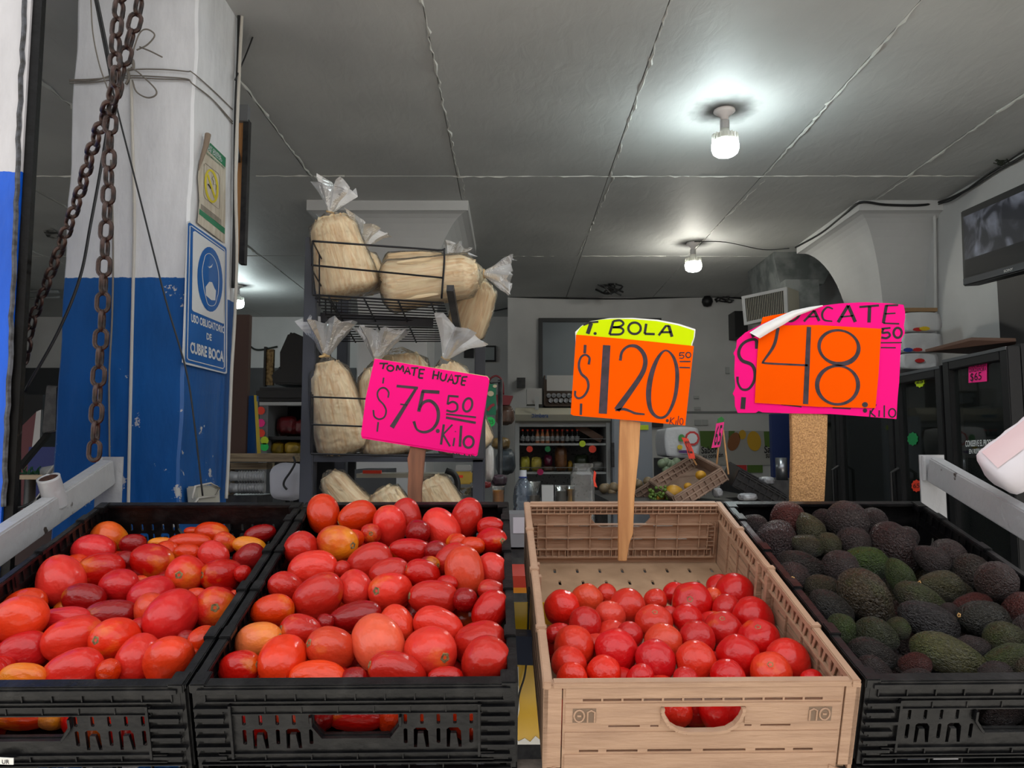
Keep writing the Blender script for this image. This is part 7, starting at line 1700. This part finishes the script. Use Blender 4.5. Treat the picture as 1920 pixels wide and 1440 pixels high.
# wooden plank shelf with stacked cups, white shirt bag
pk = thing('plank_shelf', 'rough wooden plank shelf holding goods right of the blue pillar', 'shelf', tuple(PY(480, 870, 2.95)))
M_plank = mat('grey_plank', (150, 132, 104), .7, c2=(116, 98, 76), scale=14, stretch=(.6, 3, 6), bump=.3)
b = B(); yrect(b, 426, 850, 550, 866, 2.95, .12); b.build('plank', M_plank, pk); b = B(); yrect(b, 424, 868, 500, 880, 3.0, .1); b.build('plank', M_plank, pk)
B().box(PY(428, 870, 3.0).x, PY(432, 870, 3.0).x, 3.0, 3.05, 0, PY(430, 870, 3.0).z).build('leg', M_plank, pk)
lg = B().box(PY(540, 870, 3.0).x, PY(545, 870, 3.0).x, 3.0, 3.05, 0, PY(545, 866, 3.0).z - .002).build('leg', M_dark, pk)
zsh = PY(455, 928, 2.9).z
sf = tag(B().box(PY(425, 930, 2.9).x, PY(496, 930, 2.9).x, 2.82, 3.0, 0, zsh).build('low_cabinet', M_dark), 'low dark cabinet under the stacks of plastic cups', 'cabinet')
M_cupst = film_mat('stacked_cups', tint=(190, 192, 194), body=.62, rough=.15, bump=.0, gl=1.5)
for r_ in range(2):
    y_ = 893 + r_ * 22
    c0 = PY(432, y_, 2.9); Tt = Matrix.Translation((c0.x, 2.9, c0.z)) @ Matrix.Rotation(math.radians(90), 4, 'Y')
    prof = [(0, 0)]
    for k_ in range(11): z_ = .010 * k_ + (.02 if k_ else 0); prof += [(.018, z_), (.022, z_ + .003), (.019, z_ + .006)]
    prof.append((0, prof[-1][1]))
    o = B().lathe(prof, 20, Tt).build('cup_stack', M_cupst, smooth=True); tag(o, f'{["upper", "lower"][r_]} stack of clear plastic cups lying beside the blue pillar', 'cup stack', 'stacks of clear plastic cups')
bag('white fabric bag with dark writing hanging left of the rack post', 498, 868, 566, 940, 2.8, (176, 176, 186), name='fabric_bag', d=.12, m=mat('white_fabric', (176, 176, 186), .8, bump=.3, bscale=12), crumple=.05)
wire('black cord looping over the white fabric bag', [PY(x, y, 2.74) for x, y in ((550, 856), (553, 868), (545, 884), (534, 900), (532, 910), (538, 918))], .004)

# ---- far left gap between the black post and the pillar
simple('dark_wall_unit', 'dark grey unit against the rear wall in the left gap', 'cabinet', mat('dark_unit', (48, 50, 54), .5), 40, 740, 78, 838, 6.0, .3)
t = thing('bench', 'pale wooden bench top on a steel pipe leg in the left gap', 'bench', tuple(PY(70, 940, 3.2))); b = B(); x0, x1, z0, z1 = yrect(B(), 30, 891, 110, 899, 3.2, .4); B().box(x0, x1, 3.2, 3.6, z0, z1).build('bench_top', mat('pale_wood', (196, 172, 140), .6), t); B().lathe([(0, 0), (.022, 0), (.022, z0), (0, z0)], 16, Matrix.Translation((PY(56, 920, 3.3).x, 3.3, 0))).build('pipe_leg', M_ste, t, smooth=True)
zbn = z1
simple('navy_cloth', 'dark blue sheet hanging behind the bench in the left gap', 'sheet', mat('navy_sheet', (24, 40, 110), .6), 38, 838, 104, 1420, 3.75, .02)
t = thing('red_poster_board', 'dark red board with silver edge leaning on the rear wall in the left gap', 'board', tuple(PY(60, 838, 4.2))); b = B(); b.prism([PY(x, y, 4.2) for x, y in ((40, 800), (70, 770), (62, 838), (52, 1330), (38, 1330))], (0, .02, 0)); b.build('red_face', mat('maroon', (96, 30, 42), .5), t); b = B(); b.prism([PY(x, y, 4.19) for x, y in ((68, 772), (77, 768), (74, 838), (60, 838))], (0, .02, 0)); b.build('silver_edge', M_ste, t)
t = thing('monitor', 'black flat monitor seen from the side in the left gap', 'monitor', tuple(PY(92, 815, 3.4))); b = B(); b.prism([PY(x, y, 3.4) for x, y in ((86, 722), (108, 724), (106, 808), (80, 814), (78, 806))], (0, .05, 0)); b.build('screen_back', M_dark, t, bevel=.005)
b = B(); b.bar(PY(92, 812, 3.42), PY(38, 876, 3.2), .02, .02); b.build('arm', M_blackm, t)
for k_ in range(14): pass
b = B(); 
for k_ in range(26): p = PY(42 + rnd.random() * 44, 889, 3.25 + rnd.random() * .15); b.tube([p, p + Vector((rnd.uniform(-.05, .05), rnd.uniform(-.02, .02), rnd.uniform(.01, .035)))], .003, 4)
o = b.build('green_fibre_pile', mat('green_fibre', (30, 84, 58), .8)); o['kind'] = 'stuff'; tag(o, 'pile of green fibre on the pale bench in the left gap', 'fibre')
lathe_o = B().lathe([(0, 0), (.028, 0), (.028, .06), (0, .06)], 16, Matrix.Translation(PY(82, 888, 3.3)) @ Matrix.Rotation(math.radians(80), 4, 'Y')).build('white_spool', M_ltgrey, smooth=True); tag(lathe_o, 'white spool lying on the bench beside the blue pillar', 'spool')
for k_, (m_, pts) in enumerate(((M_cordw, ((104, 872), (90, 890), (80, 920), (66, 940), (50, 962), (30, 972))), (M_cordw, ((108, 880), (96, 900), (88, 930), (70, 950), (60, 990))), (M_cordk, ((110, 888), (96, 905), (70, 935), (50, 948), (30, 952))), (M_cordw, ((112, 895), (100, 920), (90, 950), (74, 970), (40, 985))))):
    wire(['whitish cable, outermost of the bundle', 'whitish cable, second of the bundle', 'black cable crossing the bundle', 'whitish cable, innermost of the bundle'][k_] + ' in the left gap', [PY(x, y, 2.9) for x, y in pts], .006, m_, name='floor_cable')
simple('low_clutter_box', 'dark wooden box low in the left gap behind the white rail', 'box', mat('dark_wood_box', (70, 50, 46), .7), 30, 966, 100, 1060, 3.0, .4)
# dusty roof opening frame and pipes in the left gap
wire('thin pale pipe crossing high in the left gap', [PY(40, 545, 6.5), PY(110, 547, 6.5)], .015, M_wallg, 'pipe', name='pipe'); wire('second thin pipe just below the first in the left gap', [PY(40, 560, 6.5), PY(112, 557, 6.5)], .01, M_wallg, 'pipe', name='pipe')
b = B(); f = lambda x, y: PZ(x, y, CEIL - .004); flat(b, [(80, 432), (96, 428), (108, 436), (112, 446), (100, 450), (88, 444)], f); tag(b.build('peeling_paint', mat('peeled_paint', (170, 168, 164), .7, c2=(60, 58, 56), scale=14, lo=.45, hi=.55)), 'patch of peeling paint on the ceiling in the left gap', 'paint patch')

# ---- fruit display with tilted crates, right background
YT = 3.35
def crate_box(label, A, Bp, D, depth_dir, m, name='fruit_crate', holes=5, h=None):
    """open crate from three corners of its long face: A left-top, Bp right-top, D left-bottom, going back along depth_dir"""
    A, Bp, D = Vector(A), Vector(Bp), Vector(D); ex = (Bp - A); ez = (D - A); ey = Vector(depth_dir)
    t = thing(name, label, 'crate', tuple(D)); th = .05
    def face(o, a, b_, nm, rows_=3, n_=(0, 0, 0)):
        bb = B(); nn = a.cross(b_).normalized() * .006
        bb.prism([o, o + a * .999, o + a + b_, o + b_], nn); 
        if rows_:
            for r_ in range(rows_):
                z_ = .18 + r_ * .26
                for q_ in range(2): pass
            for z_ in (.0, .12, .5, .88): bb.bar(o + b_ * z_ - nn * .6, o + a + b_ * z_ - nn * .6, .006, .012, up=nn)
            for q_ in range(9): bb.bar(o + a * (q_ / 8) - nn * .6, o + a * (q_ / 8) + b_ - nn * .6, .005, .010, up=nn)
        bb.build(nm, m, t)
    face(A, ex, ez, 'long_side'); face(A + ey, ex, ez, 'long_side'); face(A, ey, ez, 'end_side', 1); face(A + ex, ey, ez, 'end_side', 1); face(A + ez, ex, ey, 'base', 0)
    return t
M_tan2 = mat('tan_plastic_dusty', (150, 122, 104), .6, c2=(120, 96, 80), scale=8, bump=.2)
tb = thing('fruit_stand', 'dark low stand under the tilted fruit crates in the background', 'stand', (PY(1300, 930, YT + .2).x, YT + .3, 0))
zt2 = PY(1300, 938, YT).z; B().box(PY(1140, 938, YT).x, PY(1520, 938, YT).x, YT - .05, YT + .9, zt2 - .04, zt2).build('stand_top', M_dark, tb)
for xx in (1160, 1480):
    for yy in (YT, YT + .8): xq = PY(xx, 938, YT).x; B().box(xq, xq + .05, yy, yy + .05, 0, zt2 - .04).build('leg', M_dark, tb)
crate_box('slanting tan crate with slotted side in the background, right of the t. bola stake', PY(1262, 932, YT - .05), PY(1350, 878, YT + .05), PY(1276, 956, YT - .05), (-.05, .28, .06), M_tan2)
crate_box('longer tan crate tilted behind the slotted one in the background', PY(1188, 922, YT + .25), PY(1276, 868, YT + .30), PY(1200, 944, YT + .25), (.14, .30, .02), M_tan2)
crate_box('black crate tilted down to the right behind the avocado crate', PY(1388, 882, YT), PY(1476, 932, YT - .05), PY(1374, 912, YT), (.04, .30, .03), M_black)
def blob(label, px, py, r_px, Y, c, name, cat, group, sx=1.0, m=None):
    p = PY(px, py, Y); r_ = r_px / F * Y; bm = bmesh.new(); bmesh.ops.create_uvsphere(bm, u_segments=16, v_segments=10, radius=r_)
    for v in bm.verts: v.co.x *= sx; v.co *= 1 + .05 * noise.noise(v.co * 30 + Vector((px, py, 0)))
    me = bpy.data.meshes.new(name); bm.to_mesh(me); bm.free(); me.transform(Matrix.Translation(p)); o = link(name, me, m or mat('fruit_%d_%d_%d' % c, c, .45, c2=tuple(int(v * .85) for v in c), scale=25), smooth=True); return tag(o, label, cat, group)
MG = (206, 150, 34)
for px, py, r_, lb in ((1263, 925, 16, 'yellow mango at the front of the slotted tan crate'), (1314, 891, 9, 'orange mango inside the slotted tan crate near its far end'), (1290, 912, 7, 'small yellow mango between the two larger ones in the background crate'), (1236, 936, 9, 'yellow mango low beside the green grapes')): blob(lb, px, py, r_, YT + .08, MG, 'mango', 'fruit', 'mangoes in the background crate', 1.15)
r_ = random.Random(5)
for k_ in range(34):
    blob('green grape in the bunch left of the yellow mangoes in the background', 1218 + r_.random() * 34, 918 + r_.random() * 16 - 6 * math.sin(k_), 3.2, YT + .02 + r_.random() * .05, (96, 124, 44), 'grape', 'fruit', 'green grapes of the background bunch')
for k_ in range(22):
    px = 1130 + r_.random() * 70; py = 896 + r_.random() * 40
    if 1155 < px < 1185: px += 34
    blob('small brown tuber heaped behind the t. bola stake', px, py, 7 + r_.random() * 3, YT + .5 + r_.random() * .1, (132, 112, 84), 'tuber', 'vegetable', 'heap of small tubers behind the stake')
for k_ in range(12): blob('pale green leafy vegetable heaped above the tilted crates', 1240 + r_.random() * 44, 866 + r_.random() * 22, 9, YT + .75, (128, 142, 112), 'leafy_bundle', 'vegetable', 'pale green bundles above the crates')
bag('white plastic bag crumpled beside the slotted tan crate', 1344, 916, 1358, 934, YT - .05, (180, 180, 184), name='plastic_bag'); bag('white plastic bag lying on the black tilted crate', 1432, 894, 1456, 910, YT + .15, (186, 186, 190), name='plastic_bag'); bag('white crumpled sheet under the black tilted crate', 1392, 926, 1424, 940, YT - .1, (190, 190, 194), name='plastic_bag')
def ministick(label, card_pts, stick, c_, Y, txt, quad):
    t = thing('price_tag_sign', label, 'sign', tuple(PY(*stick[1], Y))); b = B(); b.prism([PY(x, y, Y) for x, y in card_pts], (0, .002, 0)); b.build('card', c_, t)
    b = B(); b.tube([PY(*stick[0], Y + .006), PY(*stick[1], Y + .006)], .004, 6); b.build('stick', M_w2, t); b = B(); text_quad(b, txt, quad, lambda x, y: PY(x, y, Y - .001), .01); b.build('lettering', M_ink2, t)
ministick('small pink price card on a thin stick in the background fruit display', [(1343, 794), (1358, 791), (1355, 810), (1350, 838), (1334, 840), (1340, 815)], ((1347, 838), (1343, 880)), M_pk2, YT + .2, '65', [(1344, 798), (1355, 796), (1350, 834), (1338, 836)])
ministick('small curved red-orange price card leaning over the background crates', [(1278, 820), (1290, 822), (1300, 845), (1304, 860), (1292, 860), (1286, 838)], ((1298, 858), (1306, 872)), M_rd2, YT + .2, '$22', [(1283, 826), (1292, 826), (1300, 854), (1292, 854)])
b = B(); b.tube([PY(1356, 806, YT + .21), PY(1366, 890, YT + .1)], .004, 6); tag(b.build('thin_stick', M_w2), 'bare thin wooden stick to the right of the small pink price card', 'stick')
b = B(); b.prism([PY(x, y, YT + .205) for x, y in ((1345, 794), (1346, 785), (1353, 781), (1358, 786), (1357, 792))], (0, .002, 0)); tag(b.build('green_tag', mat('leaf_green', (34, 120, 44), .5)), 'green rounded tag above the small pink price card', 'tag')
# printed fruit banner behind
YBn = YB - .015
t = thing('fruit_banner', 'printed white banner with mango pictures and lettering behind the fruit crates', 'banner', tuple(PY(1380, 905, YBn)))
b = B(); yrect(b, 1300, 808, 1455, 872, YBn, .01); b.build('banner_sheet', mat('banner_white', (168, 166, 162), .5), t)
f = lambda x, y: PY(x, y, YBn - .003); f3 = lambda x, y: PY(x, y, YBn - .006)
b = B(); flat(b, [(1312, 808), (1345, 808), (1348, 840), (1330, 842), (1314, 836)], f); flat(b, [(1366, 808), (1378, 808), (1372, 826), (1366, 822)], f); flat(b, [(1432, 809), (1453, 809), (1452, 842), (1434, 836)], f); b.build('green_print', mat('banner_green', (82, 112, 40), .5), t)
b = B(); disc(b, 1376, 828, 11, 18, f3, 20); b.build('brown_print', mat('banner_brown', (142, 88, 48), .5), t)
b = B(); disc(b, 1414, 827, 13, 19, f3, -10); disc(b, 1392, 815, 7, 9, f3); b.build('yellow_print', mat('banner_yellow', (206, 160, 38), .5), t)
b = B(); text_quad(b, 'Sabor', [(1315, 838), (1345, 836), (1345, 849), (1315, 851)], f3, .02); text_quad(b, 'su corazón', [(1318, 852), (1356, 848), (1356, 857), (1318, 860)], f3, .02); text_quad(b, 'Sab', [(1433, 836), (1452, 835), (1452, 848), (1433, 850)], f3, .02); text_quad(b, 'su co', [(1436, 851), (1454, 849), (1454, 857), (1436, 859)], f3, .02); b.build('banner_lettering', M_ink2, t)
b = B(); yrect(b, 1368, 872, 1400, 886, YBn, .01); b.build('red_strip', PR, t); b = B(); yrect(b, 1402, 872, 1430, 886, YBn, .01); b.build('green_strip', mat('banner_green', (82, 112, 40), .5), t)
pack('large pack of white paper rolls with a colourful print beside the refrigerator', 1247, 800, 1312, 858, 4.4, .3, [(1284, 808, 1312, 836, PR), (1288, 812, 1308, 832, mat('print_white', (210, 210, 212), .4)), (1272, 814, 1284, 828, mat('print_green2', (60, 140, 60), .4)), (1270, 834, 1280, 843, PYl), (1272, 844, 1300, 850, mat('print_purple', (80, 44, 110), .4))], None)
t = thing('utensil_can', 'shiny steel canister behind the avocado crate, left of the broad board', 'canister', tuple(PY(1464, 900, YT + .5))); c = PY(1466, 900, YT + .5); B().lathe([(0, 0), (.028, 0), (.028, .11), (0, .11)], 18, Matrix.Translation(c)).build('can_body', M_ste, t, smooth=True)
zb3 = c.z; tag(B().box(c.x - .2, c.x + .15, YT + .4, YT + .9, 0, zb3).build('back_table', M_dark), 'dark table behind the tilted black crate carrying the steel canister', 'table')
b = B(); pp_ = PY(938, 700, 3.75); b.tube([(pp_.x, 3.75, 0), (pp_.x, 3.75, PY(938, 712, 3.75).z)], .012, 8); b.tube([(pp_.x, 3.75, pp_.z - .04), (PY(920, 720, 3.6).x, 3.605, pp_.z - .06)], .005, 6); tag(b.build('display_pole', M_dark, smooth=True), 'thin dark pole behind the green snack card and red basket', 'pole')
x0, x1, z0, z1 = yrect(B(), 1244, 859, 1316, 900, 4.42, .3); tag(B().box(x0, x1, 4.42, 4.72, 0, z1).build('side_table', M_dark), 'dark side table under the pack of paper rolls', 'table')
